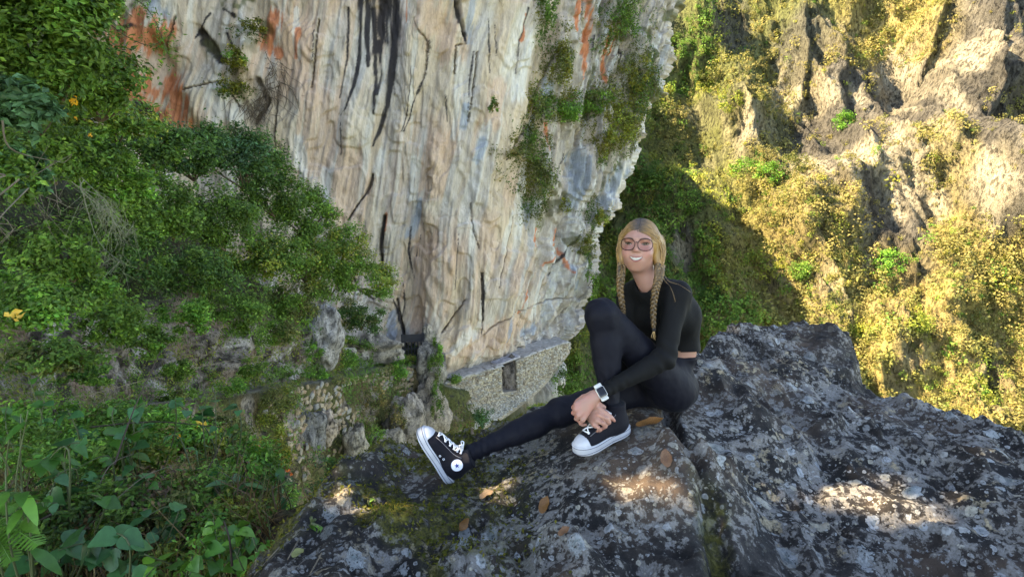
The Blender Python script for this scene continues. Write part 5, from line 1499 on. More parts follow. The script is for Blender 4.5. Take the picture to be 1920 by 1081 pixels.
for px, py, d, sp_, n, size, shape, pals, lab in LP:
    leafy('leafy_plant', lab, px, py, d, sp_, int(n * 1.5), size, shape, None, pals=pals)
# small sprouts on the rock
for px, py, sp_, n, lab in [(590, 978, 16, 6, 'small pointed green sprout in the moss at the rock\'s left edge'), (696, 935, 8, 5, 'tiny green sprout above the dark hollow left of the raised shoe')]:
    P = on_rock(px, py + 14); d = P[1] * _cp - P[2] * _sp
    leafy('sprout', lab, px, py, d, sp_, n, .042 if px < 600 else .03, 'lance', 'bright', 'sprouts on the rock', None, P - [0, 0, .005], 3)
# fine undergrowth bushes of the thicket
for px, py, d, rx, ry, n, size, pal, p2, lab in [
    (150, 850, 3.3, 120, 60, 4600, .034, 'mid', 'bright', 'low thicket of small green leaves under the left rock band'),
    (310, 830, 3.7, 110, 50, 4200, .036, 'bright', 'yellow', 'fine-leaved green thicket in the middle of the lower left'),
    (60, 790, 4.2, 90, 40, 3000, .04, 'bright', 'mid', 'low green growth along the path at the left edge'),
    (230, 790, 4.6, 110, 36, 3000, .04, 'mid', 'bright', 'low green growth along the foot of the rock band'),
    (360, 930, 3.1, 90, 60, 3200, .032, 'olive', 'mid', 'olive thicket above the broad bottom leaves'),
    (200, 950, 2.8, 120, 50, 2600, .03, 'dark', 'dead', 'dark thicket mixed with dead leaves at the bottom left'),
    (460, 900, 3.6, 60, 70, 3400, .036, 'bright', 'mid', 'soft green thicket left of the mossy rock edge'),
    (420, 830, 5.0, 70, 50, 2400, .045, 'olive', 'dry', 'dry olive thicket below the path, left of the overgrown wall'),
    (90, 960, 2.6, 110, 50, 2200, .03, 'dark', 'deep', 'shadowy low thicket in the bottom left corner'),
    (390, 1010, 2.7, 90, 50, 3400, .032, 'bright', 'yellow', 'small-leaved thicket behind the broad bottom leaves'),
]:
    bush('thicket', lab, px, py, d, rx, ry, n, size, pal, 'thickets at the lower left', 'thicket', pal2=p2, mix=.4, clumps=34, nst=8, tightness=.26, hollow=.2, depth=.35)
# fern fronds at the left edge
def fern(lab, base, tips):
    b = W(*base); e = empty('fern', b)
    for t in tips:
        q = W(*t); P = smooth_path([b, (b + q) / 2 + [0, 0, .06], q], 22); out = [tube(P, np.linspace(.004, .001, 22), 4)]
        for i in range(3, 22):
            w = .055 * math.sin(math.pi * (i - 1) / 22) ** .7; T = P[min(i + 1, 21)] - P[i - 1]; T /= np.linalg.norm(T); S = np.cross(T, [0, 0, 1.]); S /= np.linalg.norm(S)
            for s in (-1, 1):
                a = P[i]; tip = a + S * s * w + T * w * .3 - [0, 0, w * .15]
                out.append((np.array([a - T * .006, a + T * .006, tip + T * .002, tip - T * .002]), np.array([[0, 1, 2, 3]])))
        V, F = join(out); mesh_np('frond', V - b, F, G_BRI, False, None, e)
    tag(e, lab, 'fern')


fern('green fern fronds at the left edge near the bottom', (-30, 1010, 2.2), [(60, 985, 2.15), (30, 950, 2.2), (70, 1020, 2.1), (20, 1050, 2.1)])
# long bare stems and twigs of the thicket
M_DTWIG = simple('dark_twig', (.05, .03, .022), .8)
for lab, pts, r, m in [
    ('long dark bare stem slanting up through the lower left thicket', [(215, 870, 2.9), (250, 770, 3.1), (300, 660, 3.3)], .005, M_DTWIG),
    ('long arching reddish stem at the right side of the thicket', [(345, 960, 3.0), (400, 860, 3.1), (425, 800, 3.2)], .004, M_DTWIG),
    ('pale dry grass stalks fanning across the thicket', [(160, 990, 2.7), (200, 880, 2.8), (250, 850, 2.9)], .003, M_TWIG),
    ('pale dry stalk crossing low over the dead grass', [(150, 1000, 2.6), (260, 900, 2.7), (330, 870, 2.8)], .003, M_TWIG),
    ('pale curved vine hanging right of the thicket', [(440, 840, 4.5), (500, 900, 4.4), (560, 960, 4.2)], .006, M_TWIG),
    ('thin branch lying across the dark plants below the rock band', [(170, 800, 3.4), (290, 790, 3.4), (410, 800, 3.6)], .005, M_DTWIG),
    ('dry brown stem at the bottom edge, left of the rock', [(435, 1060, 2.2), (430, 1010, 2.2), (420, 975, 2.25)], .005, M_DTWIG),
]:
    v, f = tube(smooth_path([W(*p) for p in pts], 16), np.linspace(r, r * .4, 16), 5); o = mesh_np('bare_twig', v, f, m); tag(o, lab, 'stem', 'bare stems of the thicket')

# ------------------------------------------------------------------ fallen leaves and straws on the rock
DRY = [simple('dry_leaf_' + n, c, .6, noise=.35, nscale=25) for n, c in (('orange', (.17, .07, .016)), ('brown', (.13, .06, .027)), ('tan', (.19, .125, .07)), ('olive', (.16, .16, .05)))]


def fallen(px, py, size, az, mat, prof, lab, lift=.006, curl=-.25, tilt=0.1):
    P = on_rock(px, py); me = leaf_mesh('dry_leaf', prof, DRY[mat], curl, .45, .25)
    o = bpy.data.objects.new('dry_leaf', me); COL.objects.link(o); e = .03
    sx = (rz(P[0] + e, P[1]) - rz(P[0] - e, P[1])) / (2 * e); sy = (rz(P[0], P[1] + e) - rz(P[0], P[1] - e)) / (2 * e)
    n = Vector((-sx, -sy, 1)).normalized(); q = Vector((0, 0, 1)).rotation_difference(n) @ Matrix.Rotation(az, 3, 'Z').to_quaternion() @ Matrix.Rotation(tilt, 3, 'X').to_quaternion()
    o.rotation_mode = 'QUATERNION'; o.rotation_quaternion = q; o.location = tuple(P + np.array([0, 0, lift]) - np.array(q @ Vector((.5 * size, 0, 0)))); o.scale = (size * .85,) * 3
    tag(o, lab, 'leaf', 'dry leaves on the rock')


fallen(1222, 803, .13, .05, 0, [.03, .12, .2, .2, .12, 0.0], 'large curled orange-brown leaf lying beside the woman\'s hip', .016, -.3, .35)
fallen(1247, 868, .078, 1.35, 1, OVAL, 'brown speckled oval leaf standing in the rock\'s crack, below the orange leaf', .02, -.2, .5)
fallen(1023, 952, .075, .9, 0, OVAL, 'folded orange-brown leaf at the bottom middle of the rock', .012, -.3, .4)
fallen(869, 988, .06, 1.2, 0, OVAL, 'small orange leaf on the rock below the raised shoe', .012, -.3, .5)
fallen(915, 930, .075, .5, 2, OVAL, 'tan leaf lying flat on the pale lichen, right of the raised shoe\'s heel', .008, -.1, .1)
fallen(560, 1043, .055, 1.2, 3, OVAL, 'pale olive leaf between straws at the rock\'s lower left edge', .01, -.2, .3)
fallen(884, 818, .06, 1.5, 2, OVAL, 'dull brown leaf sticking up behind the outstretched ankle', .03, -.1, 1.1)
fallen(1060, 1000, .05, .3, 1, OVAL, 'small dark brown leaf near the bottom edge of the rock', .008, -.2, .2)
for a, b, lab in [((478, 1081), (525, 1035), 'longest pale straw at the rock\'s lower left edge'), ((540, 1055), (562, 1020), 'pale straw lying beside the olive leaf'), ((582, 1080), (604, 1050), 'short pale straw right of the olive leaf')]:
    A, B = on_rock(*a) + [0, 0, .008], on_rock(*b) + [0, 0, .02]
    v, f = tube(np.linspace(A, B, 6), .0022, 5); o = mesh_np('straw', v, f, M_TWIG); tag(o, lab, 'straw', 'straws on the rock')
# cushion of moss hanging over the left rim
def rim_moss():
    n = 9000
    k = rng.choice(RX.size, n, p=(MOSS * (RSD < .25) * ss(.4, .0, RX)).ravel() / (MOSS * (RSD < .25) * ss(.4, .0, RX)).sum())
    C = np.stack([RX.ravel()[k], RY.ravel()[k], RZ.ravel()[k]], 1) + rng.standard_normal((n, 3)) * [.006, .006, .004] + [0, 0, .004]
    V, F, c = leaves(C, np.tile([0, -.2, 1.], (n, 1)), np.full(n, .017), 'moss', .9, .5)
    o = mesh_np('moss', V, F, M_SCRUB, False, c * .7); tag(o, 'yellow-green moss along the left rim of the rock', 'moss', kind='stuff')


rim_moss()
# ------------------------------------------------------------------ the woman: smooth-blended volumes meshed as one surface
class Body:
    def __init__(s): s.p = []

    def cap(s, a, b, ra, rb=None, k=.02): s.p.append(('c', np.asarray(a, float), np.asarray(b, float), ra, ra if rb is None else rb, k, 1)); return s

    def ell(s, c, r, R=None, k=.02, op=1): s.p.append(('e', np.asarray(c, float), np.asarray(r, float), np.eye(3) if R is None else R, 0, k, op)); return s

    def cut(s, p, n): s.p.append(('h', np.asarray(p, float), np.asarray(n, float) / np.linalg.norm(n), 0, 0, 0, 0)); return s

    @staticmethod
    def dist(q, P):
        if q[0] == 'c':
            a, b = q[1], q[2]; ab = b - a; L2 = ab @ ab + 1e-12
            t = np.clip(((P - a) @ ab) / L2, 0, 1)
            return np.linalg.norm(P - a - t[..., None] * ab, axis=-1) - (q[3] + (q[4] - q[3]) * t)
        if q[0] == 'e':
            d = (P - q[1]) @ q[3].T; k0 = np.linalg.norm(d / q[2], axis=-1); k1 = np.linalg.norm(d / q[2] ** 2, axis=-1) + 1e-9
            return k0 * (k0 - 1) / k1
        return (P - q[1]) @ q[2]

    @staticmethod
    def comb(D, d, k, op):
        if op == 1:
            h = np.maximum(k - np.abs(D - d), 0) / max(k, 1e-6); return np.minimum(D, d) - h * h * k * .25
        if op == -1:
            d = -d; h = np.maximum(k - np.abs(D - d), 0) / max(k, 1e-6); return np.maximum(D, d) + h * h * k * .25
        return np.maximum(D, d)

    def at(s, P):
        P = np.asarray(P, float); D = np.full(P.shape[:-1], 1.0)
        for q in s.p: D = s.comb(D, s.dist(q, P), q[5], q[6])
        return D

    def bbox(s, q):
        if q[0] == 'c':
            r = max(q[3], q[4]); return np.minimum(q[1], q[2]) - r, np.maximum(q[1], q[2]) + r
        r = q[2].max(); return q[1] - r, q[1] + r

    def mesh(s, h):
        bb = [s.bbox(q) for q in s.p if q[0] != 'h' and q[6] == 1]
        lo = np.min([b[0] for b in bb], 0) - 3 * h; hi = np.max([b[1] for b in bb], 0) + 3 * h
        n = np.ceil((hi - lo) / h).astype(int) + 1
        D = np.full(n, 0.2, np.float32)
        for q in s.p:
            if q[0] == 'h': a, b = np.zeros(3, int), n
            else:
                l, u = s.bbox(q); m = q[5] + 2.5 * h
                a = np.clip(np.floor((l - m - lo) / h).astype(int), 0, n); b = np.clip(np.ceil((u + m - lo) / h).astype(int) + 1, 0, n)
            if (b <= a).any(): continue
            X, Y, Z = np.meshgrid(*[lo[i] + h * np.arange(a[i], b[i]) for i in range(3)], indexing='ij')
            sl = tuple(slice(a[i], b[i]) for i in range(3))
            D[sl] = s.comb(D[sl], s.dist(q, np.stack([X, Y, Z], -1)), q[5], q[6])
        return nets(D, lo, h)


def nets(D, lo, h):
    I = D < 0
    c = I[:-1, :-1, :-1].astype(np.int8)
    for dx in (0, 1):
        for dy in (0, 1):
            for dz in (0, 1):
                if dx + dy + dz: c = c + I[dx:I.shape[0] - 1 + dx, dy:I.shape[1] - 1 + dy, dz:I.shape[2] - 1 + dz]
    A = np.argwhere((c > 0) & (c < 8)); n = len(A)
    idx = np.full(c.shape, -1, np.int32); idx[A[:, 0], A[:, 1], A[:, 2]] = np.arange(n)
    cor = np.array([[x, y, z] for x in (0, 1) for y in (0, 1) for z in (0, 1)])
    val = np.stack([D[A[:, 0] + o[0], A[:, 1] + o[1], A[:, 2] + o[2]] for o in cor], 1)
    acc = np.zeros((n, 3)); cnt = np.zeros(n)
    for i in range(8):
        for j in range(i + 1, 8):
            if np.abs(cor[i] - cor[j]).sum() != 1: continue
            a, b = val[:, i], val[:, j]; m = (a < 0) != (b < 0); t = np.where(m, a / np.where(m, a - b, 1), 0)
            acc += np.where(m[:, None], cor[i] + t[:, None] * (cor[j] - cor[i]), 0); cnt += m
    V = lo + h * (A + acc / cnt[:, None])
    F = []
    for ax in range(3):
        o = [0, 0, 0]; o[ax] = 1
        a = I[:I.shape[0] - o[0], :I.shape[1] - o[1], :I.shape[2] - o[2]]; b = I[o[0]:, o[1]:, o[2]:]
        E = np.argwhere(a != b); u, v = (ax + 1) % 3, (ax + 2) % 3
        E = E[(E[:, u] > 0) & (E[:, v] > 0)]
        flip = a[E[:, 0], E[:, 1], E[:, 2]]
        def g(du, dv):
            q = E.copy(); q[:, u] -= du; q[:, v] -= dv; return idx[q[:, 0], q[:, 1], q[:, 2]]
        Q = np.stack([g(1, 1), g(0, 1), g(0, 0), g(1, 0)], 1)
        Q = np.where(flip[:, None], Q, Q[:, ::-1]); F.append(Q[(Q >= 0).all(1)])
    return V, np.vstack(F)


def vnormals(V, F):
    N = np.zeros(V.shape); a = V[F[:, 2]] - V[F[:, 0]]; b = V[F[:, 3]] - V[F[:, 1]]; fn = np.cross(a, b)
    for k in range(4): np.add.at(N, F[:, k], fn)
    return N / (np.linalg.norm(N, axis=1)[:, None] + 1e-12)


def relax(V, F, it=2, lam=.5):
    for _ in range(it):
        S = np.zeros(V.shape); c = np.zeros(len(V))
        for k in range(4):
            np.add.at(S, F[:, k], V[F[:, (k + 1) % 4]] + V[F[:, k - 1]]); np.add.at(c, F[:, k], 2)
        V = V + lam * (S / np.maximum(c, 1)[:, None] - V)
    return V


CAMF = np.array([0, _cp, -_sp]); CAMU = np.array([0, _sp, _cp]); CAMR = np.array([1.0, 0, 0])
def img(r, u, t=0.0):
    """direction given as right / up / towards the viewer"""
    v = r * CAMR + u * CAMU - t * CAMF; return v / np.linalg.norm(v)


# head frame
HC0 = W(1198, 458, 2.46)
hf = -HC0 / np.linalg.norm(HC0); yaw = math.radians(-6)
hf = np.array([hf[0] * math.cos(yaw) - hf[1] * math.sin(yaw), hf[0] * math.sin(yaw) + hf[1] * math.cos(yaw), hf[2] + .02]); hf /= np.linalg.norm(hf)
hu = img(.06, 1, 0); hu -= hf * (hu @ hf); hu /= np.linalg.norm(hu); hl = np.cross(hu, hf)
HRm = np.stack([hl, hu, hf])            # rows: world -> head
def HP(l, u, f): return HC0 + l * hl + u * hu + f * hf


P_neck = W(1220, 534, 2.50); P_chest = W(1253, 592, 2.55); P_waist = W(1264, 655, 2.60); P_pel = W(1238, 716, 2.60)
fT = np.array([-.68, -.73, 0]); lT = np.array([.73, -.68, 0])
def frame(up):
    z = up / np.linalg.norm(up); x = lT - z * (lT @ z); x /= np.linalg.norm(x); return np.stack([x, np.cross(z, x), z])
R_ch = frame(P_neck - P_waist); R_wa = frame(P_chest - P_pel); R_pe = frame(P_waist - P_pel + np.array([0, 0, .05]))
S_l = W(1269, 551, 2.41); E_l = W(1247, 671, 2.335); W_l = W(1126, 736, 2.262)
S_r = W(1180, 554, 2.62); E_r = W(1160, 690, 2.56); W_r = W(1104, 770, 2.315)
H_l = W(1262, 728, 2.53); K_l = W(1128, 590, 2.31); A_l = W(1146, 776, 2.335)
H_r = W(1222, 724, 2.66); K_r = W(1052, 772, 2.60); A_r = W(884, 848, 2.465)


def torso(B, g):
    B.ell(P_chest, (.142 + g, .098 + g, .13 + g), R_ch, .04)
    B.ell((P_chest + P_neck) / 2, (.125 + g, .072 + g, .07 + g), R_ch, .05)
    for s in (-1, 1): B.ell(P_chest + R_ch[0] * .062 * s + fT * .068 + R_ch[2] * .005, (.052 + g, .05 + g, .052 + g), R_ch, .04)
    B.ell(P_waist, (.112 + g, .088 + g, .12 + g), R_wa, .06)
    return B


def legs(B, g, cutat=None):
    B.ell(P_pel, (.150 + g, .122 + g, .105 + g), R_pe, .05)
    if cutat is not None:
        B.ell(P_waist, (.114, .09, .10), R_wa, .06); B.cut(*cutat)
    B.ell(P_pel - fT * .045 + lT * .06 - np.array([0, 0, .03]), (.085 + g, .085 + g, .085 + g), None, .05)
    for H, K, A, out in ((H_l, K_l, A_l, np.array([.02, -.03, 0])), (H_r, K_r, A_r, np.array([0, 0, -.02]))):
        B.cap(H, K, .088 + g, .060 + g, .05); B.cap(K, K, .060 + g, None, .03)
        m = K + (A - K) * .3; back = (H - K) / np.linalg.norm(H - K); ax = (A - K) / np.linalg.norm(A - K); back = back - ax * (back @ ax); back /= np.linalg.norm(back) + 1e-9
        B.cap(K, A, .052 + g, .036 + g, .03); B.cap(m + back * .012, K + (A - K) * .5 + back * .008, .050 + g, .042 + g, .04)
    return B


bd = Body()
# head
bd.ell(HP(0, .020, -.012), (.070, .080, .090), HRm, .0)
bd.ell(HP(0, -.030, .022), (.0595, .080, .064), HRm, .03)
bd.ell(HP(0, -.068, .026), (.050, .036, .048), HRm, .025)
bd.ell(HP(0, -.098, .054), (.020, .013, .017), HRm, .025)
for s in (-1, 1):
    bd.ell(HP(.038 * s, -.037, .056), (.024, .021, .023), HRm, .02)
    bd.ell(HP(.068 * s, -.014, -.006), (.007, .024, .015), HRm, .008)
    bd.cap(HP(.012 * s, .020, .081), HP(.042 * s, .019, .066), .010, .008, .018)
for s in (-1, 1): bd.ell(HP(.034 * s, .001, .097), (.021, .013, .014), HRm, .014, -1)
bd.cap(HP(0, .010, .080), HP(0, -.024, .1005), .0055, .0095, .012)
for s in (-1, 1): bd.ell(HP(.0105 * s, -.028, .090), (.0075, .0065, .009), HRm, .006)
bd.ell(HP(0, -.062, .056), (.036, .028, .036), HRm, .02)
bd.cap(HP(0, -.07, -.012), P_neck + fT * .01 + [0, 0, .01], .046, .052, .03)
def _fs(l, u):
    f = np.linspace(.14, .02, 240); P = HC0 + l * hl + u * hu + f[:, None] * hf; return f[int(np.argmax(bd.at(P) < 0))]
for s in (-1, 1):
    qa, qb, qc = [(l, u, _fs(l, u) + .0022) for l, u in ((.0175 * s, -.030), (.028 * s, -.046), (.0345 * s, -.064))]
    bd.p.append(('c', HP(*qa), HP(*qb), .0032, .0036, .004, -1)); bd.p.append(('c', HP(*qb), HP(*qc), .0036, .0030, .004, -1))
torso(bd, -.012); legs(bd, -.014)
bd.cap(S_l, E_l, .040, .034); bd.cap(E_l, W_l, .034, .023); bd.cap(S_r, E_r, .040, .034); bd.cap(E_r, W_r, .034, .023)
# left hand: back of the hand towards us, fingers folding away round the other wrist
kn = [W(1080, 757, 2.222), W(1080, 767, 2.214), W(1085, 778, 2.214), W(1093, 787, 2.220)]
bd.cap(W_l, W(1112, 744, 2.245), .023, .021, .012)
for k, q in enumerate(kn):
    bd.cap(W(1113, 742 + k * 2.2, 2.246), q, .0175, .0095, .014)
    a = q + img(-.35, -.7, -.7) * .024; b = a + img(.5, -.45, -.75) * .020; c = b + img(.9, .0, -.3) * .014
    r = (.0088, .0092, .0088, .0076)[k]
    bd.cap(q, a, r, r * .95, .004); bd.cap(a, b, r * .95, r * .85, .003); bd.cap(b, c, r * .85, r * .75, .003)
bd.cap(W(1110, 740, 2.25), W(1094, 744, 2.262), .013, .011, .010); bd.cap(W(1094, 744, 2.262), W(1082, 752, 2.275), .011, .0095, .004)
# right hand: reaches round the ankle, index finger stretched along the shoe, the others curled
bd.cap(W_r, W(1110, 776, 2.272), .022, .020, .012)
k2 = [(W(1123, 763, 2.243), W(1137, 774, 2.226), W(1146, 782, 2.228), W(1152, 788, 2.234)), (W(1124, 777, 2.234), W(1137, 784, 2.215), W(1142, 791, 2.224), W(1137, 796, 2.240)),
      (W(1120, 788, 2.234), W(1131, 793, 2.217), W(1135, 799, 2.226), W(1129, 803, 2.241)), (W(1114, 796, 2.240), W(1122, 801, 2.226), W(1125, 806, 2.234), W(1119, 808, 2.246))]
for k, (a, b, c, d_) in enumerate(k2):
    bd.cap(W(1106, 771 + 3 * k, 2.275), a, .0165, .0105, .012); r = (.0088, .0092, .0088, .0076)[k]
    bd.cap(a, b, r * 1.1, r, .005); bd.cap(b, c, r, r * .92, .003); bd.cap(c, d_, r * .92, r * .72, .003)
bd.cap(W(1108, 768, 2.27), W(1122, 757, 2.262), .014, .0105, .010); bd.cap(W(1122, 757, 2.262), W(1133, 763, 2.262), .0105, .0085, .004)
BV, BF = bd.mesh(.0047)
bN = vnormals(BV, BF)
loc = (BV - HC0) @ HRm.T
hn = noise3(BV[:, 0] * 40, BV[:, 1] * 40, BV[:, 2] * 40, 401)
SK = np.tile(np.array([0.37, 0.19, 0.142]), (len(BV), 1)) * (1 + .03 * hn[:, None])
def tint(c, col, m): return c * (1 - m[:, None]) + np.array(col) * m[:, None]
ish = (np.linalg.norm(loc, axis=1) < .16)
for s in (-1, 1): SK = tint(SK, (.42, .165, .13), ish * .55 * ss(.026, .008, np.linalg.norm(loc - [.040 * s, -.036, .075], axis=1)))
SK = tint(SK, (.42, .175, .135), ish * .5 * ss(.016, .006, np.linalg.norm(loc - [0, -.026, .106], axis=1)))
hd = (BV[:, 2] < E_l[2]) & (BV[:, 1] < 2.36)
SK = tint(SK, (.40, .165, .13), hd * .4 * ss(-.2, .5, hn))


def skin_mat():
    m, nt, b = new_mat('skin'); at = nd(nt, 'ShaderNodeAttribute', attribute_name='Col'); nt.links.new(at.outputs['Color'], b.inputs['Base Color'])
    b.inputs['Roughness'].default_value = .45; b.inputs['Specular IOR Level'].default_value = .35
    b.inputs['Subsurface Weight'].default_value = .12; b.inputs['Subsurface Radius'].default_value = (.012, .004, .002); b.inputs['Subsurface Scale'].default_value = .5
    return m


root_w = P_pel - [0, 0, .115]
person = empty('person', root_w)
tag(person, 'smiling woman with blonde braids and glasses, in black sportswear, sitting on the rock', 'person')
M_SKIN = skin_mat()
keep(mesh_np('body', BV, BF, M_SKIN, True, np.clip(SK, 0, 1)), person)


def cloth(name, B, h, mat, wr=.0035, seed=0, fsc=(26, 26, 9)):
    V, F = B.mesh(h); V = relax(V, F, 1, .4); N = vnormals(V, F)
    w = noise3(V[:, 0] * fsc[0], V[:, 1] * fsc[1], V[:, 2] * fsc[2], 410 + seed) * .7 + noise3(V[:, 0] * 60, V[:, 1] * 60, V[:, 2] * 45, 411 + seed) * .35
    for c, ax, amp, fr in FOLDS:       # compression folds across a joint
        q = V - c; t = q @ ax; d = np.linalg.norm(q, axis=1)
        w = w + amp * np.sin(t * fr + 1.5 * noise3(V[:, 0] * 18, V[:, 1] * 18, V[:, 2] * 18, 412)) * ss(.11, .02, d)
    V = V + N * (wr * w)[:, None]
    return keep(mesh_np(name, V, F, mat, True), person)


def fabric(name, c, rough, sheen, bump=.25):
    m, nt, b = new_mat(name); b.inputs['Base Color'].default_value = (*c, 1); b.inputs['Roughness'].default_value = rough; b.inputs['Specular IOR Level'].default_value = .22
    b.inputs['Sheen Weight'].default_value = sheen; b.inputs['Sheen Roughness'].default_value = .4
    tc = nd(nt, 'ShaderNodeTexCoord'); n = nd(nt, 'ShaderNodeTexNoise'); n.inputs['Scale'].default_value = 55; n.inputs['Detail'].default_value = 5; nt.links.new(tc.outputs['Object'], n.inputs['Vector'])
    bp = nd(nt, 'ShaderNodeBump'); bp.inputs['Strength'].default_value = bump; bp.inputs['Distance'].default_value = .006; nt.links.new(n.outputs[0], bp.inputs['Height']); nt.links.new(bp.outputs[0], b.inputs['Normal'])
    return m


def unit(v): return v / np.linalg.norm(v)


FOLDS = [(K_l, unit(A_l - H_l), .8, 120), (E_l, unit(W_l - S_l), .9, 130), (H_l, unit(K_l - H_l), .9, 90), (W_l + unit(E_l - W_l) * .06, unit(W_l - E_l), .45, 190), (K_r, unit(A_r - H_r), .6, 110), (P_waist, R_wa[2], .7, 110), (A_r + unit(K_r - A_r) * .04, unit(A_r - K_r), .7, 180)]
M_TOP = fabric('black_top', (.0024, .0024, .0027), .8, .01); M_LEG = fabric('navy_black_leggings', (.002, .0023, .0068), .72, .015)
wax = unit(P_chest - P_pel); hemP = W(1298, 660, 2.6)
lg = legs(Body(), 0.0, (hemP - wax * .004, wax))
cloth('leggings', lg, .006, M_LEG, .0042, 1)
tp = torso(Body(), .006)
tp.cap(P_neck + lT * .05 - [0, 0, .01], S_l, .042, .052, .04); tp.cap(P_neck - lT * .05 - [0, 0, .01], S_r, .042, .050, .04)
tp.cap(S_l, E_l, .050, .042, .035); tp.cap(E_l, W_l + unit(E_l - W_l) * .03, .044, .030, .02); tp.cap(S_r, E_r, .050, .042, .03); tp.cap(E_r, W_r + unit(E_r - W_r) * .03, .042, .030, .02)
tp.cap(P_neck - [0, 0, .02], P_neck + [0, 0, .005] - fT * .01, .066, .060, .03)
tp.p.append(('c', P_neck + fT * .022 + [0, 0, .004], HP(0, -.02, .0), .047, .056, .008, -1))
tp.p = [q for q in tp.p]
# hem: cut only the torso below the waist band, not the sleeves
tb = Body(); tb.p = [q for q in torso(Body(), .006).p]
_hem = hemP + wax * .022
_sel = Body(); _sel.p = tp.p[:]
V_, F_ = _sel.mesh(.0052)
_arm = np.minimum(Body().cap(S_l, E_l, .055).cap(E_l, W_l, .05).at(V_), Body().cap(S_r, E_r, .055).cap(E_r, W_r, .05).at(V_))
_below = ((V_ - _hem) @ wax < 0) & (_arm > .004)
_kf = ~_below[F_].any(1); F_ = F_[_kf]
used = np.unique(F_); mp = np.full(len(V_), -1); mp[used] = np.arange(len(used)); V_ = V_[used]; F_ = mp[F_]
V_ = relax(V_, F_, 1, .4); N_ = vnormals(V_, F_)
w_ = noise3(V_[:, 0] * 24, V_[:, 1] * 24, V_[:, 2] * 10, 420) * .7
for c, ax, amp, fr in FOLDS:
    q = V_ - c; w_ = w_ + amp * np.sin((q @ ax) * fr + 1.5 * noise3(V_[:, 0] * 18, V_[:, 1] * 18, V_[:, 2] * 18, 421)) * ss(.11, .02, np.linalg.norm(q, axis=1))
keep(mesh_np('long_sleeved_top', V_ + N_ * (.0048 * w_)[:, None], F_, M_TOP, True), person)

# ---- face details
def fsurf(l, u):
    f = np.linspace(.14, .02, 240); P = HP(0, 0, 0) + l * hl + u * hu + f[:, None] * hf
    d = bd.at(P); k = int(np.argmax(d < 0)); return f[k]


def part(name, V, F, mat, smooth=True, parent=person, col=None):
    o = mesh_np(name, V, F, mat, smooth, col); return keep(o, person) if parent is person else sub(o, parent)


def sub(o, parent):
    o.parent = parent; o.matrix_parent_inverse = Matrix.Identity(4)   # parts' meshes share the person's coordinates
    return o


M_EYE = simple('eye_white', (.20, .165, .15), .25); M_IRIS = simple('brown_iris', (.018, .010, .006), .15); M_BROW = simple('brown_brow', (.10, .055, .03), .8)
M_TEETH = simple('teeth', (.40, .36, .31), .4); M_LASH = simple('lash', (.012, .009, .008), .8); M_LIP = simple('lip', (.30, .105, .088), .4)


def ball(c, r, n=12):
    u, v = np.meshgrid(np.linspace(0, 2 * np.pi, n * 2), np.linspace(0.01, np.pi - .01, n)); d = np.stack([np.cos(u) * np.sin(v), np.sin(u) * np.sin(v), np.cos(v)], -1)
    return (np.asarray(c) + d.reshape(-1, 3) * r), grid_faces(n, n * 2)[:, ::-1]


def hface(l, u, off): return HP(l, u, fsurf(l, u) + off)


for s in (-1, 1):
    cx_, V = .0335 * s, []
    hh_ = lambda t: .0048 * max(0.0, 1 - t * t) ** .75
    for v in np.linspace(-1, 1, 5):
        for t in np.linspace(-1, 1, 13):
            V.append(hface(cx_ + .0140 * t, .0005 + .0008 * t * s + v * hh_(t), .0006 + .0012 * (1 - t * t) * (1 - v * v)))
    e = part('eye', np.array(V), grid_faces(5, 13), M_EYE)
    V = []
    for r in (0.02, .5, 1):
        for a in np.linspace(0, 2 * np.pi, 17)[:-1]:
            l, u = .0073 * r * math.cos(a), .0073 * r * math.sin(a); t = l / .014; u = float(np.clip(u, -hh_(t), hh_(t))); V.append(hface(cx_ + l - .0005, .0005 + u, .0024))
    part('iris', np.array(V), np.array([(i * 16 + k, i * 16 + (k + 1) % 16, (i + 1) * 16 + (k + 1) % 16, (i + 1) * 16 + k) for i in range(2) for k in range(16)]), M_IRIS, True, e)
    lash = [hface(cx_ + .0150 * t, .0010 + .0008 * t * s + hh_(t), .0016) for t in np.linspace(-1, 1, 11)]
    V, F = tube(lash, .0005 + .0018 * np.sin(np.linspace(.3, math.pi - .3, 11)), 5); part('eyelashes', V, F, M_LASH)
    low = [hface(cx_ + .0135 * t, .0003 + .0008 * t * s - hh_(t), .0008) for t in np.linspace(-1, 1, 9)]
    V, F = tube(low, .0007, 5); part('lower_lid', V, F, M_BROW)
    br_ = []
    for t in np.linspace(0, 1, 9):
        l = s * (.013 + .038 * t); u = .0195 + .006 * math.sin(t * 2.4) - .004 * t; br_.append(hface(l, u, .0005))
    V, F = tube(br_, [.0013, .0022, .0026, .0026, .0025, .0022, .0018, .0014, .0008], 5); part('eyebrow', V, F, M_BROW)
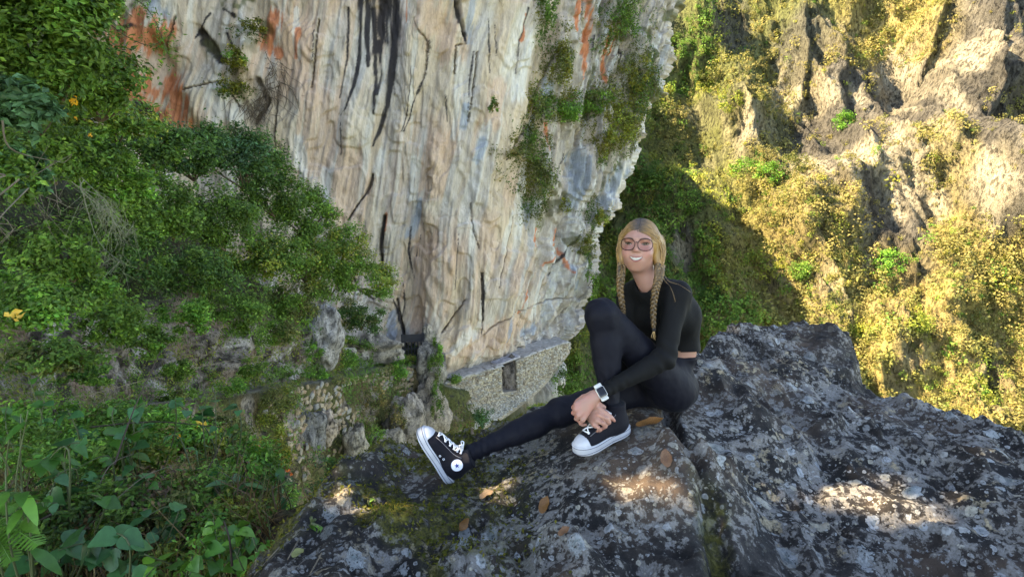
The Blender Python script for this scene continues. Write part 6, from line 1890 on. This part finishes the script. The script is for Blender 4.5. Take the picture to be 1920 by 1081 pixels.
# the smile
M_MOUTH = simple('mouth_inside', (.05, .012, .012), .6)
LW_ = .0262
tl_ = np.linspace(-1, 1, 21)
def m_top(l): return -.0545 + 5.2 * l * l
def m_bot(l): return -.0688 + 25.0 * l * l
V = [hface(LW_ * t, m_top(LW_ * t) + (m_bot(LW_ * t) - m_top(LW_ * t)) * v, .0006) for v in (0, .33, .67, 1) for t in tl_]
part('mouth', np.array(V), grid_faces(4, 21), M_MOUTH)
TV = []
for v in (0, .3, .6, 1):
    for t in np.linspace(-.93, .93, 29):
        l = LW_ * t; TV.append(hface(l, m_top(l) + (m_bot(l) - m_top(l)) * .80 * v, .0016 - .0007 * abs(math.sin(t * 14.5)) ** 6))
part('teeth', np.array(TV), grid_faces(4, 29), M_TEETH)
up_ = [hface(LW_ * 1.04 * t, m_top(LW_ * t) + .0017 - .0008 * math.exp(-(t / .13) ** 2), .0006) for t in np.linspace(-1, 1, 15)]
V, F = tube(up_, .0029 * np.sin(np.linspace(.22, math.pi - .22, 15)), 7); part('upper_lip', V, F, M_LIP)
lo_ = [hface(LW_ * 1.04 * t, m_bot(LW_ * t) - .0018, .0008) for t in np.linspace(-1, 1, 15)]
V, F = tube(lo_, .0032 * np.sin(np.linspace(.16, math.pi - .16, 15)), 7); part('lower_lip', V, F, M_LIP)

# ---- glasses
M_FRAME = simple('dark_rose_frame', (.035, .010, .014), .25, .3); M_GOLD = simple('gold', (.55, .38, .16), .3, 1.0)
gm, gnt, gb = new_mat('spectacle_lens')
_t = nd(gnt, 'ShaderNodeBsdfTransparent'); _t.inputs[0].default_value = (.90, .80, .80, 1); _g = nd(gnt, 'ShaderNodeBsdfGlossy'); _g.inputs['Roughness'].default_value = .03; _mx = nd(gnt, 'ShaderNodeMixShader'); _mx.inputs[0].default_value = .015
gnt.links.new(_t.outputs[0], _mx.inputs[1]); gnt.links.new(_g.outputs[0], _mx.inputs[2]); gnt.links.new(_mx.outputs[0], gnt.nodes['Material Output'].inputs['Surface'])
glasses = keep(empty('glasses', HP(0, 0, .1)), person)
def gf(l): return .1005 - 4.2 * l * l
def sub_g(o): return keep(o, glasses)
for s in (-1, 1):
    ring = []
    for a in np.linspace(0, 2 * np.pi, 33)[:-1]:
        ca, sa = math.cos(a), math.sin(a); l = s * (.0345 + .0285 * np.sign(ca) * abs(ca) ** .82); u = -.003 + .0235 * np.sign(sa) * abs(sa) ** .86 + (.002 * max(ca, 0) * max(sa, 0))
        ring.append(HP(l, u, gf(l)))
    ring.append(ring[0]); V, F = tube(ring, .0018, 6, cap=False); sub_g(mesh_np('rim', V, F, M_FRAME, True))
    c = np.mean(ring[:-1], 0); V = np.vstack([c, np.array(ring[:-1])]); F = np.array([(0, 1 + k, 1 + (k + 1) % 32, 1 + (k + 1) % 32) for k in range(32)])
    me = mesh_py('lens', V, [(0, 1 + k, 1 + (k + 1) % 32) for k in range(32)], gm); sub_g(me)
    V, F = tube([HP(.0615 * s, .007, gf(.0615)), HP(.070 * s, .008, .066), HP(.0755 * s, .006, .03), HP(.076 * s, .002, -.008)], .0014, 5); sub_g(mesh_np('temple', V, F, M_GOLD, True))
V, F = tube([HP(-.0075, .004, .0995), HP(0, .0075, .1025), HP(.0075, .004, .0995)], .0015, 6); sub_g(mesh_np('bridge', V, F, M_FRAME, True))
V, F = ball(HP(.0745, -.034, -.004), .003, 8); part('earring', V, F, M_GOLD)

# ---- hair
def hair_mat():
    m, nt, b = new_mat('blonde_hair'); at = nd(nt, 'ShaderNodeAttribute', attribute_name='Col'); nt.links.new(at.outputs['Color'], b.inputs['Base Color'])
    b.inputs['Roughness'].default_value = .42; b.inputs['Specular IOR Level'].default_value = .5
    return m


M_HAIR = hair_mat()
HCc = np.array([.004, .016, -.018]); HRr = np.array([.0785, .0915, .094])
hb = Body()
hb.ell(HP(*HCc), HRr, HRm, 0)
for s in (-1, 1):
    hb.cap(HP(.062 * s, .03, .005), HP((.070 if s < 0 else .076) * s, -.05, -.012), .019, .017, .025)
    hb.cap(HP((.072 if s < 0 else .078) * s, -.05, -.012), HP((.066 if s < 0 else .088) * s, -.088, .0), .020, .018, .02)
hb.ell(HP(.075, -.012, -.045), (.032, .05, .035), HRm, .03)
hb.ell(HP(0, -.040, .095), (.0665, .112, .098), HRm, .006, -1)
V, F = hb.mesh(.0042); V = relax(V, F, 2, .5); q = (V - HC0) @ HRm.T
root_c, gold_c = np.array([.05, .031, .02]), np.array([.31, .17, .052])
def hair_col(q, n):
    pt = ss(.0, .055, np.abs(q[:, 0])) * .75 + .25 * ss(.08, -.05, q[:, 1])
    c = root_c * (1 - pt[:, None]) + gold_c * pt[:, None]; return np.clip(c * (1 + .28 * n[:, None]), .01, 1)
hair = part('hair', V, F, M_HAIR, True, person, hair_col(q, noise3(q[:, 0] * 150, q[:, 1] * 30, q[:, 2] * 150, 431)))
outs, cols = [], []


def lift(pl):
    """lay a lock of hair on the outside of the hair volume"""
    v = pl - HCc; r = np.linalg.norm(v, axis=1); sc = np.linspace(.92, 1.45, 54)
    P = HC0 + (HCc + v[:, None, :] * sc[None, :, None]) @ HRm
    out = hb.at(P) > 0; i = 53 - np.argmax(~out[:, ::-1], axis=1); i = np.where((~out).any(1), i, 0)
    t = np.maximum(1.0, sc[np.clip(i, 0, 53)] + .004); t = np.convolve(np.r_[t[0], t, t[-1]], [.25, .5, .25], 'valid'); t[-3:] = 1 + (t[-3:] - 1) * np.array([.7, .4, .1])
    return HCc + v * t[:, None]


for s in (-1, 1):
    rt = HP((.066 if s < 0 else .090) * s, -.090, .002); rl = np.array([(.066 if s < 0 else .090) * s, -.090, .002])
    for k in range(190):
        t0 = rng.uniform(0, 1); a = .25 + t0 * 1.75         # along the parting, front to crown
        d0 = np.array([.03 * s * rng.random(), math.sin(a) * .9 + .1, math.cos(a)]); d0 /= np.linalg.norm(d0)
        d1 = np.array([.98 * s, rng.uniform(-.25, .2), .30 - .85 * t0 + rng.normal(0, .08)]); d1 /= np.linalg.norm(d1)
        pts = []
        for t in np.linspace(0, 1, 11):
            om = math.acos(np.clip(d0 @ d1, -1, 1)); dv = (math.sin((1 - t) * om) * d0 + math.sin(t * om) * d1) / math.sin(om)
            rr = 1 / np.linalg.norm(dv / HRr); pts.append(HCc + dv * rr * (1.012 + .012 * rng.random()))
        e1_ = pts[-1]; mid = (e1_ + rl) / 2 + np.array([.012 * s, 0, 0]) + rng.standard_normal(3) * .004
        pts += [mid, rl + rng.standard_normal(3) * .007]
        pl = lift(smooth_path(np.array(pts), 22)); V, F = tube(HC0 + pl @ HRm, np.linspace(.0016, .0014, 22), 4, cap=False)
        outs.append((V, F)); cols.append(hair_col((V - HC0) @ HRm.T, np.full(len(V), rng.normal(0, .9))))
V, F = join(outs); part('hair_strand', V, F, M_HAIR, True, hair, np.vstack(cols))['kind'] = 'stuff'


def braid(pts, r0, n=110, turns=9.0):
    P = smooth_path(pts, n); T = np.gradient(P, axis=0); T /= np.linalg.norm(T, axis=1)[:, None]
    side = np.cross(T, -CAMF); side /= np.linalg.norm(side, axis=1)[:, None]; fr = np.cross(side, T)
    t = np.linspace(0, 1, n); amp = r0 * (1 - .55 * t) * (1 - ss(.9, 1, t) * .5); obs = []
    b = None
    for k in range(3):
        ph = 2 * math.pi * turns * t + k * 2 * math.pi / 3
        C = P + side * (amp * .62 * np.sin(ph))[:, None] + fr * (amp * .42 * np.sin(2 * ph))[:, None]
        # each strand is itself a bundle of thinner locks
        Vs = []
        for j in range(6):
            a = 2 * math.pi * j / 6 + 2.0 * t * math.pi
            Cj = C + side * (amp * .30 * np.cos(a))[:, None] + fr * (amp * .24 * np.sin(a))[:, None]
            Vs.append(tube(Cj, amp * .27, 5))
        V, F = join(Vs); lam = np.repeat(rng.normal(0, .5, 6), len(V) // 6)
        col = np.clip((np.array([.15, .088, .036]) * (1 - .35 * np.linspace(0, 1, len(V) // 6))[None, :, None]).repeat(6, 0).reshape(-1, 3) * (1 + (.6 * lam[:, None])), .01, 1)
        if b is None:
            b = mesh_np('braid', V, F, M_HAIR, True, col); keep(b, person)
        else: keep_b = mesh_np('braid_strand', V, F, M_HAIR, True, col); sub(keep_b, b)
    V, F = tube([P[-1] - T[-1] * .004, P[-1] + T[-1] * .004], r0 * .42, 8); tie = mesh_np('hair_tie', V, F, M_LASH, True); sub(tie, b)
    out = []
    for k in range(9):
        out.append(tube(smooth_path([P[-1], P[-1] + T[-1] * .015 + rng.standard_normal(3) * .003, P[-1] + T[-1] * .03 + rng.standard_normal(3) * .006], 5), np.linspace(.002, .0006, 5), 4))
    V, F = join(out); sub(mesh_np('hair_tuft', V, F, M_HAIR, True, np.tile([.36, .22, .09], (len(V), 1))), b)


braid([HP(.090, -.086, .004), W(1235, 520, 2.385), W(1229, 545, 2.36), W(1225, 580, 2.345), W(1226, 618, 2.34)], .0195, 110, 6.3)
braid([HP(-.066, -.086, .004), W(1164, 520, 2.43), W(1163, 545, 2.41), W(1167, 575, 2.40), W(1170, 590, 2.40)], .0185, 80, 4.6)
outs = []
for pts in ([(1166, 430, 2.38), (1160, 455, 2.375), (1161, 480, 2.38), (1166, 505, 2.385), (1170, 525, 2.39)], [(1177, 421, 2.375), (1166, 445, 2.365), (1164, 475, 2.37), (1172, 508, 2.385)], [(1238, 505, 2.40), (1245, 525, 2.37), (1258, 540, 2.345), (1266, 565, 2.34)],
            [(1240, 500, 2.40), (1252, 525, 2.36), (1275, 535, 2.345), (1296, 548, 2.345)], [(1225, 430, 2.38), (1232, 455, 2.375), (1231, 480, 2.375), (1234, 500, 2.38)], [(1161, 440, 2.40), (1155, 470, 2.40), (1159, 505, 2.41)], [(1243, 440, 2.42), (1250, 470, 2.42), (1244, 500, 2.41)]):
    for j in range(2): outs.append(tube(smooth_path([W(*p) + rng.standard_normal(3) * .0015 for p in pts], 14), np.linspace(.0006, .0003, 14), 4))
V, F = join(outs); w_s = mesh_np('loose_hair', V, F, M_HAIR, True, np.tile([.26, .165, .07], (len(V), 1))); sub(w_s, hair); w_s['kind'] = 'stuff'

# ---- smartwatch
M_WHITE = simple('silver_white', (.50, .49, .46), .35, .2); M_SCR = simple('dark_screen', (.006, .006, .008), .08)
wx = unit(W_l - E_l); wn_ = img(.12, .35, .93); wn_ = unit(wn_ - wx * (wn_ @ wx)); wy = np.cross(wn_, wx)
wc = W(1122, 738, 2.262) ; wc = W_l + wn_ * .0265 + wx * .004
watch = keep(empty('wristwatch', wc), person)
def rbox(c, hx, hy, hz, ax, ay, az, bev=.35, n=24):
    ang = np.linspace(0, 2 * np.pi, n + 1)[:-1]; o = np.stack([np.sign(np.cos(ang)) * np.abs(np.cos(ang)) ** bev * hx, np.sign(np.sin(ang)) * np.abs(np.sin(ang)) ** bev * hy], 1)
    V = []
    for sc, z in ((.92, -hz), (1, -hz * .5), (1, hz * .5), (.93, hz), (.3, hz * 1.05)):
        for x, y in o * sc: V.append(c + ax * x + ay * y + az * z)
    F = [(r * n + k, r * n + (k + 1) % n, (r + 1) * n + (k + 1) % n, (r + 1) * n + k) for r in range(4) for k in range(n)]
    for b in (0, 4 * n): F += [(b + 0 + k, b + k + 1, b + n - 2 - k, b + n - 1 - k) for k in range(n // 2 - 1)]
    return np.array(V), np.array(F)
V, F = rbox(wc, .0185, .0215, .0052, wx, wy, wn_); keep(mesh_np('case', V, F, M_WHITE, True), watch)
V, F = rbox(wc + wn_ * .0042, .0160, .0190, .0022, wx, wy, wn_); keep(mesh_np('screen', V, F, M_SCR, True), watch)
bp_ = []
for a in np.linspace(0, 2 * np.pi, 29): bp_.append(W_l + wx * .004 + wn_ * .0262 * math.cos(a) + wy * .0270 * math.sin(a))
strap_v = []
for p in bp_:
    o_ = unit(p - W_l - wx * .004)
    for x, h_ in ((-.0125, 0), (-.0125, .003), (.0125, .003), (.0125, 0)): strap_v.append(p + wx * x + o_ * h_)
keep(mesh_np('strap', np.array(strap_v), grid_faces(29, 4), M_SCR, False), watch)
for s in (-1, 1):
    V, F = rbox(wc + wy * .0262 * s - wn_ * .0028, .0155, .0070, .0042, wx, wy, unit(wn_ + wy * .45 * s)); keep(mesh_np('band_link', V, F, M_WHITE, True), watch)

# ---- high-top canvas shoes
M_CANVAS = fabric('black_canvas', (.004, .004, .008), .8, .05, .35); M_RUB = simple('white_rubber', (.42, .43, .46), .5, noise=.14, nscale=22); M_LACE = simple('white_lace', (.74, .74, .75), .8); M_STRIPE = simple('navy_stripe', (.010, .014, .06), .5); M_METAL = simple('eyelet_metal', (.6, .6, .62), .3, 1.0)
M_PATCH = simple('patch_white', (.72, .73, .78), .5); M_STAR = simple('star_blue', (.02, .04, .22), .5); M_TRIM = simple('grey_stitching', (.20, .20, .22), .8)


def shoe(lab, origin, X, Z, patch_side=0):
    X = unit(X); Z = unit(Z - X * (Z @ X)); Y = np.cross(Z, X); M = np.stack([X, Y, Z])
    tr = lambda v: origin + np.asarray(v) @ M
    e = keep(empty('shoe', origin), person); e['label'] = lab
    add = lambda nm, V, F, m, sm=True: keep(mesh_np(nm, tr(V), F, m, sm), e)
    L_ = .272
    def hw(x):
        t = np.clip(x / L_, 0, 1); base = np.interp(x, [0, .05, .11, .19, .235, L_], [.033, .035, .034, .0465, .046, .042]); return base * (1 - np.abs(2 * t - 1) ** 7) ** .5
    xs = L_ * (.5 - .5 * np.cos(np.linspace(0, np.pi, 26)))
    outl = np.r_[np.c_[xs, hw(xs)], np.c_[xs[::-1][1:-1], -hw(xs[::-1][1:-1])]]; n = len(outl)
    V = []
    for z, s in ((0, .97), (.004, 1), (.030, 1.0), (.033, .97)):
        for x, y in outl: V.append(((x - L_ / 2) * s + L_ / 2, y * s, z + (.006 * ss(.2, L_, x) if z > .02 else .003 * ss(.22, L_, x))))
    F = [(r * n + k, r * n + (k + 1) % n, (r + 1) * n + (k + 1) % n, (r + 1) * n + k) for r in range(3) for k in range(n)]
    for b in (0, 3 * n): F += [(b + k, b + k + 1, b + n - 2 - k, b + n - 1 - k) for k in range(n // 2 - 1)] + ([])
    sole = add('sole', np.array(V), np.array(F), M_RUB, True)
    for z in (.0085, .0265):
        pts = [(L_ / 2 + (x - L_ / 2) * 1.004, y * 1.012, z + .005 * float(ss(.2, L_, np.array(x))) * (z > .02)) for x, y in outl]; pts.append(pts[0])
        tv, tf = tube(pts, .0011, 4, cap=False); keep(mesh_np('sole_stripe', tr(tv), tf, M_STRIPE, True), e)
    U = Body()
    U.ell((.056, 0, .052), (.050, .034, .05), None, 0).ell((.12, 0, .046), (.085, .0365, .044), None, .03).ell((.205, 0, .036), (.060, .0425, .031), None, .03)
    U.cap((.060, 0, .07), (.054, 0, .15), .037, .040, .03).cap((.085, 0, .092), (.185, 0, .050), .031, .027, .03)
    U.cut((0, 0, .024), (0, 0, -1)).cut((0, 0, .138), (-.12, 0, 1))
    V, F = U.mesh(.0042); V = relax(V, F, 1, .4); add('canvas_upper', V, F, M_CANVAS)
    g = .0022; T_ = Body()
    T_.ell((.12, 0, .046), (.085 + g, .0365 + g, .044 + g), None, .0).ell((.205, 0, .036), (.060 + g, .0425 + g, .031 + g), None, .03)
    T_.cut((0, 0, .024), (0, 0, -1)).cut((.219, 0, .03), (-1, 0, .12)); V, F = T_.mesh(.0036); add('toe_cap', V, F, M_RUB)

    def front(y, a):
        d = np.array([math.cos(a), 0, math.sin(a)]); r = np.linspace(.02, .20, 300); P = np.array([.060, y, .030]) + r[:, None] * d; q = U.at(P); j = int(np.argmax(q > 0)); return P[j]
    na = 6; ang = np.radians(np.linspace(17, 66, na)); rows = []
    for i, a in enumerate(ang):
        pair = []
        for s in (-1, 1):
            p = front(s * (.0165 + .001 * i), a); q = front(s * (.0165 + .001 * i), a + .02); tv = unit(q - p); nv = np.cross([0, 1, 0], tv); nv = nv if nv @ np.array([1, 0, .6]) > 0 else -nv
            p = p + nv * .0015; pair.append(p + nv * .001)
            th = np.linspace(0, 2 * np.pi, 11); rg = [p + .0042 * (np.cos(t) * tv + np.sin(t) * np.array([0, 1, 0])) for t in th]; tv_, tf_ = tube(rg, .0013, 4, cap=False); add('eyelet', tv_, tf_, M_PATCH)
        rows.append(pair)
    lv = []
    for i in range(na):
        a, b = rows[i]; m = front(0, ang[i]) + np.array([.0035, 0, .0045]); lv.append(tube(smooth_path([a, m, b], 7), .0027, 5))
        if i < na - 1:
            for s in (0, 1):
                a, b = rows[i][s], rows[i + 1][1 - s]; m = front(0, (ang[i] + ang[i + 1]) / 2) + np.array([.005, 0, .006]); lv.append(tube(smooth_path([a, m, b], 7), .0025, 5))
    t0 = front(0, ang[-1]) + np.array([.006, 0, .006])
    for s in (-1, 1):
        lv.append(tube(smooth_path([t0, t0 + [.018, .014 * s, .012], t0 + [.022, .026 * s, .0], t0 + [.004, .010 * s, -.001], t0], 14), .0025, 5)); lv.append(tube(smooth_path([t0, t0 + [.012, .016 * s, -.008], t0 + [.014, .024 * s, -.026]], 8), .0023, 5))
    tv, tf = join(lv); add('shoelace', tv, tf, M_LACE)
    # stitching along the lacing edge and round the collar
    for s in (-1, 1):
        pts = [front(s * (.0265 + .001 * i), a) + np.array([.001, s * .0012, .001]) for i, a in enumerate(np.radians(np.linspace(14, 74, 9)))]; tv, tf = tube(pts, .0011, 4); add('stitching', tv, tf, M_TRIM)
    if patch_side:
        c = np.array([.070, .088]); R = .0255; rr = np.linspace(0.02, 1, 7); th = np.linspace(0, 2 * np.pi, 33)[:-1]
        def sy(x, z):
            y = np.linspace(.07, .0, 300); q = U.at(np.stack([np.full(300, x), patch_side * y, np.full(300, z)], 1)); return y[int(np.argmax(q < 0))]
        ysm = min(.0385, max(sy(c[0], c[1]), .030)); 
        def py_(x, z): return patch_side * (sy(x, z) + .0022)
        V = np.array([(c[0] + R * r * math.cos(t), py_(c[0] + R * r * math.cos(t), c[1] + R * r * math.sin(t)), c[1] + R * r * math.sin(t)) for r in rr for t in th])
        F = np.array([(i * 32 + k, i * 32 + (k + 1) % 32, (i + 1) * 32 + (k + 1) % 32, (i + 1) * 32 + k) for i in range(6) for k in range(32)]); p_ = add('ankle_patch', V, F, M_PATCH)
        off = patch_side * .0011; sv_ = [(c[0], py_(*c) + off, c[1])]
        for k in range(10):
            r = .0118 if k % 2 == 0 else .0047; a = math.pi / 2 + k * math.pi / 5; x, z = c[0] + r * math.cos(a), c[1] + r * math.sin(a); sv_.append((x, py_(x, z) + off, z))
        o = mesh_py('star', tr(np.array(sv_)), [(0, 1 + k, 1 + (k + 1) % 10) for k in range(10)], M_STAR); keep(o, e)
        rg = [(c[0] + R * .97 * math.cos(t), py_(c[0] + R * .97 * math.cos(t), c[1] + R * .97 * math.sin(t)), c[1] + R * .97 * math.sin(t)) for t in np.linspace(0, 2 * np.pi, 33)]
        tv, tf = tube(rg, .0009, 4, cap=False); add('patch_edge', tv, tf, M_STRIPE)
        vent = [(.118, .052), (.137, .046)]
        for x, z in vent:
            yy = py_(x, z); th2 = np.linspace(0, 2 * np.pi, 11); tv, tf = tube([(x + .0036 * math.cos(t), yy, z + .0036 * math.sin(t)) for t in th2], .0012, 4, cap=False); add('vent_eyelet', tv, tf, M_PATCH)
    return e


shoe('raised black canvas high-top on the outstretched leg with a star patch', W(842, 909, 2.45), img(-.50, .86, .06), img(.86, .50, .10), 1)
shoe('black canvas high-top set flat on the rock under her clasped hands', W(1180, 806, 2.375), W(1066, 858, 2.24) - W(1180, 806, 2.375), img(-.34, .86, .36), 0)
